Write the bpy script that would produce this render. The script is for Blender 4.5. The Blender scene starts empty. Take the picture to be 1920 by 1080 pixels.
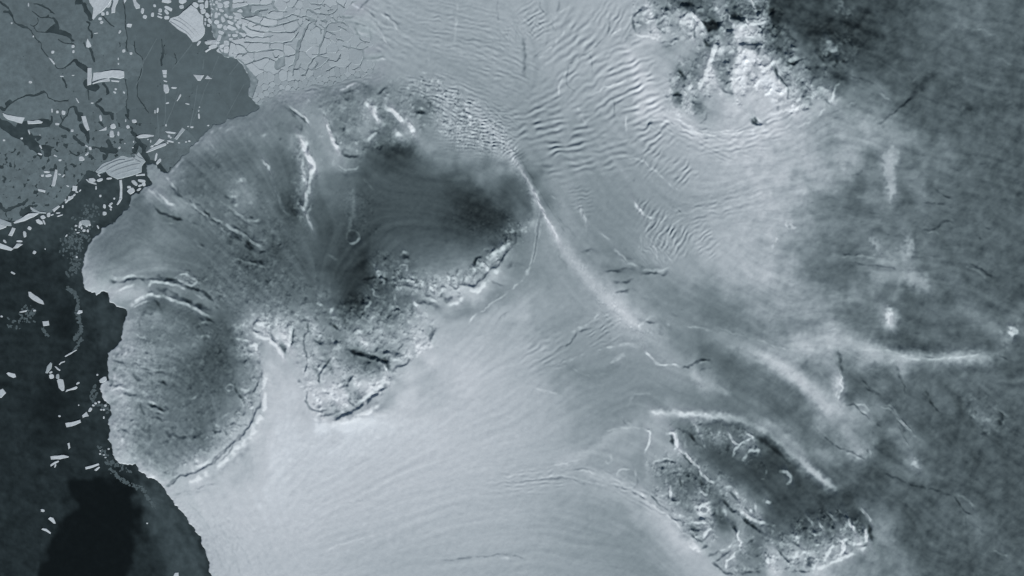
import bpy, math, heapq
import numpy as np
from mathutils import Vector

# ------------------------------------------------------------------ camera, sky, sun, exposure
SC = bpy.context.scene
COL = SC.collection
SUN_AZ = (0.42, -0.907)            # horizontal direction towards the sun (image lower right)
SUN_EL = math.radians(26)
TAN = math.tan(SUN_EL)

cam_data = bpy.data.cameras.new('satellite_camera')
cam = bpy.data.objects.new('satellite_camera', cam_data)
COL.objects.link(cam)
cam.location = (0, 0, 420)
cam.rotation_euler = (0, 0, 0)
cam_data.sensor_width = 36
cam_data.lens = 36 * 420 / 192.0
cam_data.clip_start = 1.0
cam_data.clip_end = 5000
SC.camera = cam

world = bpy.data.worlds.new('World')
SC.world = world
world.use_nodes = True
wn = world.node_tree
wn.nodes.clear()
sky = wn.nodes.new('ShaderNodeTexSky')
sky.sky_type = 'NISHITA'
sky.sun_disc = False
sky.sun_elevation = SUN_EL
sky.sun_rotation = math.atan2(SUN_AZ[0], SUN_AZ[1])
bg = wn.nodes.new('ShaderNodeBackground')
bg.inputs['Strength'].default_value = 0.05
wo = wn.nodes.new('ShaderNodeOutputWorld')
wn.links.new(sky.outputs[0], bg.inputs[0])
wn.links.new(bg.outputs[0], wo.inputs[0])

sun_data = bpy.data.lights.new('sun', 'SUN')
sun_data.energy = 4.2
sun_data.angle = math.radians(0.6)
sun_data.color = (1.0, 0.975, 0.94)
sun = bpy.data.objects.new('sun', sun_data)
COL.objects.link(sun)
to_sun = Vector((SUN_AZ[0] * math.cos(SUN_EL), SUN_AZ[1] * math.cos(SUN_EL), math.sin(SUN_EL)))
sun.rotation_euler = (-to_sun).to_track_quat('-Z', 'Y').to_euler()
sun.location = to_sun * 300

SC.view_settings.view_transform = 'Standard'
SC.view_settings.look = 'None'
SC.view_settings.gamma = 1.0
SC.view_settings.exposure = 0.30
SC.view_settings.use_curve_mapping = False
GAIN = 0.86                        # picture brightness of a flat white surface under this light

# ------------------------------------------------------------------ helpers: plan coordinates
# Plan coordinates (x right, y down) cover the mapped area 0..1920 by 0..1080; one scene unit is 10 of them.
def WX(x): return (np.asarray(x, float) - 960.0) / 10.0
def WY(y): return (540.0 - np.asarray(y, float)) / 10.0
RNG = np.random.default_rng(7)

LV = np.array([20, 41, 60, 76, 90, 103, 115, 128, 141, 153, 167, 177, 188, 198, 218], float)
def lev2lin(l):
    s = np.interp(l, np.arange(15), LV) / 255.0
    return np.where(s <= 0.04045, s / 12.92, ((s + 0.055) / 1.055) ** 2.4)

def tint(t):
    """tone (linear grey) -> slightly blue grey ice colour"""
    t = np.asarray(t, float)
    k = np.clip(t / 0.6, 0, 1) ** 0.6
    r = t * (0.63 + 0.29 * k)
    g = t
    b = t * (1.11 - 0.05 * k)
    return np.stack([r, g, b, np.ones_like(t)], -1).astype(np.float32)

# ------------------------------------------------------------------ materials
def new_mat(name):
    m = bpy.data.materials.new(name)
    m.use_nodes = True
    nt = m.node_tree
    b = nt.nodes['Principled BSDF']
    return m, nt, b

def snow_material(name, bump_strength=0.25, attr='tone', scale=3.0, rough=0.75, speck=0.06):
    m, nt, b = new_mat(name)
    N, L = nt.nodes, nt.links
    a = N.new('ShaderNodeAttribute'); a.attribute_name = attr
    tc = N.new('ShaderNodeNewGeometry')
    no = N.new('ShaderNodeTexNoise'); no.inputs['Scale'].default_value = scale
    no.inputs['Detail'].default_value = 5; no.inputs['Roughness'].default_value = 0.62
    L.new(tc.outputs['Position'], no.inputs['Vector'])
    mr = N.new('ShaderNodeMapRange')
    mr.inputs['From Min'].default_value = 0.25; mr.inputs['From Max'].default_value = 0.75
    mr.inputs['To Min'].default_value = 1 - speck; mr.inputs['To Max'].default_value = 1 + speck
    L.new(no.outputs['Fac'], mr.inputs['Value'])
    mx = N.new('ShaderNodeVectorMath'); mx.operation = 'SCALE'
    L.new(a.outputs['Color'], mx.inputs[0]); L.new(mr.outputs[0], mx.inputs['Scale'])
    L.new(mx.outputs[0], b.inputs['Base Color'])
    bp = N.new('ShaderNodeBump'); bp.inputs['Strength'].default_value = bump_strength
    bp.inputs['Distance'].default_value = 0.05
    n2 = N.new('ShaderNodeTexNoise'); n2.inputs['Scale'].default_value = scale * 1.7
    n2.inputs['Detail'].default_value = 4
    L.new(tc.outputs['Position'], n2.inputs['Vector'])
    L.new(n2.outputs['Fac'], bp.inputs['Height'])
    L.new(bp.outputs[0], b.inputs['Normal'])
    b.inputs['Roughness'].default_value = rough
    b.inputs['Specular IOR Level'].default_value = 0.12
    return m

MAT_LEVEL = {}
def flat_material(name, level, speck=0.10, scale=2.5, bump=0.2):
    """ice of one kind: colour from its tone level with procedural mottling"""
    m, nt, b = new_mat(name)
    N, L = nt.nodes, nt.links
    tc = N.new('ShaderNodeNewGeometry')
    oi = N.new('ShaderNodeObjectInfo')
    no = N.new('ShaderNodeTexNoise'); no.inputs['Scale'].default_value = scale
    no.inputs['Detail'].default_value = 6; no.inputs['Roughness'].default_value = 0.65
    L.new(tc.outputs['Position'], no.inputs['Vector'])
    mr = N.new('ShaderNodeMapRange')
    mr.inputs['From Min'].default_value = 0.25; mr.inputs['From Max'].default_value = 0.75
    mr.inputs['To Min'].default_value = 1 - speck; mr.inputs['To Max'].default_value = 1 + speck
    L.new(no.outputs['Fac'], mr.inputs['Value'])
    m2 = N.new('ShaderNodeMapRange')
    m2.inputs['To Min'].default_value = 1 - min(speck, 0.12) * 0.6; m2.inputs['To Max'].default_value = 1 + min(speck, 0.12) * 0.6
    L.new(oi.outputs['Random'], m2.inputs['Value'])
    mu = N.new('ShaderNodeMath'); mu.operation = 'MULTIPLY'
    L.new(mr.outputs[0], mu.inputs[0]); L.new(m2.outputs[0], mu.inputs[1])
    mx = N.new('ShaderNodeVectorMath'); mx.operation = 'SCALE'
    L.new(oi.outputs['Color'], mx.inputs[0])
    L.new(mu.outputs[0], mx.inputs['Scale'])
    L.new(mx.outputs[0], b.inputs['Base Color'])
    bp = N.new('ShaderNodeBump'); bp.inputs['Strength'].default_value = bump
    bp.inputs['Distance'].default_value = 0.05
    L.new(no.outputs['Fac'], bp.inputs['Height'])
    L.new(bp.outputs[0], b.inputs['Normal'])
    b.inputs['Roughness'].default_value = 0.7
    b.inputs['Specular IOR Level'].default_value = 0.12
    MAT_LEVEL[name] = level
    return m

M_SNOW = snow_material('wind_packed_snow', 0.06, scale=3.2, speck=0.04)
M_SEA = snow_material('dark_sea', 0.05, scale=1.2, rough=0.35, speck=0.12)
M_SEAICE = flat_material('grey_first_year_ice', 5.0, 0.26, 0.8, 0.5)
M_FASTICE = flat_material('darker_fast_ice', 4.3, 0.18, 0.5, 0.4)
M_YOUNG = flat_material('thin_young_ice', 2.9, 0.35, 2.0, 0.1)
M_BERG = flat_material('white_berg_snow', 11.0, 0.10, 1.6, 0.8)
M_BERG2 = flat_material('grey_berg_snow', 9.2, 0.12, 1.6, 0.8)
M_BLOCK = flat_material('shelf_block_snow', 10.3, 0.05, 2.0, 0.3)
M_BLOCKB = flat_material('shelf_block_pale_snow', 11.2, 0.05, 2.0, 0.3)
M_BLOCKG = flat_material('shelf_block_grey_snow', 9.5, 0.04, 2.0, 0.3)

# ------------------------------------------------------------------ raster
STEP = 1.5
X0, X1, Y0, Y1 = -24.0, 1944.0, -24.0, 1104.0
xs = np.arange(X0, X1 + 0.01, STEP)
ys = np.arange(Y0, Y1 + 0.01, STEP)
NX, NY = len(xs), len(ys)
PX, PY = np.meshgrid(xs, ys)

def fgrid(shape):
    h, w = shape
    return np.meshgrid(np.fft.rfftfreq(w), np.fft.fftfreq(h))

_FX, _FY = fgrid((NY, NX))
_FR = np.hypot(_FX, _FY) / STEP          # cycles per plan unit

_BANDS = {}
def band(wl, width=0.55, seed=0):
    """band-limited relief noise; one sheet per wavelength step, shifted by the seed"""
    key = (int(round(math.log(wl) * 5)), 1 if width > 0.65 else 0)
    if key not in _BANDS:
        _BANDS[key] = _band(math.exp(key[0] / 5.0), 0.85 if key[1] else 0.5, 1000 + key[0] * 2 + key[1])
    return np.roll(_BANDS[key], ((seed * 397) % NY, (seed * 613) % NX), (0, 1))

def _band(wl, width, seed):
    r = np.random.default_rng(seed)
    w = np.fft.rfft2(r.standard_normal((NY, NX)))
    with np.errstate(divide='ignore'):
        f = np.exp(-(np.log(np.maximum(_FR, 1e-6) * wl) / width) ** 2)
    n = np.fft.irfft2(w * f, s=(NY, NX))
    return (n / n.std()).astype(np.float32)

def blur(a, s):
    if s <= 0: return a
    pad = int(min(4 * s / STEP + 2, 200))
    b = np.pad(a, pad, mode='edge')
    fx, fy = fgrid(b.shape)
    g = np.exp(-2 * (math.pi * s / STEP) ** 2 * (fx ** 2 + fy ** 2))
    o = np.fft.irfft2(np.fft.rfft2(b) * g, s=b.shape)
    return o[pad:pad + a.shape[0], pad:pad + a.shape[1]]

def sstep(a, b, x):
    t = np.clip((x - a) / (b - a), 0, 1)
    return t * t * (3 - 2 * t)

def inside(poly, x, y):
    p = np.asarray(poly, float)
    r = np.zeros(x.shape, bool)
    j = len(p) - 1
    for i in range(len(p)):
        xi, yi = p[i]; xj, yj = p[j]
        c = ((yi > y) != (yj > y))
        with np.errstate(divide='ignore', invalid='ignore'):
            r ^= c & (x < (xj - xi) * (y - yi) / (yj - yi + 1e-12) + xi)
        j = i
    return r

def dist_poly(pts, x, y, closed=False):
    p = np.asarray(pts, float)
    n = len(p)
    d = np.full(x.shape, 1e9)
    for i in range(n if closed else n - 1):
        a = p[i]; b = p[(i + 1) % n]
        v = b - a
        l2 = max(v @ v, 1e-9)
        t = np.clip(((x - a[0]) * v[0] + (y - a[1]) * v[1]) / l2, 0, 1)
        d = np.minimum(d, np.hypot(x - a[0] - t * v[0], y - a[1] - t * v[1]))
    return d

def smooth_line(pts, n=4):
    """Catmull-Rom subdivision of a traced line"""
    p = np.asarray(pts, float)
    if len(p) < 3: return p
    q = np.vstack([2 * p[0] - p[1], p, 2 * p[-1] - p[-2]])
    out = []
    for i in range(1, len(q) - 2):
        a, b, c, d = q[i - 1], q[i], q[i + 1], q[i + 2]
        for k in range(n):
            t = k / n
            out.append(0.5 * (2 * b + (c - a) * t + (2 * a - 5 * b + 4 * c - d) * t * t + (3 * b - a - 3 * c + d) * t ** 3))
    out.append(p[-1])
    return np.array(out)

JX = (band(40, 0.7, 11) * 2.2 + band(12, 0.6, 12) * 0.9)
JY = (band(40, 0.7, 13) * 2.2 + band(12, 0.6, 14) * 0.9)
JX2 = band(90, 0.7, 21) * 10 + JX
JY2 = band(90, 0.7, 22) * 10 + JY

def window(pts, pad):
    p = np.asarray(pts, float)
    i0 = max(int((p[:, 1].min() - pad - Y0) / STEP), 0); i1 = min(int((p[:, 1].max() + pad - Y0) / STEP) + 2, NY)
    j0 = max(int((p[:, 0].min() - pad - X0) / STEP), 0); j1 = min(int((p[:, 0].max() + pad - X0) / STEP) + 2, NX)
    return slice(i0, i1), slice(j0, j1)

def soft_mask(poly, soft, jit=1.0):
    """1 inside, fading to 0 over `soft` outside the outline"""
    out = np.zeros((NY, NX), np.float32)
    s = window(poly, soft + 12)
    x = PX[s] + JX[s] * jit; y = PY[s] + JY[s] * jit
    d = dist_poly(poly, x, y, True)
    d = np.where(inside(poly, x, y), -d, d)
    out[s] = sstep(soft, -soft, d)
    return out

def C(k, pts, z=4.0):
    """traced points of a map sheet: k = (x origin, y origin)"""
    return [(k[0] + p[0] / z, k[1] + p[1] / z) for p in pts]

c1, c2, c3, c4 = (0, 0), (480, 0), (960, 0), (1440, 0)
c5, c6, c7, c8 = (0, 270), (480, 270), (960, 270), (1440, 270)
c9, c10, c11, c12 = (0, 540), (480, 540), (960, 540), (1440, 540)
c13, c14, c15, c16 = (0, 810), (480, 810), (960, 810), (1440, 810)

# ------------------------------------------------------------------ snow and ice tone with light and shade painted in, surveyed on a 60 x 45 net
_ = np.nan
ROWS = [
 [_,_,_,_,_,_,9,10,   10,9.5,9.5,10,9.5,9.5,9.5,9.8,   10,10,10.5,10.5,10.3,9,5.5,5,   2.8,2.6,2.8,2.6,3.5,5,5,4.5],
 [_,_,_,_,_,_,9,10,   10,9.3,9.3,9.5,9.5,9.5,9.5,9.6,  9.8,10,10.3,10.3,10.2,8.5,5.5,6, 3.5,2.2,2,2.4,3.8,4.8,4.8,4.5],
 [_,_,_,_,_,_,_,9.5,  9.5,9.3,9.5,9.3,9.4,9.2,9.2,9.5, 9.5,10,10.5,11,11,10,8,9,         8,4.5,3,3.2,4,4.3,4.5,4.3],
 [_,_,_,_,_,_,_,9,    9,8.8,8.3,8.3,9,9,9,9.3,         9,9.8,10,10.8,11.5,10,9,12,       11,7,5,4.5,3.8,4,4.3,4],
 [_,_,_,_,_,_,_,8,    7,7.5,7.2,8,8.3,8.8,9.2,9,       8.8,9.3,9.6,10,10.8,11,11,12.5,   12,9.5,8,6.5,4.3,4,3.8,4.2],
 [_,_,_,_,_,_,7,6.5,  6.8,8.3,7,7.5,6.5,8,9.3,9.3,     8.6,9,9,9.6,10.3,11,11,12,        11,9.5,8.8,8.5,5.5,4.5,4.5,4],
 [_,_,_,_,_,7,6.5,6,  5.5,9,7,3.5,3,6,7.5,8.5,         8,8.6,9,9.2,9.8,10.3,11.3,12,     11.3,10.5,9.5,9.5,7,6,4.5,4],
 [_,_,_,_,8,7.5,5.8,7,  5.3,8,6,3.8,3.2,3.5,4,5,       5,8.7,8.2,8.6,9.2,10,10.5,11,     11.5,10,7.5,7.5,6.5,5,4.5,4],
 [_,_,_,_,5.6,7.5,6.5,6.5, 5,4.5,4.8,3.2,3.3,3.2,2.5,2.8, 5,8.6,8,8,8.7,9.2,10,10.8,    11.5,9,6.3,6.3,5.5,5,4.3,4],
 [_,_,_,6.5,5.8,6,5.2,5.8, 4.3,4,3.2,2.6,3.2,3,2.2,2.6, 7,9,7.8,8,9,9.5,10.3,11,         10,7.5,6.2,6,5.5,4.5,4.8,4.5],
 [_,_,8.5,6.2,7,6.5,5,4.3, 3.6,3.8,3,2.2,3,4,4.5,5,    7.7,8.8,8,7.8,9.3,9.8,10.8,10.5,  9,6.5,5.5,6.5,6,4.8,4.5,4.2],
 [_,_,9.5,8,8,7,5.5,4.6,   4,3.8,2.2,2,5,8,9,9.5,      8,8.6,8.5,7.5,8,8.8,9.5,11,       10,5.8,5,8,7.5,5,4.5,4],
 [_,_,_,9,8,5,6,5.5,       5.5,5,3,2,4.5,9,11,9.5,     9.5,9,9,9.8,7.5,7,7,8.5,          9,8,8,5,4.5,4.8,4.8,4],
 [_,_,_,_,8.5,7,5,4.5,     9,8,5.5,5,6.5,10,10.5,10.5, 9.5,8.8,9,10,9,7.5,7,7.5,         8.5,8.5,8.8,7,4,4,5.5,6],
 [_,_,_,9,8,6.5,4,5,       11,9,7.5,7.5,9,11,11.5,11,  10.5,9,8.5,8.8,8.5,7,6.5,7.5,     8.5,9,8.5,8.5,7.5,6,7,4.5],
 [_,_,_,9.5,7.5,5,4,6.5,   11,10.5,8.5,6.5,9,11,12.5,11.5, 10.5,8.6,8,8,8.3,8.5,8.5,6,   7,9,7.5,4.8,5,4,4,4.2],
 [_,_,_,9.5,7.5,5,3.8,6.5, 12,11.5,11,9.5,11.5,11,12,11.5, 11,9.5,8.3,8,7.5,7,6.5,5.5,   5,8,9,4.6,4,3.6,4,4.5],
 [_,_,_,9.5,7.5,6,5,8.5,   12.5,12.5,11,13,13,12.5,12,11.5, 11,10,8.5,8,9.5,8,6,6.5,     4.5,6,8,7.5,4.5,3.2,3.8,3.8],
 [_,_,_,10,8,6.5,7.5,10.5, 13,13,13,13,12.6,12.5,12,11.6, 11,10.2,9,9.5,9,6.5,5,4,       8,6.5,7.5,7,5,4,3.6,3.4],
 [_,_,_,_,11,9,11,12,      13.2,12.8,12.6,12.3,12.2,12,11.8,11.4, 10.8,10.2,9.6,9.3,7.5,5.5,4.5,3.5, 2.8,5,4.5,3.8,6,4,3.6,3.4],
 [_,_,_,_,_,11.5,12,12.3,  13,12.6,12.3,12,12,11.8,11.5,11, 10.5,9.8,9.5,10.3,9,7.5,5.5,4.5, 2.8,3,3.6,3.8,4,3.6,3.3,3.4],
 [_,_,_,_,_,_,12,12.3,     12.6,12.3,12,11.8,11.6,11.4,11,10.8, 10.2,9.4,8.8,9,10.5,9.5,4.5,5, 3.4,3,3.4,5.5,4,4.2,4.5,3.5],
 [_,_,_,_,_,_,11.3,12,     12,12,11.6,11.2,11,10.8,10.7,10.5, 10,9.3,8.6,8,8.8,11,8,6, 7.5,8,9,7,4.2,3.8,4.3,4],
 [_,_,_,_,_,_,11,11.7,     11.6,11.6,11.2,10.8,10.5,10.4,10.3,10, 9.8,9.3,9,8.3,8,9,9.5,7.5, 10,10,8,7.5,4.5,3.6,3.5,4],
]
net = np.array(ROWS, float)
while np.isnan(net).any():                    # carry the tone of the coast out under the sea
    m = np.isnan(net)
    acc = np.zeros_like(net); cnt = np.zeros_like(net)
    p = np.pad(net, 1, constant_values=np.nan)
    for dy in (-1, 0, 1):
        for dx in (-1, 0, 1):
            q = p[1 + dy:1 + dy + net.shape[0], 1 + dx:1 + dx + net.shape[1]]
            ok = ~np.isnan(q)
            acc[ok] += q[ok]; cnt[ok] += 1
    f = m & (cnt > 0)
    net[f] = acc[f] / cnt[f]

def sample_net(a, gx, gy):
    """bicubic (Catmull-Rom) sampling of the net"""
    fx = np.clip((gx - 30) / 60.0, 0, a.shape[1] - 1.001); fy = np.clip((gy - 22.5) / 45.0, 0, a.shape[0] - 1.001)
    ix = fx.astype(int); iy = fy.astype(int)
    tx = fx - ix; ty = fy - iy
    def wts(t):
        return (-.5 * t + t * t - .5 * t ** 3, 1 - 2.5 * t * t + 1.5 * t ** 3, .5 * t + 2 * t * t - 1.5 * t ** 3, -.5 * t * t + .5 * t ** 3)
    wx, wy = wts(tx), wts(ty)
    o = np.zeros_like(fx)
    for i in range(4):
        yy = np.clip(iy + i - 1, 0, a.shape[0] - 1)
        for j in range(4):
            xx = np.clip(ix + j - 1, 0, a.shape[1] - 1)
            o += wy[i] * wx[j] * a[yy, xx]
    return o

T = sample_net(net, PX + JX2 * 0.6, PY + JY2 * 0.6)

# ------------------------------------------------------------------ finer surveys (20 net) of tone and shade in the rugged places
def _n(t): return np.array([[float(v) for v in r.split()] for r in t.strip().splitlines()])
PATCH = [
 (1440, 240, _n("""
12.3 11.8 11.3 10.5 9 8.5 9 8.8 8 8.3 8.3 8.6 8.5 7 5.5 4.8
11.5 11 11 10.2 9.5 8.5 8 9 9 8.5 8.3 8 8.3 6.8 5.5 4.8
11 10.5 11 10.8 10 9 10 10 9 6.5 7 9.5 6.5 5.2 6 6
11 11 10.5 11 10.2 9.5 9.5 9.5 9.2 6.2 7.2 9.5 6 5.5 6.5 6
11.5 12 9.5 9.5 10.2 9.8 8.8 9 6 6.5 7 9 6.5 6.8 6.5 5.2
11 10.2 10.5 11 10.2 9 8 6 5.8 6.2 6.2 9 5 6 6.8 5
9.8 10.2 10 10 7.5 6.8 6 5.5 5.5 6.5 6.5 8.5 5 5 6 5
11.2 10.8 10.5 9 7 6.8 6 5.2 5.2 5.5 6.2 7 5.2 5.2 6.5 5
10.5 10.3 8.5 8 6.5 6.3 5.8 5.2 4.8 4.8 6 5.6 5.3 5.2 4.8 5""")),
 (1300, 560, _n("""
6.8 6.5 6.8 6.8 7 8 9 8.8 9 8.8 9 9 9 7.5 5.5 5
6.3 5.9 6 6.3 7 8 8.5 9 8.5 8.5 9 8.3 7.5 6.5 5.3 5
7.3 6.8 6.2 6.3 6.7 7 7 7.3 7.2 7.3 7.3 7.5 9 9 7.5 6
6 7.5 8.5 8 7.5 7.2 7.3 8 8.5 9.5 10 10.3 10.5 10.5 8 7.5
5.2 5.5 6.5 8.5 9 9.2 8.8 9 9.5 10.5 11 11 10.7 9.5 9 10.5
5.2 5.5 5.2 5 7 10 10.8 10.3 9.5 9.5 8.5 9 9.5 8 6.5 9
6.3 7 5 4.8 5.5 6 8 10.8 11.5 9.5 6 8 8 8 5 6
9.5 8.5 6.5 5.2 5.2 5.6 5.8 6.5 9.5 11.2 9.5 7.5 7 8.5 5 4.2
9.5 9.5 8 5.2 5 5.2 5.2 5.5 5.5 7 11 11 7.5 10 6.5 4.2""")),
 (1560, 560, _n("""
6.5 6 5.8 6 7 5.2 4.8 4.8 5 4.6 4.6 5.5 6 5.5 4 3.6
6.8 5.5 5.5 6.5 7.5 11 5 4.6 4.8 4.8 4.5 5 6.8 6.5 5.2 4
9 7 5.5 5.5 7 10.5 4.6 4.5 4.5 4.6 4.4 4.5 5 5.5 6.5 6.5
10.2 9 8 6.5 4.8 4.2 3.8 4 4.6 5.2 4.5 4.5 4.5 4.4 5.5 7
9.5 9.5 9.8 10 9 6.5 4.5 3.6 3.5 3.8 5 5.5 5.5 5 4.5 5.5
7 7.5 9 10 10.2 9.8 9.8 9.3 8.5 8.5 9.5 9.8 9.5 9 7.5 4
8 6 7.5 6.5 5.5 6.5 9 7 5.5 6 6 5.5 5.2 5.2 4.8 3.8
8.5 4.8 4.5 5.5 4.5 4.2 6.8 5 4.6 4.4 4.6 4.6 5 5.8 4.8 4.8
10 4.6 4.3 5.5 5 4.2 4.5 4.5 4.6 4.4 4.5 4.3 5 5.3 5 4.6""")),
 (1480, 700, _n("""
11 10.8 9 8.5 10 5 4.8 5 5.5 4.6 5.5 5.5 4.6 4.5 4.6 4.8
7 10.5 10 8.5 10.5 4.8 4.6 4.5 6 4.4 4.5 4.4 4.5 4.6 4.6 4.5
5.5 7 10.3 10 10 5.5 6.5 6 5 4.2 4.3 4.3 4.3 4.5 5 4.6
5 6.5 7.5 10.3 9.8 9.2 9 8 6.5 5.3 4.3 4.3 4.2 4 4.3 3.9
6 6 7.5 8.5 9 8.8 7.8 7.3 5 4.3 5.5 4.5 3.6 3.6 3.4 3.4
5.5 5.5 6.5 7.5 8 8.3 7.5 6 5 6.5 6.5 5.5 4 3.7 3.3 3.2
8 6.5 6 5.2 7 7.8 8 7.5 3.8 3.5 6.5 6.5 5.5 4 3.5 3.2
9 6 7 7.5 7 7.5 9.5 7 3.6 3.7 5.5 6.5 4.8 4 3.6 3.2
6 7 5 6.5 6.8 5.5 5 4 3.5 4.3 4.5 8.5 4.3 3.8 3.5 3.3""")),
 (260, 210, _n("""
7 7 7 7 7 7 7 7 7 7 7 7 7 7 7.3 7.8
7 7 7 7 7 7 7 7 7.5 7.2 7 7 6.8 6.5 6.3 7.5
7 7 7 7 7 7.5 8 7.2 6.6 6.5 6.8 7.2 7 6.8 8 9
7 7 7 7 7 7.3 7.2 6.4 5.8 5.6 5.6 6.2 6 5.6 8.5 11
7 7 7.5 6.8 6 5.4 5 5 5 5 5.2 6.5 5.5 5 5.5 10
8 8 8 7 5.8 5.2 5 5.3 5.3 5.4 5.6 6.2 5.6 5 4.8 8.5
8.3 8 8.3 7.2 5.3 5 5 5.3 6 7 5.8 5.4 5.2 5 5.2 9
8.3 8.3 7.5 6.2 5.2 4.8 5 5.2 6.5 7.5 7 5.4 5.2 4.2 4 8
7.5 8.3 8 6.8 6.5 5 5 5.3 6.2 6.8 6.5 5.2 4.8 3 3 6.5""")),
 (280, 360, _n("""
7.3 8.3 7.8 7 6.3 5.3 5.4 6 7.5 7.8 5.8 5.5 3.8 3.5 6 5.5
6.5 6.5 8.2 7.5 6.8 5.2 5.5 6.2 6.8 6 5.5 5 3.5 2.4 5 4.6
6.8 5.5 5.4 6.5 5.8 6 5.2 5.8 6 5.3 5 4.8 4.3 3 5.5 4.8
6.8 6.5 5.8 5.3 5.2 5.5 5.5 6 4.5 5.5 4.6 4.5 4.2 4 4.5 5
7 7 6.5 5.8 5 4.8 4.8 4.2 5.2 4.2 4.8 4.3 3.8 4 4.4 4.6
6.5 6.3 6 5.6 4.9 5 4.7 4.5 4 3.6 4.6 3.4 3.6 4.2 4.2 4.2
7.5 6.6 5.8 5.4 5.3 5 4.8 4.8 3.6 3.2 3.2 3.8 3.6 4.3 3.8 4
9 8 6.8 5.5 5 4.6 5.2 5 4.4 3.8 4 3.8 4.2 4 4 3.8
9 8.5 8.5 7.5 5.8 4.8 5 5.2 4.2 4 3.6 3.4 3.8 4 4.3 4""")),
 (140, 500, _n("""
10 9.5 7.5 8 8.5 8.5 7.5 7 6 6 5.8 5 4.8 4.6 4.8 4.4
10.5 10.5 10 9.5 9.5 8 8.3 7 6 7 7 5 4.6 4.5 4.5 4.3
11 11 10.5 11 11 11 10 7 7 7.5 6 6 6.5 5 4.8 4.6
10 10 10 9.5 8.5 8.3 6.5 4.3 4.6 6 5.5 6 6.3 6 4.6 5
9 9 9 9 9.3 8 7 7.8 6.5 5 4.6 4.3 4.5 5.5 6 5.4
9 9 9 9 9.5 9 7.2 6.5 6.6 6 5.2 4.2 4.2 3.4 4.4 5
9 9 9 9 10 8.2 6.8 6.5 6.4 5.5 5.4 5 4.5 3.8 3.6 7
9 9 9 9.5 9.5 8.3 7.2 6.6 6.8 6.2 6.6 6.2 3.8 3.4 3.6 6
9 9 9 9.8 9.3 8.3 7.5 7.3 7 6.8 5.8 4.6 3.8 3.6 4 5""")),
 (190, 640, _n("""
9 9 9.5 8.8 8.3 7.2 6.8 6.6 5.8 4 3.2 3 3.6 4 8 9
9 9.3 9 8.6 7.8 7 6.4 5.3 4.3 3.6 3 3 4 5.5 8.5 10.5
9.3 8.2 8.5 8.4 7.6 6.6 5.4 4.6 4 3.6 3.3 3.5 5 7 8 11
9 9.2 8.8 8 7 6.5 5.6 4.6 3.8 3.6 3.8 4 5.2 7 8.5 11
10 10 9 7.4 6.8 6 5.2 4.8 4 4 4 4.4 5.5 7.2 9 11.3
9.5 9.8 9.5 7.4 6.6 6 5.3 5 4.6 4.6 4.8 5.5 6.8 8.5 9.5 11.5
9 9 8.8 7.2 6.4 6.2 5.6 5.2 4.9 4.5 5 6 7.3 8.5 10.5 12
9.5 9.2 8.6 7 6.2 6 5.8 5.4 5 4.6 5.5 7 9 10.5 11 12
9.5 9.5 8.8 6.6 5.6 5.7 6 5.8 5.4 5.2 6.5 9 10.5 11 12.3 12
9.5 10 9 7.2 6.6 6 5.8 5.6 5.8 5.6 7.5 9 11 11.5 12 12
10 10.8 10 8 6.8 6.6 6.6 6.6 7 8 10.5 11.8 11 11.5 12 12.2
10 11 10.8 10 8.8 7.6 7.6 8.6 10.5 11.5 11 11.3 12 11 11.8 12.3
10 10 10 11 11.3 10.5 9 10.5 11 11.3 11.2 12 11.5 11.2 12 12.2
10 10 10 10 11 11.5 11.5 11.3 11.5 12 12 11.8 11.3 12 12.2 12.3""")),
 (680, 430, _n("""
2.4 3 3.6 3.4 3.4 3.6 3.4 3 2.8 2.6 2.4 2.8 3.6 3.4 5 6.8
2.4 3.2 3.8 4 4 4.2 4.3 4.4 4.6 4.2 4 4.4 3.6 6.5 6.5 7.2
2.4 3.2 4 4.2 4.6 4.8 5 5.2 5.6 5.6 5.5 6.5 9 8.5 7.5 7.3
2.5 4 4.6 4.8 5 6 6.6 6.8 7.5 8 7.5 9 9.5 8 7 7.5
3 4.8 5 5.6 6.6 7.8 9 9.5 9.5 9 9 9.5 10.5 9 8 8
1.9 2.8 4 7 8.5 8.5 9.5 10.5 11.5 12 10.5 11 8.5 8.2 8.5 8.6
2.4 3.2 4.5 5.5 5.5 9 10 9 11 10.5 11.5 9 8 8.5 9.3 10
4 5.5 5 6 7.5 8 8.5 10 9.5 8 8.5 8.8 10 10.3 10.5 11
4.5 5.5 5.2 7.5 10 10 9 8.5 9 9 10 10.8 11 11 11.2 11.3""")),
 (400, 500, _n("""
5 4.8 4.6 4 4 4.2 4.4 4.6 4.4 4.2 4 2.6 2 2 2.2 5
5.2 4.8 5 4.4 4.2 4.6 4.8 4.6 4.6 4.2 4 3 2 1.8 2 3.5
5.5 5.2 5.8 5 5 5.4 5 4.8 5 5 5.2 3.8 2.4 2 3.5 4.5
5 5.6 5.5 6.2 6.4 6.2 6.2 6.2 6.2 6 5.5 5.2 3.4 2.6 4.5 5
4.4 5 5.5 8 8.8 8.2 9 7.5 8 8 6.6 5.6 5.2 4.8 5.5 7
3.6 4.5 8 9.5 11 10.5 11 9.5 9 9 6.2 6 6.6 7.5 8.8 9
3.8 4 6.5 8.5 11 11.5 12.5 9 9 9 7.2 6.4 8 9.5 9 9.5
3.2 4 7 9 9.8 11 10 10 10.5 10 9.3 8.5 7 8.5 8 9
3.4 4.2 8 9.5 10 11 12 11.5 11 10 8.8 8.5 6.5 6 8 9""")),
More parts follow.
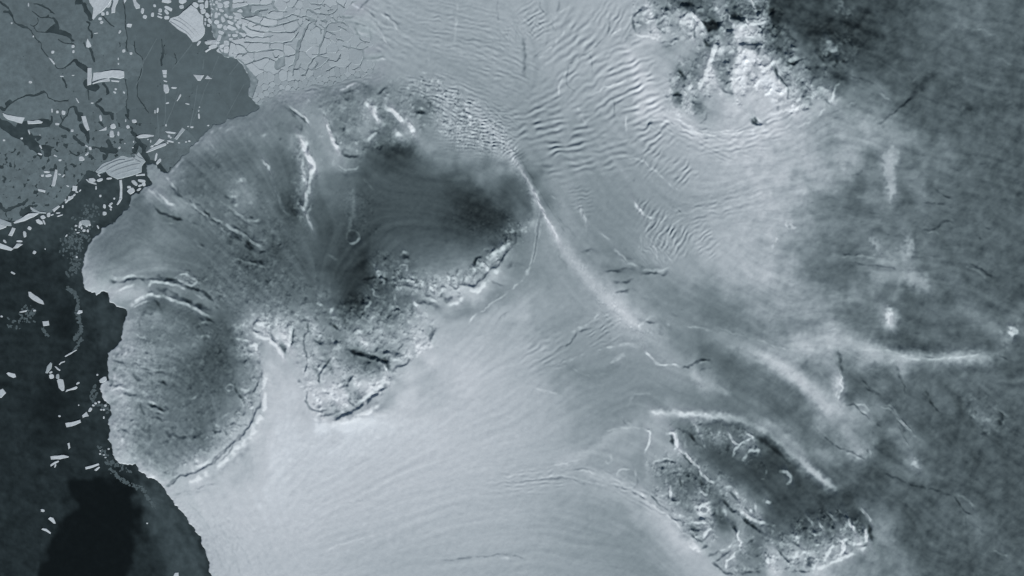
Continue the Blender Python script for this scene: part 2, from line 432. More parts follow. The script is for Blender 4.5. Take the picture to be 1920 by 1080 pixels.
 (1180, 0, _n("""
10.5 9.5 7.5 7 6 4 5 6 8 5 6 8 7 2.5 2.2 2
9.5 9.8 9.5 9 9 10.5 6.5 4.5 7 4 4.5 7 7 2.5 2.3 2.2
9 9.5 11 9 9.5 10.5 10 2.8 6 6.5 12.5 10.5 8 3 3.5 3
11.5 12 12 10.5 10.5 10 10 6 8.5 7.5 12.5 11 8 3.5 3.5 4
11.5 11 10.5 9 9.5 10.5 9 7 10 9.5 9 8 7 4.5 5 4.5
12 11 10.5 10 10 9 7.5 9 8.5 8 13 13.5 11 9 6 7
12.5 11.5 10.5 10.5 8 7.5 8 11 8.5 8.5 13.5 12 11.5 10.5 10 8
12 12.5 11 11 9 7 8 12.5 9 9 13.5 11.5 13 13.3 8.5 8.5
12 12.5 11.5 11 8.5 10 10 10.5 11 10 13 12 12 13 12.5 9.5
12 12.5 12.5 10.5 8 9.5 8 10 10.5 12 12 12 12.5 13 11 12
12 12.5 12.5 12 12 11 9 10 10.5 12 12 11.5 12.5 12.5 11 12
11 11.5 12 12.5 12.5 11.5 10 10 11 11.5 12.5 11.5 12 12.5 12 11.5""")),
 (1200, 770, _n("""
9 10 9.8 9 8.5 8.5 9 8 7 8 7.5 7.5 6 5 5 5.5
10 10 9 6.5 6 7.5 5.5 5.5 5.5 5.5 6 9 8.5 7 5.5 5
9.5 10 9 8 4.5 6 6 7.5 6 6 7.5 3.5 5.5 9 7 5.5
9.5 9.5 9.8 10 7 5 4.5 4 4 7 5 4.5 3 5.5 8.5 7
9.5 9.5 9.3 9 7.5 6 4.2 3.6 3.5 4.2 3 2.6 2.6 3.5 6.5 9
9.5 7.5 7 6.5 6 7 6.5 4.3 4 3.5 2.6 2.5 2.6 2.8 3 7
9.3 8 6.5 6 5 4.5 6 7.5 5 3.8 3.2 3 2.8 4 2.6 3
9.5 9 8.5 6 5.5 6.5 5 7.5 8 7.5 4.5 3.4 3 2.6 2.5 2.6
11 10 9.5 7 6.5 8 7 5 7.5 8.5 7 5 3.2 2.6 2.6 2.6
11 11.5 10.5 9.5 8.5 9 9.5 5 7.5 9 8.5 8 5 4 3.2 3
9.8 11 12 10.5 9 9 9.5 4 5 8 5 7.5 6.5 5 4 4
9 9.8 11.5 12.3 8 9 9.5 7.5 7.5 8.5 6.5 5.5 6 5 6 6.5
8.6 9.3 10.5 12 12.5 11 9.5 9 9.5 9 6 5.5 8 9 9 8
8.5 8.8 9.5 10.5 11.5 11 10 9 10 7.5 6.5 6 7.5 10.5 10.5 11
8.2 8.3 9 9.8 10.5 11 11 9.5 9 7.5 7.5 7 9.5 11 10.5 10.5
8.2 8 8.5 9.3 10 10.5 11 11 9 8 7.5 8 10 12 11.5 11.5""")),
 (1420, 900, _n("""
2.8 3.2 3.5 3 3 3 7 6 3 3 3 3.5 4 5 3.5 3.5
5.5 3 2.8 2.8 3 2.8 3 3 3 3.2 3.5 4 4 4 3.6 3.5
5.5 3.2 3 2.8 3.2 2.8 2.7 2.8 3 4.5 4.5 5 4.2 3.6 3.5 3.4
4.5 3.5 3.5 3.2 3.3 3.2 3 3.5 3.5 3 5.5 6.5 6 4.2 3.6 3.5
5.5 4.5 4.5 4 4 6 4 6 6.5 4.5 6.5 8 7 4 3.6 3.5
6.5 6.5 6 7.5 5 5.5 7 8.5 9 10 7 8.5 7 3.8 3.5 3.4
8 10 8 9.5 9.5 9 10.5 11 10 9.5 7.5 7 6.5 5.5 4 3.6
8.5 10.5 9.5 10.5 9 10.5 10.5 11 9 7.5 7 7 7 7 5.5 4
9 11.5 10 9 10 12 11 9.5 8.5 8.5 7 6.5 6.5 6.5 6 4.5""")),
 (520, 550, _n("""
5.5 5.5 5 5 4.5 3 2.2 1.8 2.5 4 4.5 5 5.5 8 8 10.5
6.5 7 7 6.5 6 5 3 2.8 4.5 5 6 6 8 9.5 9.5 9
9.5 8.5 9 8 6.5 6 5 5.5 7.5 7 6.5 7 9 10.5 10.5 10.5
12 9 8.5 9 8 7 7 8 8.5 9 8 9 10 11 9.5 11
12 9.5 9.5 9 7 6 8 9.5 9.5 9 9 9.5 10.5 12.5 11.5 11.5
10 11 10 9.5 8 8 6.5 5.5 7.5 7.5 8 9 11 12.5 12 11.5
11 11 10.5 9.5 8.5 9 7 5.5 5 5 7.5 10 11 11 12.5 12
11 11.5 11 10.5 10 10 10 9 7.5 8.5 10.5 11 12 11.5 11 11.5
12 12.3 11.5 11 11 11 9 11.5 12.5 13 11.5 10.5 12 11 11 11.5
12.5 12.8 12 12.5 12.5 12.8 11.5 9 11 11.5 10 12 12.5 11.5 11.5 11.5
12.5 12.5 12 12.3 10.5 10.5 11 10.5 9.5 9 10.5 12.5 12.5 12 11.8 11.5
12.5 12.3 11.5 12 11 10 9 11 12 13 13 12.5 12 12 12 11.8""")),
 (540, 150, _n("""
8.8 8.5 8.3 7.5 7.5 7.5 7.3 6.5 8 7.5 8 8.5 9 9 9.5 9.8
8.3 8.3 8 7 7 6.5 7.2 7 7.3 7.5 8 8 8 8.8 10 10
8 8.5 8 7.8 7.2 7.3 7.5 9.5 8.5 8.5 8 8 6 7 9.5 9.8
7 8.3 8.8 8.5 7 6.8 7.5 8.7 8.7 7 9 9 7 8 9.5 9.5
7 7.5 8.5 9.5 7 7.2 8.5 9 7 6.5 8 10 8 8.5 9.5 9.3
7.5 9.5 8.3 9.3 8.5 7 7.5 7.5 5.5 6 8 8 8.5 8 9 9
6.5 9.5 8.3 9 9.8 8 7.5 5 4 3 2.8 3.5 7.5 8.5 7.5 8
5.5 8.5 9.3 8.5 9.5 8 6 4 3.2 2.6 2.6 3 4.5 6 7 7.3
5.5 8 9.3 8.3 8 7.5 5.5 3.5 3 2.6 3 3.3 4 4.5 5.5 5.8""")),
]
def lay_patch(x0, y0, a):
    global T
    h, w = a.shape
    s = window([(x0, y0 - (40 if y0 < 5 else 0)), (x0 + 20 * w, y0 + 20 * h + (40 if y0 + 20 * h > 1075 else 0))], 0)
    gx_ = PX[s] + JX[s] * 0.6; gy_ = PY[s] + JY[s] * 0.6
    fx_ = (gx_ - x0) / 20.0 - 0.5; fy_ = (gy_ - y0) / 20.0 - 0.5
    v = sample_net(a, fx_ * 60 + 30, fy_ * 45 + 22.5)
    m = sstep(0, 18, PX[s] - x0 if x0 > 5 else PX[s] + 60) * sstep(0, 18, x0 + 20 * w - PX[s])
    m = m * (sstep(0, 18, PY[s] - y0) if y0 > 5 else 1.0) * (sstep(0, 18, y0 + 20 * h - PY[s]) if y0 + 20 * h < 1075 else 1.0)
    T[s] = T[s] * (1 - m) + v * m
FINE = [(1188, -40, 1492, 232), (1212, 784, 1722, 1120), (530, 560, 832, 786), (552, 158, 850, 322)]
FINE_T = FINE + [(x0 + 8, y0 + 8, x0 + 20 * a.shape[1] - 8, y0 + 20 * a.shape[0] - 8) for x0, y0, a in PATCH]
def in_fine(pts, boxes=FINE):
    return any(all(a <= x <= c and b <= y <= d for x, y in pts) for a, b, c, d in boxes)

# ------------------------------------------------------------------ streaks, bands and drifts of other snow, with sunlit slopes drawn into the tone
def tone_line(pts, w, dv, soft=1.0, jit=0.6):
    global T
    p = smooth_line(pts)
    s = window(p, w * 3 + 14)
    d = dist_poly(p, PX[s] + JX[s] * jit, PY[s] + JY[s] * jit)
    T[s] += dv * np.exp(-(d / w) ** (2 * soft))

def tone_blob(x, y, rx, ry, ang, dv, hard=1.0, jit=1.5):
    global T
    s = window([(x, y)], max(rx, ry) * 2.6 + 10)
    ca, sa = math.cos(math.radians(ang)), math.sin(math.radians(ang))
    u = PX[s] + JX[s] * jit - x; v = PY[s] + JY[s] * jit - y
    q = np.hypot((u * ca + v * sa) / rx, (-u * sa + v * ca) / ry)
    T[s] += dv * np.exp(-q ** (2 * hard))

def tone_area(poly, dv, soft, jit=1.0):
    global T
    T += dv * soft_mask(poly, soft, jit)

TL = [  # (points, half width, change)
 ([(1227,775),(1285,777),(1335,780),(1385,788),(1430,806),(1455,824),(1480,847),(1510,872),(1540,897),(1566,916)], 7, 4.2),
 ([(1420,640),(1455,672),(1490,702),(1520,735),(1560,765),(1600,780)], 10, 3.2),
 ([(1440,648),(1500,640),(1560,634),(1620,648),(1680,664),(1740,671),(1800,671),(1865,666)], 9, 3.4),
 ([(1500,620),(1560,610),(1620,640),(1650,655)], 14, 1.4),
 ([(1694,680),(1698,712)], 6, 2.2),
 ([(880,200),(940,262),(985,330),(1010,385),(1045,450),(1090,505),(1140,560),(1185,600)], 12, 0.9),
 ([(958,290),(985,330),(1006,375),(1030,425),(1046,452)], 5, 1.0),
 ([(1090,500),(1140,555),(1180,600),(1225,640),(1260,680)], 20, 0.9),
 ([(1178,90),(1190,130),(1215,165),(1240,200),(1270,235),(1310,255)], 9, 1.3),
 ([(1290,250),(1330,268),(1380,265),(1440,245),(1500,220),(1540,195)], 12, 0.8),
 ([(1300,395),(1350,390),(1400,375),(1440,350)], 6, 0.6),
 ([(1100,985-100),(1160,905),(1220,940),(1270,985),(1310,1020),(1360,1050)], 9, 1.3),
 ([(1050,870),(1110,845),(1150,815),(1190,795)], 9, 1.2),
 ([(500,680),(525,700),(545,730),(560,770)], 10, 0.8),
 ([(330,908),(380,890),(430,850),(470,805),(495,740)], 10, 1.3),
 ([(600,800),(650,800),(700,775),(735,745)], 12, 1.6),
 ([(820,690),(800,700),(770,705)], 14, -1.6),
 ([(590,300),(605,270),(590,225),(560,205)], 12, 1.0),
 ([(560,200),(600,240),(625,280)], 7, 0.8),
 ([(1000,350),(1004,385),(1000,420)], 7, 1.5),
 ([(930,288),(965,310),(990,350)], 8, 1.2),
 ([(660,355),(663,390),(655,430)], 4, 1.3),
 ([(690,480),(670,520),(655,560),(690,540)], 16, -0.8),
 ([(850,360),(920,395),(950,420),(880,400)], 18, -0.6),
 ([(905,340),(920,350)], 14, 1.3),
 ([(510,300),(540,360),(550,395)], 10, -0.6),
 ([(320,320),(370,380),(430,430),(480,470)], 5, 0.9),
 ([(340,400),(400,440),(440,470)], 6, -0.8),
 ([(205,535),(245,520),(290,517),(330,520)], 6, 2.3),
 ([(160,545),(153,510),(165,460),(190,432)], 7, 1.5),
 ([(190,430),(225,400),(250,370),(300,320)], 5, 1.2),
 ([(335,555),(375,568),(400,590)], 10, -1.6),
 ([(250,575),(290,556),(330,570),(390,595)], 5, 1.6),
 ([(205,665),(202,700),(190,730),(203,770),(205,830),(225,868),(265,885),(310,905)], 12, 1.6),
 ([(236,590),(230,640),(240,660)], 9, 1.3),
 ([(270,620),(275,660),(280,700)], 6, 0.5),
 ([(380,635),(350,655),(330,665)], 10, 0.8),
 ([(470,610),(490,660),(492,720),(478,770),(440,820),(390,860),(340,888)], 13, 2.2),
 ([(550,640),(560,700),(580,760),(620,775)], 14, 1.0),
 ([(620,770),(660,770),(700,745),(740,700),(780,655)], 12, 1.2),
 ([(540,600),(545,625),(535,650)], 7, 1.8),
 ([(700,560),(760,555),(830,560),(880,545),(920,515),(955,475)], 14, 1.6),
 ([(1390,100),(1385,130),(1380,160)], 13, 2.2),
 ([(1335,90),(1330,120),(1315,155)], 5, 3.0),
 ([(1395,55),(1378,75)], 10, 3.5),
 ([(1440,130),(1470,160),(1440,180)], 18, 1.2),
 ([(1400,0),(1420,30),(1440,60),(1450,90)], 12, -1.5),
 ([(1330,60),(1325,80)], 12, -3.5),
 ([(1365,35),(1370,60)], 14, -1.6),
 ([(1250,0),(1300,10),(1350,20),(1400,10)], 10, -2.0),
 ([(1270,130),(1290,160),(1265,190),(1300,200)], 14, -1.5),
 ([(1190,45),(1200,20),(1230,25)], 10, -0.8),
 ([(1495,130),(1550,135),(1590,150)], 10, -2.0),
 ([(1600,150),(1650,170),(1665,190)], 12, 0.8),
 ([(1540,175),(1560,190)], 10, 1.5),
 ([(1280,830),(1310,850),(1340,885),(1370,905)], 10, -1.2),
 ([(1250,850),(1290,875),(1330,905)], 12, -1.4),
 ([(1330,970),(1345,950),(1340,935)], 9, -2.2),
 ([(1260,930),(1290,960),(1310,985),(1340,1000)], 12, 2.0),
 ([(1470,1035),(1500,1030),(1540,1020),(1590,1010)], 16, 1.2),
 ([(1440,1060),(1500,1072),(1560,1055),(1620,1020)], 8, 1.6),
 ([(1350,1040),(1385,1020),(1385,995)], 8, 1.2),
 ([(1640,960),(1655,985),(1650,1010)], 16, 2.2),
 ([(1660,1030),(1690,1050),(1700,1075)], 22, 1.4),
 ([(1790,930),(1820,955),(1835,1000)], 14, 1.0),
 ([(1700,190),(1730,155),(1750,140)], 7, -1.2),
 ([(1660,220),(1690,195)], 7, -1.0),
 ([(1800,45),(1840,55),(1870,75)], 6, 0.8),
 ([(1000,640),(1040,615),(1090,590)], 8, -0.5),
 ([(1070,690),(1110,705),(1150,690)], 10, -0.7),
 ([(1230,600),(1260,620),(1270,630)], 8, -0.8),
 ([(1300,700),(1330,725)], 9, 2.2),
 ([(1320,712),(1350,722),(1360,735)], 8, 2.0),
 ([(1130,500),(1180,510),(1230,505)], 8, -0.9),
 ([(1090,480),(1130,470),(1180,480)], 10, -0.6),
 ([(480,30),(487,22)], 6, -1.5),
 ([(600,165),(660,170),(700,165),(760,178)], 8, -1.2),
 ([(770,208),(790,205),(805,200)], 8, -2.4),
 ([(560,385),(545,380),(555,398)], 12, -2.0),
 ([(690,270),(720,285),(760,275)], 14, -1.2),
 ([(600,220),(640,240),(650,265)], 10, -0.8),
]
for p, w, dv in TL:
    if not in_fine(p, FINE_T): tone_line(p, w, dv)

TB = [  # drifts and plumes: x, y, rx, ry, angle, change, hardness
 (1664,590,9,22,5,4.2,1.6), (1650,590,18,18,0,1.2,1), (1896,622,13,11,0,4.0,1.6), (1885,640,14,14,30,1.8,1.2),
 (1574,720,8,36,-5,3.0,1.5), (1545,700,25,30,0,1.2,1.0), (1668,290,10,22,-3,2.6,1.4), (1666,345,8,34,2,2.4,1.4),
 (1640,280,30,20,0,0.8,1), (1610,300,10,24,10,1.6,1.4), (1738,350,16,8,0,2.0,1.3), (1743,372,12,7,0,1.8,1.3), (1725,298,10,6,30,1.0,1),
 (1640,460,7,16,-15,2.2,1.4), (1703,460,10,20,-10,3.0,1.5), (1680,475,24,12,25,1.8,1.2), (1715,525,26,14,10,2.2,1.2),
 (1716,870,11,16,10,4.4,1.7), (1705,865,22,22,0,0.9,1), (1620,800,20,22,20,2.2,1.2), (1628,835,10,22,0,2.4,1.5), (1590,790,45,26,25,1.6,1.2),
 (1560,855,38,16,20,1.4,1.2), (1690,820,22,22,20,1.6,1.2), (1694,917,8,6,0,2.0,1.3), (1690,895,22,10,25,0.8,1),
 (1484,422,5,6,0,2.2,1.5), (1452,455,5,7,0,1.8,1.5), (1532,385,4,8,15,1.8,1.5), (1508,380,14,14,0,1.2,1.2),
 (1630,245,40,20,20,1.2,1.2), (1715,250,16,16,0,1.2,1.4), (1555,92,14,9,0,4.0,1.4), (1555,105,12,5,-20,-1.5,1), (1475,100,22,14,-20,1.6,1),
 (1575,12,12,7,0,2.2,1.2), (1590,24,10,6,20,1.6,1.2), (1820,30,30,20,0,0.6,1), (1580,45,45,25,0,-0.8,1), (1545,60,30,14,0,-0.6,1),
 (1830,775,26,22,40,1.2,1), (1855,790,18,12,40,1.2,1), (1835,590,40,24,20,0.9,1), (1750,560,30,14,0,0.4,1),
 (1418,226,9,6,10,-4.0,1.6), (660,447,14,14,0,-0.5,1), (880,385,38,26,20,-0.5,1),
 (440,375,26,22,0,1.2,1), (455,345,12,9,0,1.6,1.2), (370,690,30,34,0,-0.8,1), (395,745,24,30,0,-0.4,1),
 (660,560,34,24,20,-0.8,1), (700,690,36,12,15,-2.0,1.2), (720,690,16,8,10,-1.2,1), (1420,880,60,26,30,-1.0,1.1), (1370,830,30,16,20,-0.6,1),
 (1305,1005,40,22,35,0.5,1), (1200,880,24,20,0,-0.3,1),
 (1880,200,30,16,0,-0.7,1), (1810,200,14,14,0,-1.0,1.2), (1820,420,40,12,15,-0.4,1),
]
for b in TB:
    if not in_fine([b[:2]], FINE_T): tone_blob(*b)
for pt in PATCH: lay_patch(*pt)
tone_blob(1418, 227, 9, 5, 10, -5.0, 1.6)
for p, w, dv in [([(1275,778),(1305,778),(1335,780),(1385,788),(1430,806),(1455,824),(1480,847),(1510,872),(1540,897),(1564,915)], 5.5, 2.2),
                 ([(1300,800),(1345,792),(1390,803),(1428,824),(1455,846),(1480,868)], 4.5, -1.3),
                 ([(1425,662),(1460,683),(1490,706),(1520,735),(1550,760),(1575,775)], 8, 0.8), ([(1405,668),(1440,692),(1470,715),(1500,745)], 8, -0.9),
                 ([(1625,655),(1680,665),(1740,673),(1800,671),(1862,664)], 6, 0.9), ([(1640,640),(1690,652),(1750,658),(1820,652)], 6, -0.9),
                 ([(1590,640),(1640,655)], 9, 0.7), ([(958,290),(985,330),(1006,375),(1030,425),(1046,452)], 3.0, 0.3),
                 ([(1046,450),(1075,490),(1110,530),(1150,570),(1190,605)], 14, 0.7)]: tone_line(p, w, dv)
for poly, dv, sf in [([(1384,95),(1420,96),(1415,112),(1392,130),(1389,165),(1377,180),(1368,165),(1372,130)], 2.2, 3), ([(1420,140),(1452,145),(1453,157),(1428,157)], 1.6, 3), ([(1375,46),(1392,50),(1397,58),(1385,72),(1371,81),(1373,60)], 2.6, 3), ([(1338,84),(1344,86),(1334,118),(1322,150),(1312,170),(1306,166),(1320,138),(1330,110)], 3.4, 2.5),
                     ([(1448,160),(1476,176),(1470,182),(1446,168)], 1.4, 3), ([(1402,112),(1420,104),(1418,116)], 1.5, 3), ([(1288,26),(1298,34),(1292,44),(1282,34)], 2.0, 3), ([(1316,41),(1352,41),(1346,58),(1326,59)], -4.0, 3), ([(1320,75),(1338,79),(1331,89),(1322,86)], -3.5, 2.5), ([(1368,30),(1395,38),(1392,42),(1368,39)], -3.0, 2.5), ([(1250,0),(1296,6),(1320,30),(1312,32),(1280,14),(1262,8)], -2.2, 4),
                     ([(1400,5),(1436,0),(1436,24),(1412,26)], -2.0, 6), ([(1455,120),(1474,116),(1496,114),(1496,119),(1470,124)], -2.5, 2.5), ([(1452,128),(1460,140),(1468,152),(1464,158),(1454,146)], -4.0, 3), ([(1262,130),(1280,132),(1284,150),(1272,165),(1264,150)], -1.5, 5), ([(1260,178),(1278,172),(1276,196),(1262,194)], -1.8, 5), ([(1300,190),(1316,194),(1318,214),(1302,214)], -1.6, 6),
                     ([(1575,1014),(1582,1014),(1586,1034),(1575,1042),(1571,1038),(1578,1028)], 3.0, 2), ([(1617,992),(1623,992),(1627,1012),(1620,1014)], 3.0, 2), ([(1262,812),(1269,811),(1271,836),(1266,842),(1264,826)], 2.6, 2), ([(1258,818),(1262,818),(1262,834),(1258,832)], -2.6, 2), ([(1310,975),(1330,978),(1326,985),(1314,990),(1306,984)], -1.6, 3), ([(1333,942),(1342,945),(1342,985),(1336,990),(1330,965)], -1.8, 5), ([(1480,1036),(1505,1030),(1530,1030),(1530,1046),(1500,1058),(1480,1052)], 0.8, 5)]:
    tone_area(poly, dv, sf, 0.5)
tone_blob(1663, 590, 6, 17, 4, 2.2, 2.0); tone_blob(1896, 621, 9, 7, 0, 2.6, 2.0); tone_blob(1716, 871, 8, 11, 8, 2.0, 2.0); tone_blob(1574, 722, 5, 28, -4, 1.4, 2.0)
tone_area([(1612,300),(1616,318),(1600,325),(1580,345),(1560,350),(1530,350),(1520,372),(1508,395),(1480,400),(1500,372),(1510,340),(1560,330),(1590,312)], -0.8, 6)
tone_area([(1666,272),(1684,278),(1682,300),(1678,330),(1677,372),(1668,382),(1660,340),(1656,300)], 1.0, 4)

# ------------------------------------------------------------------ flow of the ice: streaklines
FL = [(560,60,0),(700,30,30),(870,60,14),(940,200,48),(1000,100,80),(1050,150,-40),(1150,60,-45),(1200,200,52),(1350,235,20),(1410,230,-25),
 (1500,215,-30),(1600,190,28),(1700,100,20),(1800,150,20),(1860,60,12),(1000,400,62),(1100,300,60),(1200,350,38),(1300,290,16),(1400,290,-10),
 (1350,380,-15),(1100,500,55),(1250,480,60),(1380,500,40),(1440,540,22),(1500,350,-12),(1600,400,5),(1750,300,15),(1800,450,10),(1880,500,30),
 (1550,500,8),(900,600,-42),(750,780,-36),(600,850,-36),(520,700,85),(700,950,-20),(900,1000,-10),(450,1000,64),(1000,600,-40),(1150,700,-25),
 (1250,700,30),(1300,580,20),(1400,640,30),(1050,780,-36),(1500,600,-10),(1700,650,5),(1850,660,-6),(1550,720,45),(1800,720,45),(1700,780,50),
 (1600,560,8),(1000,890,-8),(1150,900,26),(1250,970,42),(1100,1000,10),(1350,1060,30),(1000,970,4),(1500,870,40),(1700,880,25),(1850,950,35),
 (1600,1000,65),(1660,1040,75),(1800,1050,22),(1760,850,45),(300,400,40),(380,350,42),(200,480,-30),(450,450,42),(500,350,62),(600,320,72),(800,380,8),
 (900,420,15),(700,500,-50),(250,650,5),(230,750,0),(300,850,40),(400,650,60),(450,750,70),(600,640,60),(700,720,-30),(850,530,-20),(1300,900,50),(1450,950,45),
 (1400,850,35),(1300,60,30),(680,230,25),(330,560,20),(270,550,-15)]
FA = np.array(FL, float)
Lh = 2
lx, ly = PX[::Lh, ::Lh], PY[::Lh, ::Lh]
cw = np.zeros(lx.shape); sw = np.zeros(lx.shape)
for x, y, a in FA:
    w = 1.0 / (((lx - x) ** 2 + (ly - y) ** 2) / 900.0 + 1.0) ** 2
    cw += w * math.cos(2 * math.radians(a)); sw += w * math.sin(2 * math.radians(a))
ang = 0.5 * np.arctan2(sw, cw) + band(160, 0.6, 31)[::Lh, ::Lh] * 0.10
vx, vy = np.cos(ang), np.sin(ang)

def lic(seed, wl, steps, stepsize=1.0):
    n = band(wl, 0.5, seed)[::Lh, ::Lh]
    h, w = n.shape
    acc = n.copy(); tot = 1.0
    for sgn in (1, -1):
        fx = np.tile(np.arange(w, dtype=np.float32), (h, 1)); fy = np.tile(np.arange(h, dtype=np.float32)[:, None], (1, w))
        ox = np.full((h, w), float(sgn)); oy = np.zeros((h, w))
        first = True
        for k in range(steps):
            ix = np.clip(fx.astype(int), 0, w - 1); iy = np.clip(fy.astype(int), 0, h - 1)
            dx = vx[iy, ix]; dy = vy[iy, ix]
            if first:
                dx = dx * sgn; dy = dy * sgn; first = False
            else:
                f = np.sign(dx * ox + dy * oy); f[f == 0] = 1
                dx = dx * f; dy = dy * f
            ox, oy = dx, dy
            fx = fx + dx * stepsize; fy = fy + dy * stepsize
            ix = np.clip(fx.astype(int), 0, w - 1); iy = np.clip(fy.astype(int), 0, h - 1)
            wgt = 1 - (k + 1) / (steps + 1.0)
            acc += n[iy, ix] * wgt
            tot += wgt
    acc /= acc.std()
    full = np.repeat(np.repeat(acc, Lh, 0), Lh, 1)
    full = np.pad(full, ((0, max(0, NY - full.shape[0])), (0, max(0, NX - full.shape[1]))), mode='edge')[:NY, :NX]
    return blur(full, 1.2)

LIC1 = lic(41, 7.0, 14)
LIC2 = lic(42, 20.0, 22, 1.5)
LIC3 = lic(43, 45.0, 30, 2.0)

# ------------------------------------------------------------------ outlines
COAST = [(-60,-60),(392,-60),(392,0),(398,60),(410,96),(420,108),(443,110),(455,120),(464,140),(469,155),(464,178),(476,190),(484,204),
 (470,212),(440,220),(405,232),(380,250),(352,285),(340,292),(330,305),(315,322),(300,320),(292,308),(272,306),(274,318),(283,342),(266,352),
 (262,362),(250,366),(246,372),(240,388),(225,404),(208,420),(188,432),(176,446),(168,456),(158,484),(152,508),(155,528),(162,543),(174,553),(188,550),(200,545),
 (204,556),(207,567),(222,574),(236,581),(240,585),(233,604),(229,622),(229,636),(221,648),(204,660),(201,676),(203,692),(202,712),(189,720),(187,730),(192,744),
 (204,760),(207,776),(201,796),(206,812),(203,826),(210,838),(214,858),(224,870),(248,872),(256,869),(261,882),(272,892),(288,899),(306,911),(314,926),(330,948),
 (348,968),(362,988),(374,1004),(383,1030),(390,1056),(398,1084),(408,1140),(408,4000),(6000,4000),(6000,-4000),(-60,-4000)]
COAST = COAST[1:]
COAST[0] = (392, -4000)
COAST[-1] = (6000, -4000)
dC = dist_poly(COAST[:-3], PX + JX * 0.55, PY + JY * 0.55)
land_in = inside(COAST, PX + JX * 0.55, PY + JY * 0.55)
SD = np.where(land_in, dC, -dC)

RIFT = [(392,-40),(398,60),(410,96),(420,108),(443,110),(455,120),(464,140),(469,155),(466,180),(486,196),(506,186),(530,170),(556,172),(590,160),(622,163),(650,150),(676,148),
        (700,136),(706,118),(684,112),(676,96),(700,84),(694,70),(664,62),(652,44),(640,28),(654,12),(672,0),(684,-40)]
rift_in = inside(RIFT, PX, PY)
dR = dist_poly(RIFT, PX, PY, True)
SDR = np.where(rift_in, -dR, dR)

# ------------------------------------------------------------------ relief and painted shade: crests, troughs, ripples, crevasses
D = np.zeros((NY, NX))
TD = np.zeros((NY, NX))                  # light and shade of crests, troughs and rough ice, painted as tone
CREST = 0.22
land = (SD > 0).astype(float)
rough_right = sstep(1250, 1500, PX + (540 - PY) * 0.2)
VARY = band(30, 0.8, 5)
def crest(pts, w, c, jit=0.35, taper=True):
    """c > 0 a crest, c < 0 a trough; |c| is how strongly its flanks lean and its painted tone shifts"""
    p = smooth_line(pts)
    s = window(p, w * 3.5 + 6)
    x = PX[s] + JX[s] * jit; y = PY[s] + JY[s] * jit
    d = dist_poly(p, x, y)
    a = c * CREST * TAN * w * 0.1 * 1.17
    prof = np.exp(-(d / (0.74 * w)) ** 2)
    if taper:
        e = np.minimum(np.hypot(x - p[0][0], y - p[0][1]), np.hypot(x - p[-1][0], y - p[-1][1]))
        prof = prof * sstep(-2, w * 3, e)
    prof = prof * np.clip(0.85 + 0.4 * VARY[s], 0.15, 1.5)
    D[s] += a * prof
    TD[s] += c * (6.2 if c > 0 else 5.6) * prof

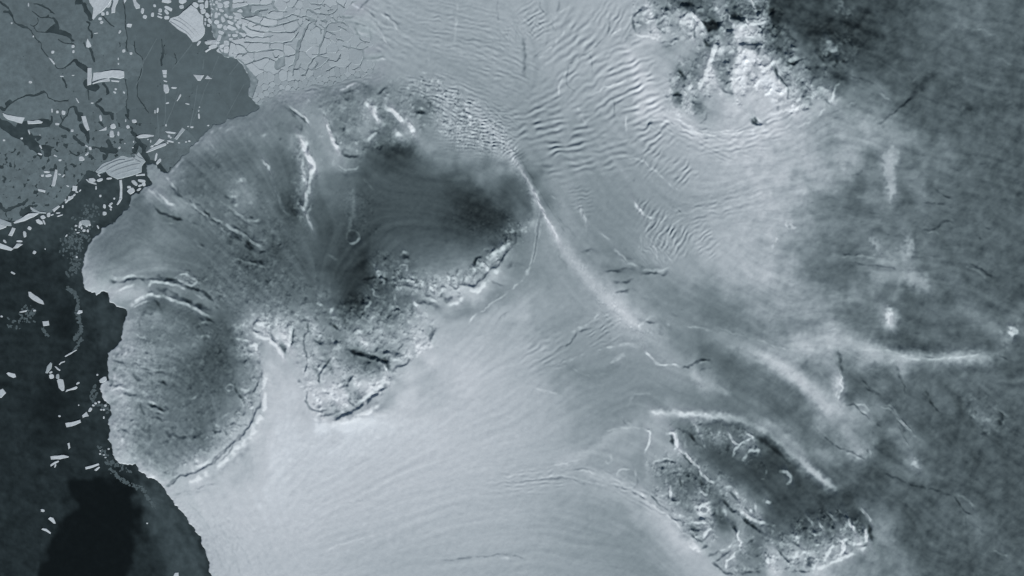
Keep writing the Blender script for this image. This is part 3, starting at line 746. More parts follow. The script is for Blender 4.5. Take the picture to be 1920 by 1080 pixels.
R = [  # (sheet, half width, strength, points)
 (c2,4,.16,[(1320,325),(1450,350),(1560,400),(1650,450)]),(c2,3,.2,[(1500,0),(1510,70),(1500,160),(1490,320)]),(c2,2.2,-.25,[(1810,0),(1815,160)]),
 (c2,2.5,.2,[(1290,500),(1300,430)]),(c2,3,-.25,[(1510,75),(1490,85)]),
 (c2,3.2,1.5,[(815,772),(855,792),(885,805),(888,850),(905,890),(918,925)]),(c2,3.2,1.5,[(975,808),(1035,842),(1075,890),(1110,925)]),(c2,3.4,1.5,[(1135,905),(1165,955),(1190,1020)]),
 (c2,4,1.1,[(290,1025),(335,1032),(365,1065)]),(c2,3,-.4,[(200,800),(260,840),(330,930),(350,1000)]),(c2,3,.25,[(430,700),(500,830),(560,930),(590,1040)]),
 (c2,5,-.3,[(930,930),(950,880),(930,820)]),(c2,3,-.5,[(1020,1060),(1110,1050),(1190,1040)]),
 (c2,3,-.3,[(540,880),(600,940),(640,1010)]),(c2,3,.3,[(730,900),(800,940),(880,920)]),(c2,2.5,-.35,[(640,660),(740,610),(830,640)]),(c2,2.5,.3,[(560,680),(660,660),(760,620)]),
 (c2,2.5,.3,[(1480,640),(1540,650),(1600,690)]),(c2,2.5,.3,[(1240,545),(1330,550),(1420,580)]),
 (c6,3.6,1.25,[(350,10),(365,60),(395,110),(425,160),(418,230),(402,290),(392,360),(375,420),(366,490)]),(c6,3,.7,[(350,90),(352,180),(372,280),(380,340)]),
 (c6,2.6,.35,[(412,465),(385,540),(410,600),(430,660)]),(c6,2.4,.5,[(45,120),(85,170),(105,220)]),(c6,2.4,.18,[(105,220),(150,350),(240,540)]),
 (c6,2.5,.5,[(300,420),(330,470),(365,500)]),(c6,3,-.5,[(340,400),(330,440)]),
 (c6,3.2,-.75,[(1910,775),(1840,850),(1750,930),(1650,1050),(1530,1040),(1440,1050)]),(c6,3,-.5,[(1690,850),(1650,870),(1620,920)]),(c6,4,.5,[(1900,750),(1820,800),(1740,880),(1600,960)]),
 (c6,3,-.4,[(780,1020),(900,1000),(1020,1020),(1160,1060)]),(c6,3,-.35,[(940,860),(980,920),(1080,970)]),
 (c6,2.4,.2,[(570,110),(600,180),(680,210),(800,200)]),(c6,2.4,-.2,[(640,170),(700,190),(760,180)]),(c6,3,.16,[(800,250),(860,320),(890,370)]),
 (c6,3,-.2,[(0,790),(100,830),(200,870)]),(c6,2.5,.2,[(540,830),(610,870)]),(c6,3,.4,[(860,900),(910,920)]),
 (c5,3,-.45,[(1240,260),(1330,370),(1450,450),(1560,540),(1750,660),(1920,770)]),(c5,3,-.4,[(1480,480),(1560,570),(1750,700),(1910,810)]),(c5,3,.35,[(1250,240),(1310,330),(1400,420),(1550,540)]),
 (c5,3,-.3,[(1070,390),(1160,480),(1270,550),(1390,570)]),(c5,3,.3,[(1110,330),(1200,420),(1300,470)]),(c5,2.5,-.6,[(820,1028),(930,1022),(1000,1000),(1080,1012),(1200,1010),(1330,1040)]),
 (c5,2.5,-.3,[(1270,550),(1360,570),(1500,600)]),(c5,3,-.3,[(1700,480),(1800,560),(1900,620)]),(c5,3,.3,[(1640,420),(1760,500),(1860,590)]),(c5,3,.25,[(1750,320),(1820,260),(1850,290)]),
 (c5,2.5,-.3,[(1250,230),(1300,170),(1360,100)]),(c5,2.5,.25,[(1380,60),(1450,20)]),
 (c9,3,.5,[(960,150),(1050,90),(1150,50),(1250,70),(1330,110),(1430,140),(1560,220)]),(c9,3.5,-.4,[(1100,30),(1250,20),(1400,90),(1550,150),(1600,180)]),(c9,2.2,-.4,[(1450,0),(1530,40),(1590,110),(1640,160)]),
 (c9,2.5,-.35,[(1490,220),(1640,300)]),(c9,2.5,.3,[(1500,260),(1560,250),(1650,300)]),(c9,2.4,-.35,[(1050,860),(1070,930),(1100,970)]),(c9,2.4,-.4,[(1110,870),(1240,920)]),(c9,2.4,.35,[(1100,890),(1240,940)]),
 (c9,2.2,-.3,[(1760,750),(1860,850)]),(c9,3,.3,[(1770,380),(1850,400),(1920,420)]),(c9,2.6,-.35,[(810,560),(900,560),(960,590)]),(c9,2.6,-.35,[(780,740),(900,770),(1010,800),(1020,770)]),
 (c9,2.6,-.3,[(840,660),(860,720),(930,740)]),(c9,2.4,-.3,[(960,490),(1040,580),(1120,640),(1200,640)]),(c9,2.4,-.3,[(1000,640),(1060,690)]),(c9,2.4,-.35,[(1180,690),(1250,720)]),
 (c9,2.4,-.3,[(1160,90),(1210,160)]),(c9,2.6,-.3,[(900,980),(1000,1000),(1050,1040)]),(c9,2.2,.3,[(1010,340),(1090,380),(1120,430)]),
 (c13,2.6,-.8,[(1850,-20),(1730,90),(1640,170),(1560,250),(1450,300),(1340,330),(1290,370),(1240,405)]),(c13,8,.22,[(1960,0),(1800,120),(1640,270),(1380,400)]),
 (c13,2.2,-.16,[(1420,535),(1520,640),(1590,760),(1640,930),(1700,1080)]),(c13,2.2,-.16,[(1600,760),(1680,900),(1730,1050)]),(c13,2.2,-.16,[(1620,640),(1740,870),(1810,1080)]),(c13,2.2,-.12,[(1740,700),(1860,950),(1910,1080)]),
 (c13,3,-.2,[(1280,500),(1400,470),(1560,430)]),(c13,2.2,-.5,[(960,240),(1000,215),(1030,230)]),
 (c10,2.4,-.4,[(375,390),(370,560),(375,700),(370,780),(395,880),(440,915),(530,915)]),(c10,4,-.65,[(560,990),(660,950),(770,890),(880,810),(980,730),(1015,690)]),(c10,4,-.45,[(1335,290),(1310,370),(1260,430)]),
 (c10,3,-.65,[(1170,510),(1130,570),(1070,590),(1030,630),(1000,680)]),(c10,3.6,.9,[(790,860),(860,790),(920,740)]),(c10,2.8,-.55,[(700,690),(680,740),(700,780),(710,860),(740,880)]),
 (c10,4,.2,[(400,960),(440,985),(560,985)]),(c10,2.6,.25,[(1340,170),(1347,300),(1330,400)]),(c10,3,-.5,[(100,330),(130,390),(200,430),(220,490)]),(c10,3.6,.8,[(270,290),(265,370),(245,470)]),
 (c10,4,.3,[(60,370),(140,420),(190,480),(210,560)]),(c10,2.6,-.4,[(950,490),(1030,500),(1080,490)]),(c10,3,-.4,[(680,480),(800,520),(900,540),(980,590)]),(c10,3,.4,[(930,560),(980,600),(990,640)]),
 (c10,3,-.4,[(480,600),(460,660),(480,720)]),(c10,3,-.4,[(470,600),(540,520),(600,480)]),(c10,3,-.5,[(1240,90),(1330,100),(1400,130)]),(c10,4,.6,[(1170,110),(1230,130),(1280,200)]),(c10,3,.6,[(1440,120),(1500,110),(1560,70)]),
 (c10,3,-.45,[(1410,90),(1470,70),(1530,50)]),(c10,3,.4,[(300,200),(360,190),(400,230)]),(c10,3,-.3,[(560,260),(620,310),(640,380)]),(c10,3,-.4,[(450,150),(480,200)]),(c10,2.5,.35,[(800,190),(860,130),(880,90)]),
 (c10,2,-.12,[(1640,370),(1760,320),(1830,240),(1910,180)]),(c10,2,.1,[(1400,150),(1420,190),(1500,160),(1700,100),(1900,20)]),
 (c11,2.2,-.3,[(330,460),(420,420),(490,340),(560,300)]),(c11,2.4,.25,[(440,330),(560,270),(640,200)]),(c11,2.2,-.16,[(230,600),(350,560),(440,510)]),(c11,2.4,.16,[(300,610),(410,580)]),(c11,2.6,.18,[(640,470),(780,430),(960,440)]),
 (c11,2.6,.35,[(1000,470),(1060,540),(1110,580),(1200,575),(1260,595)]),(c11,3,-.4,[(1270,600),(1350,575),(1430,545),(1500,560)]),(c11,3,-.25,[(1390,640),(1450,590),(1520,600)]),
 (c11,3,.2,[(860,870),(900,820),(960,790),(1050,790)]),(c11,2.4,.35,[(850,990),(890,1022)]),(c11,2.4,-.25,[(830,980),(860,1020)]),(c11,3,.16,[(440,590),(520,640),(620,660),(700,640)]),(c11,3,.18,[(720,570),(800,510),(850,480)]),
 (c11,3,-.35,[(930,230),(1000,250),(1080,260)]),(c11,3,.4,[(920,290),(960,270),(1040,210)]),(c11,2.6,-.35,[(760,40),(830,25),(880,35)]),(c11,2.6,-.3,[(1180,390),(1210,400)]),(c11,3,-.3,[(1100,540),(1150,540)]),
 (c11,3,.2,[(170,745),(270,780),(370,800)]),(c11,2.2,.2,[(700,1070),(850,1045),(1000,1050)]),(c11,2.2,-.2,[(1000,1050),(1060,1045)]),(c11,2.6,.2,[(1070,935),(1150,945)]),
 (c7,2.8,-.45,[(960,965),(1000,975),(1060,960),(1140,982),(1175,945)]),(c7,2.8,.3,[(980,945),(1050,938),(1130,955)]),(c7,3,-.35,[(690,960),(780,950),(860,930),(940,950)]),(c7,3,-.3,[(750,1035),(830,1035),(900,1020)]),
 (c7,3,-.35,[(540,810),(590,790),(640,810)]),(c7,3,.3,[(760,780),(850,860),(930,920)]),(c7,2.2,-.2,[(205,560),(185,700),(160,850),(130,960)]),(c7,2.2,.2,[(225,560),(195,720),(170,860),(110,990)]),
 (c7,3,.3,[(860,115),(960,115),(1040,170),(1110,240),(1200,320),(1250,350)]),(c7,2.6,.4,[(910,430),(960,500),(1010,540),(1050,560)]),(c7,2.2,.35,[(500,450),(515,500),(520,560)]),(c7,2.2,.35,[(530,540),(548,600),(555,660)]),
 (c7,2.6,-.4,[(1180,455),(1230,490),(1280,520)]),(c7,2.2,.35,[(0,90),(100,250),(170,370),(230,500),(340,700)]),(c7,2,-.2,[(60,100),(150,260),(250,430),(400,660)]),(c7,3,.3,[(270,390),(340,410)]),
 (c7,2.2,.14,[(1320,470),(1500,470),(1700,400),(1860,330)]),(c7,2.4,-.3,[(920,250),(900,290)]),
 (c12,2.2,.35,[(860,870),(920,890),(960,940),(1000,1010),(1080,1080)]),(c12,2.2,-.3,[(920,930),(980,1000),(1030,1080)]),(c12,2.2,-.35,[(560,870),(650,880),(690,930),(740,960),(770,990)]),(c12,2.4,.4,[(640,880),(700,870),(760,920)]),
 (c12,2.4,-.35,[(950,570),(970,640),(1010,710),(1030,800)]),(c12,3,-.4,[(530,480),(550,600),(560,700)]),(c12,2.6,-.3,[(700,680),(780,760),(840,800)]),(c12,2.4,.3,[(740,760),(800,790)]),
 (c12,3,.4,[(1510,930),(1540,970),(1570,990)]),(c12,3,.35,[(1650,870),(1720,910),(1790,960)]),(c12,2.6,-.35,[(1530,900),(1570,960)]),(c12,2.6,-.3,[(1180,760),(1220,860),(1280,930)]),(c12,2.4,-.4,[(1740,510),(1800,540)]),
 (c12,2.4,-.3,[(1150,515),(1240,520)]),(c12,3,-.35,[(780,980),(830,1020),(870,1080)]),
 (c15,2.2,-.25,[(0,378),(150,360),(330,345),(450,350),(560,400)]),(c15,2.2,.25,[(100,360),(300,330),(450,335),(560,370),(700,400)]),(c15,2.2,-.25,[(430,290),(540,270),(630,300)]),(c15,2.2,.22,[(380,300),(520,285),(620,310)]),(c15,2.2,.2,[(310,250),(420,230),(520,200)]),
 (c15,2.6,-.35,[(740,390),(880,440),(990,500)]),(c15,3,.3,[(990,500),(1100,580),(1200,650),(1290,750),(1400,860)]),(c15,2.6,.35,[(785,330),(790,290),(840,275),(920,285),(935,340)]),(c15,2.6,-.35,[(930,330),(935,400),(880,435)]),
 (c15,2.6,.35,[(1080,510),(1035,450),(1025,380),(1035,260),(1060,215),(1150,190)]),(c15,2.6,-.3,[(1070,290),(1070,240),(1150,210),(1230,220)]),(c15,2.4,.35,[(690,170),(710,230),(740,210),(740,150)]),(c15,2.4,.35,[(1030,0),(1025,80),(990,150)]),
 (c15,3.2,1.4,[(1225,10),(1237,60),(1232,130)]),(c15,3,-.7,[(1200,0),(1205,60),(1200,100)]),(c15,3.4,.8,[(1260,140),(1340,210),(1400,270),(1480,340),(1560,410),(1640,420)]),(c15,3,-.6,[(1310,210),(1370,240),(1400,310)]),
 (c15,3.2,.7,[(1480,380),(1560,440),(1630,570),(1700,600)]),(c15,3.2,-.5,[(1690,600),(1760,680),(1850,750),(1910,780)]),(c15,3.4,.8,[(1680,760),(1705,820),(1690,880),(1600,920),(1520,975),(1590,1020),(1620,1050)]),(c15,3,-.6,[(1520,960),(1580,930),(1650,890)]),
 (c15,3.2,.9,[(1400,420),(1440,450),(1470,470)]),(c15,3.4,.9,[(1480,530),(1480,590),(1400,610),(1330,610)]),(c15,3,.8,[(1250,680),(1330,690),(1420,690),(1500,680)]),(c15,3,-.7,[(1320,720),(1370,790),(1420,820)]),
 (c15,3,-.6,[(1380,640),(1450,650),(1490,610)]),(c15,3,.7,[(1390,800),(1440,800),(1500,740)]),(c15,3,.8,[(1640,20),(1680,90),(1700,110),(1720,80)]),(c15,3,.8,[(1740,190),(1780,150),(1850,130)]),(c15,3,.6,[(1650,440),(1700,470),(1740,540)]),
 (c15,2.8,.6,[(1800,530),(1830,580),(1800,610)]),(c15,3,.8,[(1180,400),(1200,480),(1190,600)]),(c15,2.6,-.5,[(1180,640),(1230,660),(1290,690)]),(c15,2.4,-.5,[(1660,680),(1690,750)]),(c15,3,.3,[(1500,980),(1580,900),(1680,790)]),
 (c15,3,.6,[(1730,1050),(1850,1060),(1910,1040)]),(c15,2.4,-.45,[(0,910),(60,940),(100,945)]),(c14,2.4,-.35,[(1400,965),(1600,940),(1750,925),(1900,915)]),(c14,3,.35,[(1820,935),(1920,945)]),(c14,2.4,.15,[(520,905),(600,855),(720,815),(900,775)]),(c14,2.2,-.12,[(630,540),(760,515),(860,510)]),
 (c14,2.4,.12,[(700,545),(820,532)]),(c14,2.2,-.15,[(0,920),(60,1010),(100,1080)]),(c14,2.2,-.1,[(520,340),(760,240),(1000,120)]),
 (c16,3,1.1,[(590,625),(615,670),(650,740)]),(c16,3,.8,[(370,670),(385,700),(410,715)]),(c16,3.6,1.5,[(718,735),(732,790),(742,810)]),(c16,3.6,1.5,[(552,825),(572,885),(535,922)]),(c16,3.4,.9,[(490,835),(430,930),(350,985),(300,1028)]),
 (c16,2.4,-.6,[(60,860),(110,930),(170,990)]),(c16,2.4,-.7,[(190,1040),(300,1037)]),(c16,2.6,.9,[(88,300),(130,292),(155,310),(168,345),(155,385)]),(c16,3.4,.8,[(540,810),(620,800),(690,840)]),(c16,3,-.6,[(630,850),(720,855),(750,830)]),
 (c16,3,.8,[(180,790),(210,810),(240,770)]),(c16,3,.6,[(530,700),(545,740)]),(c16,2.2,-.35,[(400,80),(520,130),(640,180),(740,230)]),(c16,2.2,.3,[(420,60),(560,120),(720,200)]),(c16,2.2,-.4,[(740,110),(755,160),(745,220)]),(c16,2.2,.3,[(760,130),(772,180),(750,210)]),
 (c16,3,.3,[(680,565),(730,620),(765,690)]),(c16,3,-.3,[(860,310),(980,350),(1060,390),(1200,420),(1380,470)]),(c16,2.6,-.45,[(1390,470),(1420,520),(1470,590),(1530,610)]),(c16,3,.3,[(1400,460),(1480,500),(1550,570)]),(c16,2.6,-.3,[(1570,700),(1610,760)]),
 (c16,2.4,.3,[(1680,880),(1740,910),(1800,930)]),(c16,2.4,-.3,[(1480,620),(1480,700)]),(c16,2.2,-.25,[(950,740),(980,830),(1000,860)]),(c16,2.2,.25,[(1000,430),(1020,450),(1040,440)]),(c16,2.4,.2,[(290,420),(330,530),(360,600)]),(c16,2.4,.2,[(440,580),(520,680)]),
 (c3,5,1.0,[(1505,345),(1490,480),(1460,560),(1400,650)]),(c3,9,.7,[(1730,390),(1690,480),(1695,600),(1680,690)]),(c3,6,1.0,[(1745,195),(1705,270),(1645,330)]),(c3,3,-.55,[(980,60),(910,130),(905,190),(920,245)]),(c3,4.5,-.5,[(80,250),(90,350),(95,470),(85,590)]),
 (c3,2.6,-.5,[(690,280),(580,390),(480,450),(420,490)]),(c3,2.6,.3,[(440,30),(350,110),(300,150)]),(c3,2.6,-.35,[(210,0),(215,60),(250,105)]),(c3,2.6,-.4,[(350,0),(355,50),(330,100)]),(c3,2.4,-.3,[(300,170),(320,230)]),(c3,2.4,.3,[(400,230),(310,330),(250,400),(190,450)]),
 (c3,2.4,-.3,[(280,310),(210,390),(160,440)]),(c3,2.6,-.4,[(720,150),(730,200),(715,260)]),(c3,2.6,.35,[(720,260),(780,240),(840,210)]),(c3,2.6,-.4,[(830,300),(890,260),(910,250)]),(c3,2.4,-.35,[(570,400),(595,450),(600,560)]),(c3,2.4,-.35,[(420,490),(410,560),(420,650),(470,680)]),
 (c3,2.8,.35,[(410,520),(360,640),(350,730)]),(c3,2.8,.3,[(480,790),(520,860),(560,960)]),(c3,2.4,-.35,[(760,740),(770,790),(760,880)]),(c3,3,.35,[(860,860),(850,960),(870,1010)]),(c3,3,-.4,[(1010,945),(1050,910),(1090,890)]),(c3,2.4,.35,[(580,730),(660,670),(760,640),(860,600)]),
 (c3,3,-.9,[(1560,660),(1610,700),(1660,715)]),(c3,3,1.0,[(1840,875),(1835,900),(1860,920)]),(c3,3,-1.1,[(1785,905),(1830,930),(1890,935)]),(c3,3,.9,[(1255,850),(1240,820),(1300,830)]),(c3,3,-.7,[(1180,790),(1230,830),(1330,840)]),
 (c3,2.4,.3,[(1230,890),(1350,960),(1500,990),(1700,980)]),(c3,2.4,-.2,[(1250,930),(1400,1000),(1600,1020)]),
 (c4,2.4,-.9,[(130,490),(200,470),(290,440)]),(c4,3,.9,[(60,500),(110,500),(140,560),(170,600)]),(c4,2.6,-.8,[(145,690),(150,740),(148,780)]),(c4,3,.8,[(200,770),(240,740),(250,700)]),(c4,2.6,-.7,[(60,810),(130,800)]),(c4,3,1.0,[(455,770),(480,740),(500,660),(530,620)]),
 (c4,2.6,-.7,[(435,740),(450,780),(480,790)]),(c4,3,.7,[(600,790),(640,780),(660,770)]),(c4,2.6,.35,[(420,770),(410,830),(360,890),(280,930),(200,960)]),(c4,3,-.4,[(460,850),(540,820)]),(c4,3,-.35,[(470,890),(550,880)]),(c4,2.6,.25,[(820,690),(880,740),(920,760)]),
 (c4,2.6,-.25,[(600,570),(700,600),(800,640)]),(c4,3,-.35,[(800,950),(900,880),(1000,790),(1080,720)]),(c4,2.6,.25,[(1080,620),(1130,570)]),(c4,2.6,.25,[(1540,220),(1620,230),(1680,270)]),(c4,2.6,.2,[(1710,420),(1770,460),(1830,490)]),(c4,2.6,.5,[(460,380),(500,370),(520,340)]),(c4,2.6,-.5,[(450,400),(510,395)]),
 (c8,2.6,-.35,[(550,830),(680,828)]),(c8,2.6,-.35,[(590,885),(760,910),(900,925),(970,945)]),(c8,2.6,.25,[(550,850),(700,840),(800,860)]),(c8,3,-.4,[(1250,340),(1310,380),(1380,405)]),(c8,3,-.3,[(1150,440),(1300,450),(1390,480)]),(c8,3,-.35,[(1160,640),(1240,640),(1300,590),(1350,575),(1390,600)]),
 (c8,3,-.4,[(1480,890),(1540,905),(1620,960),(1680,1000)]),(c8,3,.25,[(1470,910),(1560,950),(1640,1010)]),(c8,3,-.3,[(860,670),(920,680)]),(c8,3,-.3,[(740,510),(830,525)]),(c8,2.6,-.3,[(1370,180),(1430,200)]),(c8,3,-.3,[(1560,690),(1610,730)]),(c8,3,-.3,[(1620,620),(1670,645)]),
 (c8,3,-.3,[(1560,160),(1640,140)]),(c8,3,.25,[(1170,670),(1240,660),(1290,690)]),(c8,3,-.25,[(600,240),(680,220),(720,180)]),(c8,3,-.3,[(1000,800),(1100,850),(1280,840)]),
]
for k, w, c, p in R:
    q = C(k, p)
    if not in_fine(q): crest(q, w, c * 0.75)
d1, e1, e2, e3, l1, l2, n1 = (1180, 0), (1200, 770), (1200, 900), (1420, 900), (520, 550), (520, 620), (540, 150)
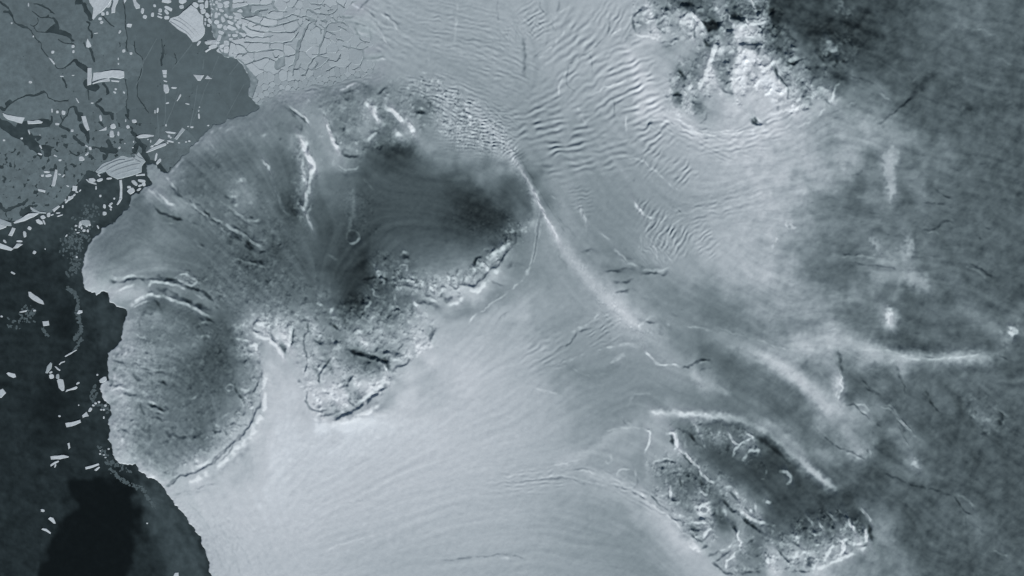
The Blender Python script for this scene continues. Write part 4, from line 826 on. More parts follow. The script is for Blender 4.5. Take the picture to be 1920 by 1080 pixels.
R6 = [  # traced on larger sheets
 (d1,2.2,-.5,[(140,90),(80,150),(30,220),(45,290),(60,350),(90,390)]),(d1,2.4,-.6,[(300,300),(350,260),(400,210)]),(d1,2.4,-.5,[(300,300),(380,360)]),(d1,2.6,-.6,[(650,380),(700,330),(730,320)]),(d1,2.6,-.8,[(730,280),(725,360),(735,440)]),
 (d1,2.4,.8,[(690,160),(780,240),(850,330)]),(d1,3,.6,[(580,180),(580,290)]),(d1,4,.8,[(640,190),(670,210)]),(d1,8,-.7,[(860,290),(940,290)]),(d1,5,-.9,[(860,450),(880,490)]),(d1,4,1.3,[(965,495),(935,600),(915,700),(880,800),(855,900)]),(d1,4,1.1,[(800,920),(785,1000)]),(d1,3,.9,[(700,950),(660,1010)]),
 (d1,6,.8,[(1260,310),(1300,310)]),(d1,6,.9,[(1230,400),(1160,470)]),(d1,5,-.8,[(1140,200),(1280,230)]),(d1,3,-.9,[(1230,500),(1400,490),(1480,460)]),(d1,3.4,-1.0,[(1640,740),(1660,850),(1710,920)]),(d1,2.6,-.8,[(1710,920),(1770,960),(1785,1060)]),(d1,2.8,-1.0,[(1760,740),(1900,700)]),
 (d1,2.8,-1.0,[(1030,980),(1080,1040),(1140,1060)]),(d1,2.4,-.6,[(1040,960),(1130,920)]),(d1,3.4,-.7,[(540,780),(620,880),(600,1000)]),(d1,3.4,-.8,[(480,1060),(590,1040)]),(d1,3,-.6,[(1100,830),(1140,790)]),(d1,3,.8,[(1340,0),(1380,40),(1420,140)]),(d1,3,-.8,[(1380,70),(1440,80)]),(d1,3,.8,[(1300,190),(1330,250)]),
 (d1,2.6,.7,[(1430,240),(1550,190)]),(d1,2.6,.6,[(1320,290),(1440,270),(1550,250)]),(d1,2.6,-.7,[(1440,290),(1500,350),(1480,390)]),(d1,3,.6,[(940,110),(1020,90)]),(d1,5,.9,[(1030,120),(1070,150)]),(d1,2.4,.5,[(1120,170),(1120,230),(1160,260)]),(d1,3,-.5,[(380,100),(480,100)]),(d1,2.6,.6,[(360,90),(370,160)]),(d1,2.6,.6,[(260,100),(300,130)]),(d1,4,-.5,[(280,160),(310,150)]),(d1,4,-.4,[(90,310),(150,300)]),
 (d1,3.4,-.5,[(1240,740),(1290,790)]),(d1,4,.5,[(1480,800),(1540,770)]),(d1,2.6,-.4,[(1400,720),(1410,770)]),(d1,2.2,.3,[(60,400),(300,430)]),(d1,2.4,-.35,[(350,480),(450,460),(550,420)]),(d1,2.4,-.3,[(380,530),(520,500)]),
 ((1180,120),2.8,-1.2,[(1360,630),(1400,650),(1430,680),(1520,670)]),((1180,120),2.6,-1.0,[(1415,600),(1420,660)]),((1180,120),2.6,1.0,[(1440,620),(1470,650)]),((1180,120),2.8,-1.0,[(1670,480),(1670,510)]),((1180,120),2.8,-1.2,[(1780,330),(1775,420)]),((1180,120),2.4,.5,[(1560,560),(1700,540),(1850,500),(1920,460)]),((1180,120),3,-.7,[(470,350),(560,340)]),((1180,120),4,-.7,[(510,440),(520,470)]),((1180,120),4,-.6,[(760,470),(740,490)]),((1180,120),4,.5,[(540,550),(560,590)]),
 ((1180,120),2.4,-.25,[(700,720),(800,740),(900,720)]),((1180,120),2.2,.25,[(700,760),(900,800),(1100,790),(1300,760)]),((1180,120),2.2,-.25,[(780,680),(850,620),(870,560)]),((1180,120),2.2,-.2,[(450,640),(650,780),(900,850)]),((1180,120),3,-.5,[(180,690),(280,640)]),
 (e1,3,1.2,[(300,250),(390,240)]),(e1,3.6,1.5,[(405,270),(408,330),(402,420)]),(e1,3.4,-.9,[(365,290),(370,370)]),(e1,3,.7,[(590,130),(630,180),(632,280)]),(e1,3,.9,[(790,220),(800,250)]),(e1,3,1.0,[(885,220),(895,270)]),(e1,2.6,1.1,[(990,240),(1040,340),(1100,395)]),(e1,2.6,.8,[(1100,395),(1160,345),(1260,320)]),(e1,2.6,.9,[(1270,330),(1250,290),(1200,250)]),
 (e1,2.8,1.2,[(1165,545),(1190,500),(1240,445),(1330,445),(1320,490)]),(e1,2.4,.7,[(1040,510),(1060,460),(1100,400)]),(e1,2.8,1.4,[(1580,680),(1650,690),(1695,750),(1662,812)]),(e1,2.8,1.3,[(1395,1008),(1450,1022)]),(e1,2,.8,[(1412,670),(1415,700)]),(e1,1.8,.6,[(1370,762),(1395,768)]),
 (e1,3.2,.7,[(440,440),(520,510),(590,580),(650,640),(670,700),(760,760),(850,820)]),(e1,2.4,-.9,[(470,480),(560,570),(620,605)]),(e1,2.4,-.8,[(648,640),(650,720)]),(e1,2.4,-.7,[(750,740),(800,780)]),(e1,3.2,1.2,[(670,880),(720,930),(770,950)]),(e1,4,1.0,[(1075,900),(1090,960)]),(e1,3,.9,[(960,860),(1030,850)]),(e1,3,.7,[(880,880),(910,930)]),(e1,2.6,-.9,[(1010,900),(1050,960),(1090,1000)]),(e1,2.4,-.7,[(840,850),(890,865)]),
 (e1,2.6,.5,[(640,400),(690,430)]),(e1,2.6,.5,[(700,370),(730,410)]),(e1,3,-.7,[(560,260),(640,370)]),(e1,2.6,.4,[(160,580),(240,545),(330,545)]),(e1,2.6,-.4,[(160,600),(300,570),(430,590)]),(e1,2.8,-.5,[(440,740),(460,870)]),(e1,3,.5,[(370,660),(380,680)]),(e1,2.4,.4,[(460,760),(480,820)]),(e1,4,-.5,[(520,700),(600,760)]),(e1,2.4,.5,[(60,220),(110,250),(90,380),(50,470)]),(e1,3,.4,[(500,330),(515,400)]),
 (e2,2.6,-.9,[(930,230),(990,290),(1030,340),(1100,350)]),(e2,3,-.8,[(1100,370),(1200,460),(1300,540),(1360,590)]),(e2,5,.5,[(920,260),(970,370),(1040,420)]),(e2,4,.7,[(1120,330),(1200,400),(1300,460),(1430,480)]),(e2,3,-1.0,[(1040,490),(1080,590)]),(e2,2.6,1.0,[(1105,570),(1100,640),(1128,700),(1100,760)]),(e2,2.6,1.2,[(1110,770),(1050,850),(970,910),(962,1000)]),(e2,2.4,-.8,[(840,920),(900,870),(1010,790)]),(e2,2.6,-1.0,[(820,930),(880,970),(960,1040),(1060,1050)]),
 (e2,4,.5,[(860,840),(980,740),(1060,670)]),(e2,3,-.4,[(760,860),(900,800),(980,720)]),(e2,3.4,-1.1,[(640,430),(760,420)]),(e2,4,-1.0,[(540,520),(640,560),(720,550)]),(e2,2.8,-.8,[(560,600),(620,650),(700,690),(770,600)]),(e2,2.6,-.8,[(690,745),(770,735)]),(e2,3,1.1,[(810,240),(700,270),(660,310)]),(e2,3,1.1,[(775,310),(785,345)]),(e2,2.8,.9,[(600,620),(640,660)]),(e2,2.8,1.1,[(720,650),(760,560),(825,540)]),(e2,3,.8,[(560,480),(680,480),(800,470)]),(e2,3,.7,[(640,370),(700,390)]),
 (e2,2.4,.7,[(335,60),(350,200)]),(e2,2.6,-.7,[(350,220),(420,230)]),(e2,2.6,-.5,[(330,360),(370,430),(480,450)]),(e2,3,.6,[(400,380),(470,390)]),(e2,3,-.6,[(550,360),(590,370)]),(e2,4,-.6,[(680,320),(700,320)]),(e2,3,.9,[(1280,260),(1300,330)]),(e2,2.6,.7,[(1230,310),(1255,370)]),(e2,2.6,-.7,[(1270,330),(1290,370)]),(e2,2.6,-.6,[(1180,300),(1210,330)]),(e2,3,.6,[(1150,190),(1180,230)]),(e2,3.4,.8,[(0,150),(60,180)]),(e2,2.4,-.7,[(0,185),(70,215)]),(e2,2.4,-.4,[(110,150),(200,250),(330,350)]),
 (e2,5,.6,[(560,700),(640,770),(700,810)]),(e2,2.6,-.6,[(1200,720),(1280,660)]),(e2,4,-.5,[(1280,850),(1340,860)]),(e2,4,.6,[(1420,860),(1460,950)]),(e2,4,.6,[(1150,1000),(1200,1010)]),(e2,3,-.7,[(1120,1045),(1320,1030)]),
 (e3,2.6,1.2,[(680,450),(700,500),(740,550)]),(e3,3.4,1.0,[(920,510),(940,560)]),(e3,3,1.3,[(1010,400),(1040,490),(1080,540),(1100,580)]),(e3,3.4,2.0,[(1203,560),(1213,620),(1225,670)]),(e3,3.6,2.0,[(945,700),(967,780),(928,832)]),(e3,3.2,1.3,[(860,720),(800,800),(752,870)]),(e3,3.6,1.3,[(655,910),(620,980)]),(e3,3.6,1.3,[(1060,720),(1160,710)]),(e3,4,.8,[(930,670),(1030,650)]),(e3,4,1.1,[(400,650),(490,615)]),(e3,3.4,.9,[(240,712),(370,720)]),
 (e3,2.8,-1.0,[(220,770),(290,860),(370,930)]),(e3,2.6,-1.2,[(400,1015),(560,1020)]),(e3,5,-1.0,[(590,905),(610,915)]),(e3,3,-.7,[(430,915),(440,925)]),(e3,3.4,-.8,[(750,780),(800,770)]),(e3,3.4,-.8,[(790,860),(840,845)]),(e3,3,-.8,[(1000,690),(1020,740)]),(e3,4.5,-.7,[(1250,480),(1270,620),(1282,700)]),(e3,3.4,-.9,[(400,690),(450,720),(500,740)]),(e3,2.4,.5,[(590,590),(680,620)]),(e3,2.4,.4,[(540,400),(620,490)]),(e3,2.4,.4,[(780,350),(880,460)]),(e3,2.6,-.8,[(960,830),(1010,822)]),
 (e3,3,.5,[(1140,310),(1220,390),(1280,480)]),(e3,2.4,-.5,[(1180,745),(1240,720)]),(e3,5,.5,[(650,1010),(800,930),(1000,850),(1240,740)]),(e3,3,.5,[(620,720),(700,720)]),(e3,3,.5,[(460,790),(420,860)]),(e3,3,-.5,[(90,800),(150,880)]),(e3,4,.6,[(90,860),(130,950)]),(e3,3,.9,[(70,235),(140,235)]),
 (l1,3.6,1.3,[(160,380),(150,480),(130,600)]),(l1,2.6,-.9,[(178,400),(168,520),(152,600)]),(l1,2.8,-.9,[(20,520),(60,590),(95,660)]),(l1,3,-1.1,[(250,290),(340,310)]),(l1,2,-.6,[(340,330),(350,420),(300,500),(320,640),(330,780),(310,880)]),(l1,3.4,-1.0,[(590,320),(650,380),(700,400)]),(l1,2.8,-.9,[(400,520),(500,560)]),(l1,4.4,-1.0,[(610,550),(700,550)]),(l1,2.8,-.9,[(480,780),(440,890)]),
 (l1,2.6,-.8,[(600,740),(520,840),(460,950),(480,1020)]),(l1,2.4,-.6,[(640,820),(560,870)]),(l1,4.4,-1.0,[(780,650),(900,660),(1000,700),(1100,730),(1200,750),(1270,850)]),(l1,3.4,-1.1,[(1170,660),(1280,660),(1380,690)]),(l1,3,-1.0,[(1500,720),(1450,790),(1350,820),(1290,900)]),(l1,3.4,-1.0,[(1770,390),(1720,500),(1640,590)]),(l1,4,-.9,[(1590,90),(1680,110),(1740,120)]),(l1,3.6,.8,[(1500,100),(1600,140)]),(l1,3.6,.8,[(1640,200),(1680,240)]),(l1,5,-.5,[(1540,160),(1580,190)]),
 (l1,3,.5,[(960,200),(1080,80)]),(l1,3.4,-1.1,[(870,920),(820,960),(790,1060)]),(l1,4,-.8,[(1150,940),(1180,940)]),(l1,3.4,-.8,[(1250,940),(1270,960)]),(l1,3.4,-.8,[(1070,1020),(1120,1030)]),(l1,3,.7,[(930,540),(1030,570)]),(l1,3,.7,[(1010,670),(1050,680)]),(l1,3,.7,[(1160,430),(1180,410)]),(l1,3,-.6,[(960,460),(1000,420)]),(l1,3,-.6,[(1080,430),(1100,370)]),(l1,3,-.7,[(1100,640),(1150,600)]),(l1,3,-.6,[(1210,580),(1260,560)]),(l1,3,-.5,[(1290,490),(1330,490)]),(l1,3,-.6,[(1440,520),(1510,510)]),(l1,2.2,-.6,[(1370,640),(1420,560)]),
 (l1,3,.8,[(1330,40),(1330,80)]),(l1,3,.6,[(1280,160),(1330,150)]),(l1,3,.5,[(1040,310),(1110,250)]),(l1,3,.4,[(1220,260),(1240,230)]),(l1,3,-.7,[(1240,300),(1290,230)]),(l1,3,.5,[(1450,300),(1490,330)]),(l1,3,-.5,[(1080,520),(1150,500)]),(l1,3,.4,[(590,220),(650,150)]),(l1,2.6,.5,[(430,90),(510,150)]),(l1,2.4,-.4,[(420,80),(470,110)]),(l1,3,.6,[(380,380),(450,340)]),(l1,3,-.5,[(430,260),(460,310)]),(l1,3,.5,[(460,470),(490,490)]),(l1,3.4,-.7,[(510,690),(560,680)]),(l1,3,.6,[(540,650),(550,660)]),(l1,2.4,-.5,[(240,960),(270,1000)]),(l1,3,-.5,[(200,800),(240,760)]),
 (l1,3,.7,[(1210,800),(1240,870)]),(l1,3.4,-.8,[(1130,820),(1160,870)]),(l1,3.6,.8,[(1290,740),(1400,750)]),
 (l2,3,-1.1,[(590,830),(650,830)]),(l2,2.6,-.8,[(700,840),(780,840)]),(l2,3.4,-1.1,[(800,680),(820,780),(860,850)]),(l2,4.4,-.8,[(960,700),(900,780)]),(l2,3.6,1.3,[(930,800),(1060,690)]),(l2,4,-1.2,[(620,990),(800,920),(950,830),(1100,720),(1240,600)]),(l2,2.2,-.9,[(330,690),(340,830),(380,890),(480,900),(570,890)]),(l2,3.4,-.5,[(470,940),(600,940),(720,890)]),(l2,6,.4,[(640,1050),(900,970),(1080,870),(1200,740)]),(l2,3,-.8,[(400,840),(420,800)]),(l2,4,.7,[(460,830),(500,770)]),(l2,4,.6,[(620,760),(720,780)]),(l2,3.6,-.6,[(850,720),(900,690)]),
 (n1,3.4,1.0,[(860,270),(920,290)]),(n1,4,2.0,[(975,310),(972,380),(1010,470)]),(n1,3.8,2.0,[(1105,318),(1190,350),(1250,430),(1290,480)]),(n1,3.8,2.0,[(1345,465),(1390,540),(1415,625)]),(n1,4,.7,[(1190,640),(1260,600),(1340,620)]),(n1,2.6,-.6,[(440,440),(490,560),(540,680),(570,740)]),(n1,4.4,.7,[(430,430),(470,560),(520,700),(590,830)]),(n1,2.8,-.9,[(570,780),(660,850),(780,860)]),(n1,5,1.2,[(150,640),(190,700),(180,760)]),(n1,4,1.2,[(160,810),(250,870),(290,960),(275,1060)]),(n1,3,-.7,[(222,720),(212,820)]),
 (n1,3.4,.5,[(880,700),(960,620),(1010,560)]),(n1,2.6,-.7,[(1020,160),(1060,110),(1110,90)]),(n1,5,-.5,[(870,90),(920,80)]),(n1,4,-.7,[(1400,350),(1480,370),(1560,360)]),(n1,3,.8,[(1480,320),(1530,340)]),(n1,2.6,-.5,[(0,300),(120,400),(220,480)]),(n1,2.6,.4,[(20,290),(140,390),(260,500)]),(n1,3,-.6,[(100,530),(150,520)]),(n1,2.6,.5,[(250,260),(230,220)]),(n1,3,-.4,[(680,420),(740,420)]),(n1,3,-.6,[(620,560),(640,560)]),(n1,3,.6,[(580,700),(620,710)]),(n1,3,.6,[(760,780),(780,820)]),(n1,3,.5,[(680,760),(660,790)]),(n1,2.6,-.7,[(1060,400),(1070,420)]),
 (n1,2.6,.4,[(540,130),(700,60),(760,30)]),(n1,2.6,-.4,[(600,150),(720,120),(800,90)]),(n1,2.4,.25,[(560,960),(650,1010),(760,1000),(820,960)]),(n1,3,.5,[(1090,180),(1130,160)]),(n1,3,.5,[(1340,100),(1360,70)]),
]
for k, w, c, p in R6: crest(C(k, p, 6.0), w, c * 1.6)
tone_f = [(d1,(900,295),11,8,-3.5),(d1,(875,470),5,7,-3),(e3,(605,915),5,5,-3.5),(e1,(370,330),3.5,8,-3),(l1,(850,80),26,16,-0.8),(n1,(1170,790),34,12,-0.5),(d1,(1600,200),40,30,-0.4)]
for k, (bx, by), rx, ry, dv in tone_f: tone_blob(k[0] + bx / 6, k[1] + by / 6, rx, ry, 0, dv, 1.4)


a1, a2, ab, b1, b2, rm_, sd_, sh, s7, r2, r3, r4 = (260, 210), (280, 360), (140, 500), (190, 640), (190, 760), (680, 430), (400, 500), (960, 380), (1040, 520), (1300, 560), (1560, 560), (1480, 700)
R7 = [
 (a2,2.8,-.7,[(550,130),(640,230),(700,300),(800,380),(870,430),(1000,520),(1120,590),(1200,660),(1300,690)]),(a2,2.8,.5,[(480,110),(560,200),(640,270),(680,330),(800,410),(900,480)]),(a2,3,.6,[(690,280),(800,340),(900,390),(1050,480),(1180,570),(1250,610)]),(a2,2.8,-.5,[(930,370),(1040,440),(1150,530),(1260,560)]),
 (a2,3.4,.6,[(130,60),(220,120),(290,150)]),(a2,3,-.5,[(30,130),(110,220),(220,270),(340,300),(380,310)]),(a2,2.6,-.6,[(400,80),(450,120)]),(a2,2.6,-.5,[(500,180),(550,210)]),(a2,2.6,-.6,[(1040,260),(1090,260)]),(a2,2.6,-.7,[(1130,270),(1200,300)]),(a2,2.6,.5,[(1100,330),(1250,320)]),(a2,3,.5,[(920,50),(1000,30)]),(a2,2.6,.6,[(960,150),(1000,160)]),
 (a2,2.4,.4,[(910,730),(1000,760),(1120,790),(1200,820),(1320,850)]),(a2,4.4,-.5,[(1050,720),(1180,790),(1300,790)]),(a2,2.4,.7,[(300,960),(380,930),(480,960),(540,1000),(480,1050),(380,1030),(310,980)]),(a2,2.4,-.6,[(380,980),(470,1000)]),(a2,2.6,-.7,[(90,940),(200,970),(300,1010),(400,1060)]),(a2,2.8,.5,[(0,1020),(120,1010),(260,1040)]),(a2,2.4,-.6,[(220,870),(260,900)]),(a2,2.4,-.5,[(370,870),(480,910)]),
 (a2,3,1.1,[(1772,0),(1760,80)]),(a2,3,1.0,[(1700,170),(1750,190),(1770,130)]),(a2,2.6,.5,[(1810,170),(1770,270),(1830,400)]),(a2,3,-.6,[(1690,90),(1730,130)]),(a2,3,.6,[(1650,90),(1660,120)]),(a2,2.4,.2,[(1440,0),(1480,150),(1560,260)]),(a2,3,-.3,[(1420,620),(1540,560)]),(a2,2.6,-.3,[(560,550),(640,640)]),(a2,2.6,.3,[(150,350),(300,350)]),(a2,2.4,.25,[(500,530),(560,600),(680,660)]),(a2,2.4,-.25,[(560,280),(620,400)]),
 (a1,2.8,1.0,[(1440,600),(1480,680)]),(a1,2.4,.4,[(1380,540),(1440,610)]),(a1,3.4,.7,[(1130,760),(1190,790)]),(a1,3,.4,[(1260,830),(1300,880)]),(a1,3,.6,[(1020,950),(1100,960)]),(a1,2.8,-.5,[(960,930),(1040,980)]),(a1,3,.5,[(1240,210),(1260,260)]),(a1,3,.5,[(1380,280),(1450,240)]),(a1,2.6,-.5,[(1540,150),(1610,130)]),(a1,2.6,-.4,[(1560,320),(1640,290)]),(a1,6,.8,[(1750,270),(1850,290),(1880,350),(1860,480)]),(a1,2.6,-.5,[(1800,180),(1850,230)]),
 (a1,2.6,-1.1,[(325,690),(400,590),(480,490)]),(a1,2.6,.5,[(345,695),(430,610),(500,520)]),(a1,2.6,.5,[(200,900),(330,1000),(420,1060)]),(a1,2.8,-.5,[(420,850),(500,960),(600,1010)]),(a1,2.6,.5,[(480,980),(580,1050)]),(a1,2.8,-.6,[(640,1020),(700,1060)]),(a1,3,.5,[(310,720),(350,800),(400,860)]),(a1,2.2,.3,[(800,330),(850,420)]),(a1,3,.3,[(880,410),(860,470)]),(a1,2.2,.5,[(620,380),(700,300),(750,290)]),(a1,2.2,.5,[(860,180),(800,240)]),(a1,2.2,.5,[(950,150),(900,200)]),(a1,2.2,.4,[(1060,160),(980,220)]),
 (ab,4,.7,[(430,130),(540,130),(600,110),(700,100),(800,110)]),(ab,2.8,-1.0,[(400,160),(500,170),(580,160),(640,140),(740,140),(800,170)]),(ab,2.6,-1.0,[(940,100),(1060,140),(1150,150),(1250,220),(1360,250),(1460,280),(1530,360),(1560,400)]),(ab,2.8,.8,[(820,220),(900,180),(1020,180),(1150,210),(1250,260)]),(ab,4,.5,[(460,300),(560,230),(680,210)]),(ab,7,-.6,[(860,280),(1000,270),(1100,330),(1250,380),(1400,440),(1520,500)]),
 (ab,2.8,.9,[(620,430),(720,360),(850,310),(950,330),(1020,330),(1120,380),(1180,410),(1320,440),(1450,530),(1540,570)]),(ab,2.8,-.6,[(900,370),(970,460)]),(ab,2.6,.6,[(940,370),(970,400)]),(ab,3.4,-.6,[(1440,590),(1540,610),(1600,640)]),(ab,2.6,.4,[(1400,650),(1460,620),(1600,680)]),(ab,2.6,-.4,[(1460,650),(1530,670)]),(ab,3,.5,[(1390,830),(1450,770),(1550,790)]),(ab,3.4,1.1,[(1830,685),(1885,670)]),(ab,2.6,-.6,[(1830,760),(1850,770)]),
 (ab,2.6,.5,[(650,470),(760,400),(850,390)]),(ab,3,.5,[(390,370),(420,420),(560,480)]),(ab,2.4,.4,[(1160,150),(1240,180),(1300,160),(1380,180)]),(ab,2.4,-.4,[(1250,160),(1340,180)]),(ab,2.6,.4,[(1340,300),(1480,370)]),(ab,2.6,-.5,[(1620,350),(1640,400)]),(ab,2.6,.5,[(1590,420),(1640,450)]),(ab,2.6,-.5,[(780,560),(810,570)]),(ab,2.6,-.5,[(720,620),(740,690)]),(ab,2.6,-.5,[(780,820),(840,830)]),(ab,2.6,.5,[(760,780),(800,790)]),(ab,2.6,-.5,[(760,980),(830,960)]),(ab,2.6,-.4,[(420,970),(540,980)]),(ab,3,.4,[(400,960),(450,930)]),(ab,2.6,-.5,[(500,910),(540,930)]),
 (b1,3.4,-.7,[(350,340),(400,430),(460,430)]),(b1,2.6,-.6,[(60,495),(150,490),(300,490)]),(b1,2.8,-.9,[(200,570),(260,580),(350,610),(420,590)]),(b1,3.4,.6,[(60,540),(200,530),(340,550)]),(b1,2.8,.5,[(140,350),(150,470)]),(b1,2.4,-.5,[(580,370),(650,350),(740,360)]),(b1,2.6,.5,[(600,390),(680,370),(750,400)]),(b1,2.8,-.8,[(690,430),(740,490)]),(b1,2.8,.6,[(740,420),(750,430)]),(b1,2.4,-.8,[(440,680),(450,740),(490,820)]),(b1,2.8,-1.0,[(540,700),(620,740),(720,780)]),
 (b1,2.8,.7,[(540,660),(600,700),(640,720)]),(b1,2.6,.5,[(520,740),(620,790),(720,810)]),(b1,2.6,-.6,[(560,780),(680,830)]),(b1,2.6,-.6,[(590,840),(700,880)]),(b1,2.8,-.7,[(600,510),(660,540)]),(b1,2.8,-.6,[(640,570),(700,580)]),(b1,2.6,-.7,[(280,910),(380,880)]),(b1,2.6,-.8,[(230,970),(310,1030)]),(b1,2.6,.5,[(310,900),(400,900)]),(b1,2.4,-.8,[(1500,500),(1540,570),(1620,670)]),(b1,2.4,-.6,[(1620,670),(1560,760),(1510,810)]),(b1,2.4,-.8,[(1640,680),(1720,690)]),(b1,2.8,-1.0,[(1600,240),(1650,200),(1700,210)]),
 (b1,2.6,-.7,[(1760,230),(1800,260)]),(b1,2.4,-1.0,[(1820,320),(1800,390),(1770,420),(1760,500),(1710,570)]),(b1,2.6,-.7,[(1600,590),(1660,580),(1700,540)]),(b1,2.6,-.9,[(1800,590),(1760,610)]),(b1,2.4,-1.0,[(1805,660),(1790,720),(1720,830),(1680,930),(1600,1040),(1560,1080)]),(b1,2.6,-.9,[(1720,750),(1710,800)]),(b1,2.6,-.8,[(1620,780),(1600,850)]),(b1,2.6,-.8,[(1440,870),(1470,850)]),(b1,4,-.8,[(1235,800),(1260,785)]),(b1,4.4,-.7,[(1225,905),(1265,890)]),(b1,2.6,-.9,[(1260,1000),(1340,1020),(1360,980)]),(b1,2.4,-.8,[(1400,950),(1500,920),(1580,940),(1660,940)]),
 (b1,4,.9,[(1640,60),(1720,40),(1750,80)]),(b1,3.4,.7,[(1560,520),(1640,560),(1700,490)]),(b1,4,.5,[(1850,380),(1830,560),(1840,720),(1790,830),(1720,950)]),(b1,4,-.6,[(1080,1040),(1180,990)]),(b1,3.4,-.4,[(720,960),(760,1030),(860,1050)]),(b1,2.4,-.5,[(430,270),(500,310),(550,330)]),(b1,2.4,-.5,[(480,220),(520,230)]),(b1,2.4,.5,[(440,260),(470,290)]),(b1,2.4,-.5,[(460,150),(550,130)]),(b1,2.6,.5,[(470,190),(500,200)]),(b1,2.6,-.5,[(120,210),(200,230),(290,260)]),(b1,2.6,-.4,[(100,330),(180,300)]),(b1,2.6,.5,[(200,300),(280,310)]),(b1,2.4,.4,[(1090,600),(1050,640),(960,660)]),
 (b1,3,-.6,[(1590,160),(1650,100)]),(b1,3,-.5,[(1560,90),(1620,60)]),(b1,3,.5,[(1670,140),(1740,150)]),(b1,2.6,-.5,[(1540,890),(1560,910)]),(b1,2.6,.5,[(1280,940),(1340,960)]),(b1,2.6,-.6,[(1480,1000),(1560,1020)]),(b1,3,.4,[(1340,880),(1400,830),(1480,810)]),(b1,2.6,-.4,[(1400,1000),(1420,1060)]),
 (b2,2.4,-1.1,[(1780,0),(1720,120),(1650,250),(1550,370),(1450,440),(1400,510),(1330,580),(1270,640)]),(b2,2.4,-1.3,[(1270,640),(1180,680),(1110,720),(1000,760),(870,800),(800,880),(720,905)]),(b2,3.4,1.0,[(1230,610),(1160,650),(1080,690)]),(b2,3.4,.9,[(1410,440),(1385,490)]),(b2,2.6,-.5,[(1040,655),(1100,650)]),(b2,2.6,.5,[(1030,600),(1080,620)]),(b2,4,-.5,[(720,300),(800,350),(950,360),(1080,340),(1180,290)]),(b2,3.4,-.5,[(400,400),(440,330)]),(b2,2.6,-.8,[(230,250),(310,310)]),(b2,2.6,-.8,[(350,660),(400,635)]),
 (b2,4,.6,[(520,770),(620,810)]),(b2,3,.6,[(380,600),(400,570)]),(b2,12,-.3,[(1700,330),(1600,500),(1450,640),(1300,720),(1100,800)]),(b2,2,-.5,[(1500,420),(1430,540),(1350,620)]),(b2,8,.35,[(1840,60),(1720,280),(1560,460),(1380,640),(1150,780),(930,900)]),(b2,2.6,-.5,[(690,740),(800,770)]),(b2,2.6,-.5,[(680,820),(760,830)]),(b2,2.6,-.4,[(820,700),(860,690)]),(b2,2.4,-.5,[(1240,260),(1300,300),(1360,290)]),(b2,2.6,-.5,[(1420,380),(1480,370)]),(b2,2.4,-.6,[(1390,270),(1420,340)]),(b2,2.6,-.5,[(1290,480),(1310,520)]),(b2,3,-.3,[(790,1010),(1000,960),(1300,860)]),(b2,3,.4,[(380,480),(430,450)]),(b2,2.6,-.4,[(140,480),(240,490)]),
 (rm_,2.8,.9,[(440,270),(470,255),(510,270)]),(rm_,3.6,-1.0,[(440,312),(530,312)]),(rm_,3.4,.6,[(440,360),(530,360)]),(rm_,3.4,1.1,[(160,500),(200,475)]),(rm_,3.4,.7,[(430,450),(490,460)]),(rm_,3,.5,[(100,400),(160,420)]),(rm_,2.8,-1.0,[(1240,400),(1265,380),(1270,330),(1340,310)]),(rm_,3,-.6,[(1390,320),(1390,360)]),(rm_,2.6,-.6,[(1210,500),(1220,460)]),(rm_,5,.9,[(1420,310),(1530,250),(1640,180)]),(rm_,3,-.8,[(1410,260),(1450,260),(1500,200)]),(rm_,3.4,-.8,[(1600,80),(1600,140),(1560,170)]),
 (rm_,2.8,-1.0,[(1720,90),(1710,140),(1660,170)]),(rm_,3,-1.4,[(1650,210),(1580,310),(1540,390),(1440,440),(1380,510),(1300,600),(1250,630),(1100,610),(1070,650),(1000,640),(950,600)]),(rm_,2.4,-.8,[(1490,350),(1560,330),(1600,250)]),(rm_,6,.9,[(1440,560),(1360,630),(1280,690),(1180,680)]),(rm_,4.4,.8,[(1460,490),(1550,450)]),(rm_,2.8,-.9,[(840,660),(900,640),(940,670)]),(rm_,3.4,-1.1,[(920,770),(950,800),(1000,770),(1080,750)]),(rm_,5,.8,[(980,840),(1050,820),(1130,780)]),(rm_,3.4,-.9,[(690,730),(800,760)]),
 (rm_,5,-.6,[(640,810),(740,820),(800,840),(900,900)]),(rm_,3.4,.8,[(560,810),(630,860)]),(rm_,3.4,.7,[(700,780),(800,800),(860,840)]),(rm_,2.8,-.9,[(400,620),(500,630),(600,660),(680,660)]),(rm_,2.6,-.6,[(780,620),(840,590)]),(rm_,2.6,-.6,[(740,590),(700,650)]),(rm_,2.6,-.6,[(1060,590),(1150,570)]),(rm_,5,-.5,[(1700,330),(1640,420),(1600,440)]),(rm_,3.4,.7,[(1740,150),(1760,155)]),(rm_,2.2,.35,[(1910,240),(1880,420),(1760,600),(1500,800),(1300,940),(1180,1060)]),(rm_,3,-.35,[(1430,580),(1600,640)]),
 (rm_,2.6,.7,[(80,680),(140,670),(130,740),(220,760)]),(rm_,2.8,.9,[(370,750),(375,790)]),(rm_,2.6,-.5,[(520,560),(620,580)]),(rm_,2.6,.5,[(520,520),(600,540)]),(rm_,2.6,-.5,[(1060,700),(1110,720)]),(rm_,3,-.5,[(1280,410),(1330,410)]),(rm_,2.6,.5,[(1280,370),(1340,370)]),(rm_,3,-.5,[(1260,490),(1290,490)]),(rm_,2.6,-.4,[(920,560),(940,550)]),(rm_,3,.6,[(1240,855),(1250,865)]),(rm_,2.4,-.3,[(1530,1020),(1580,960),(1680,900)]),(rm_,3,.3,[(200,420),(280,350)]),
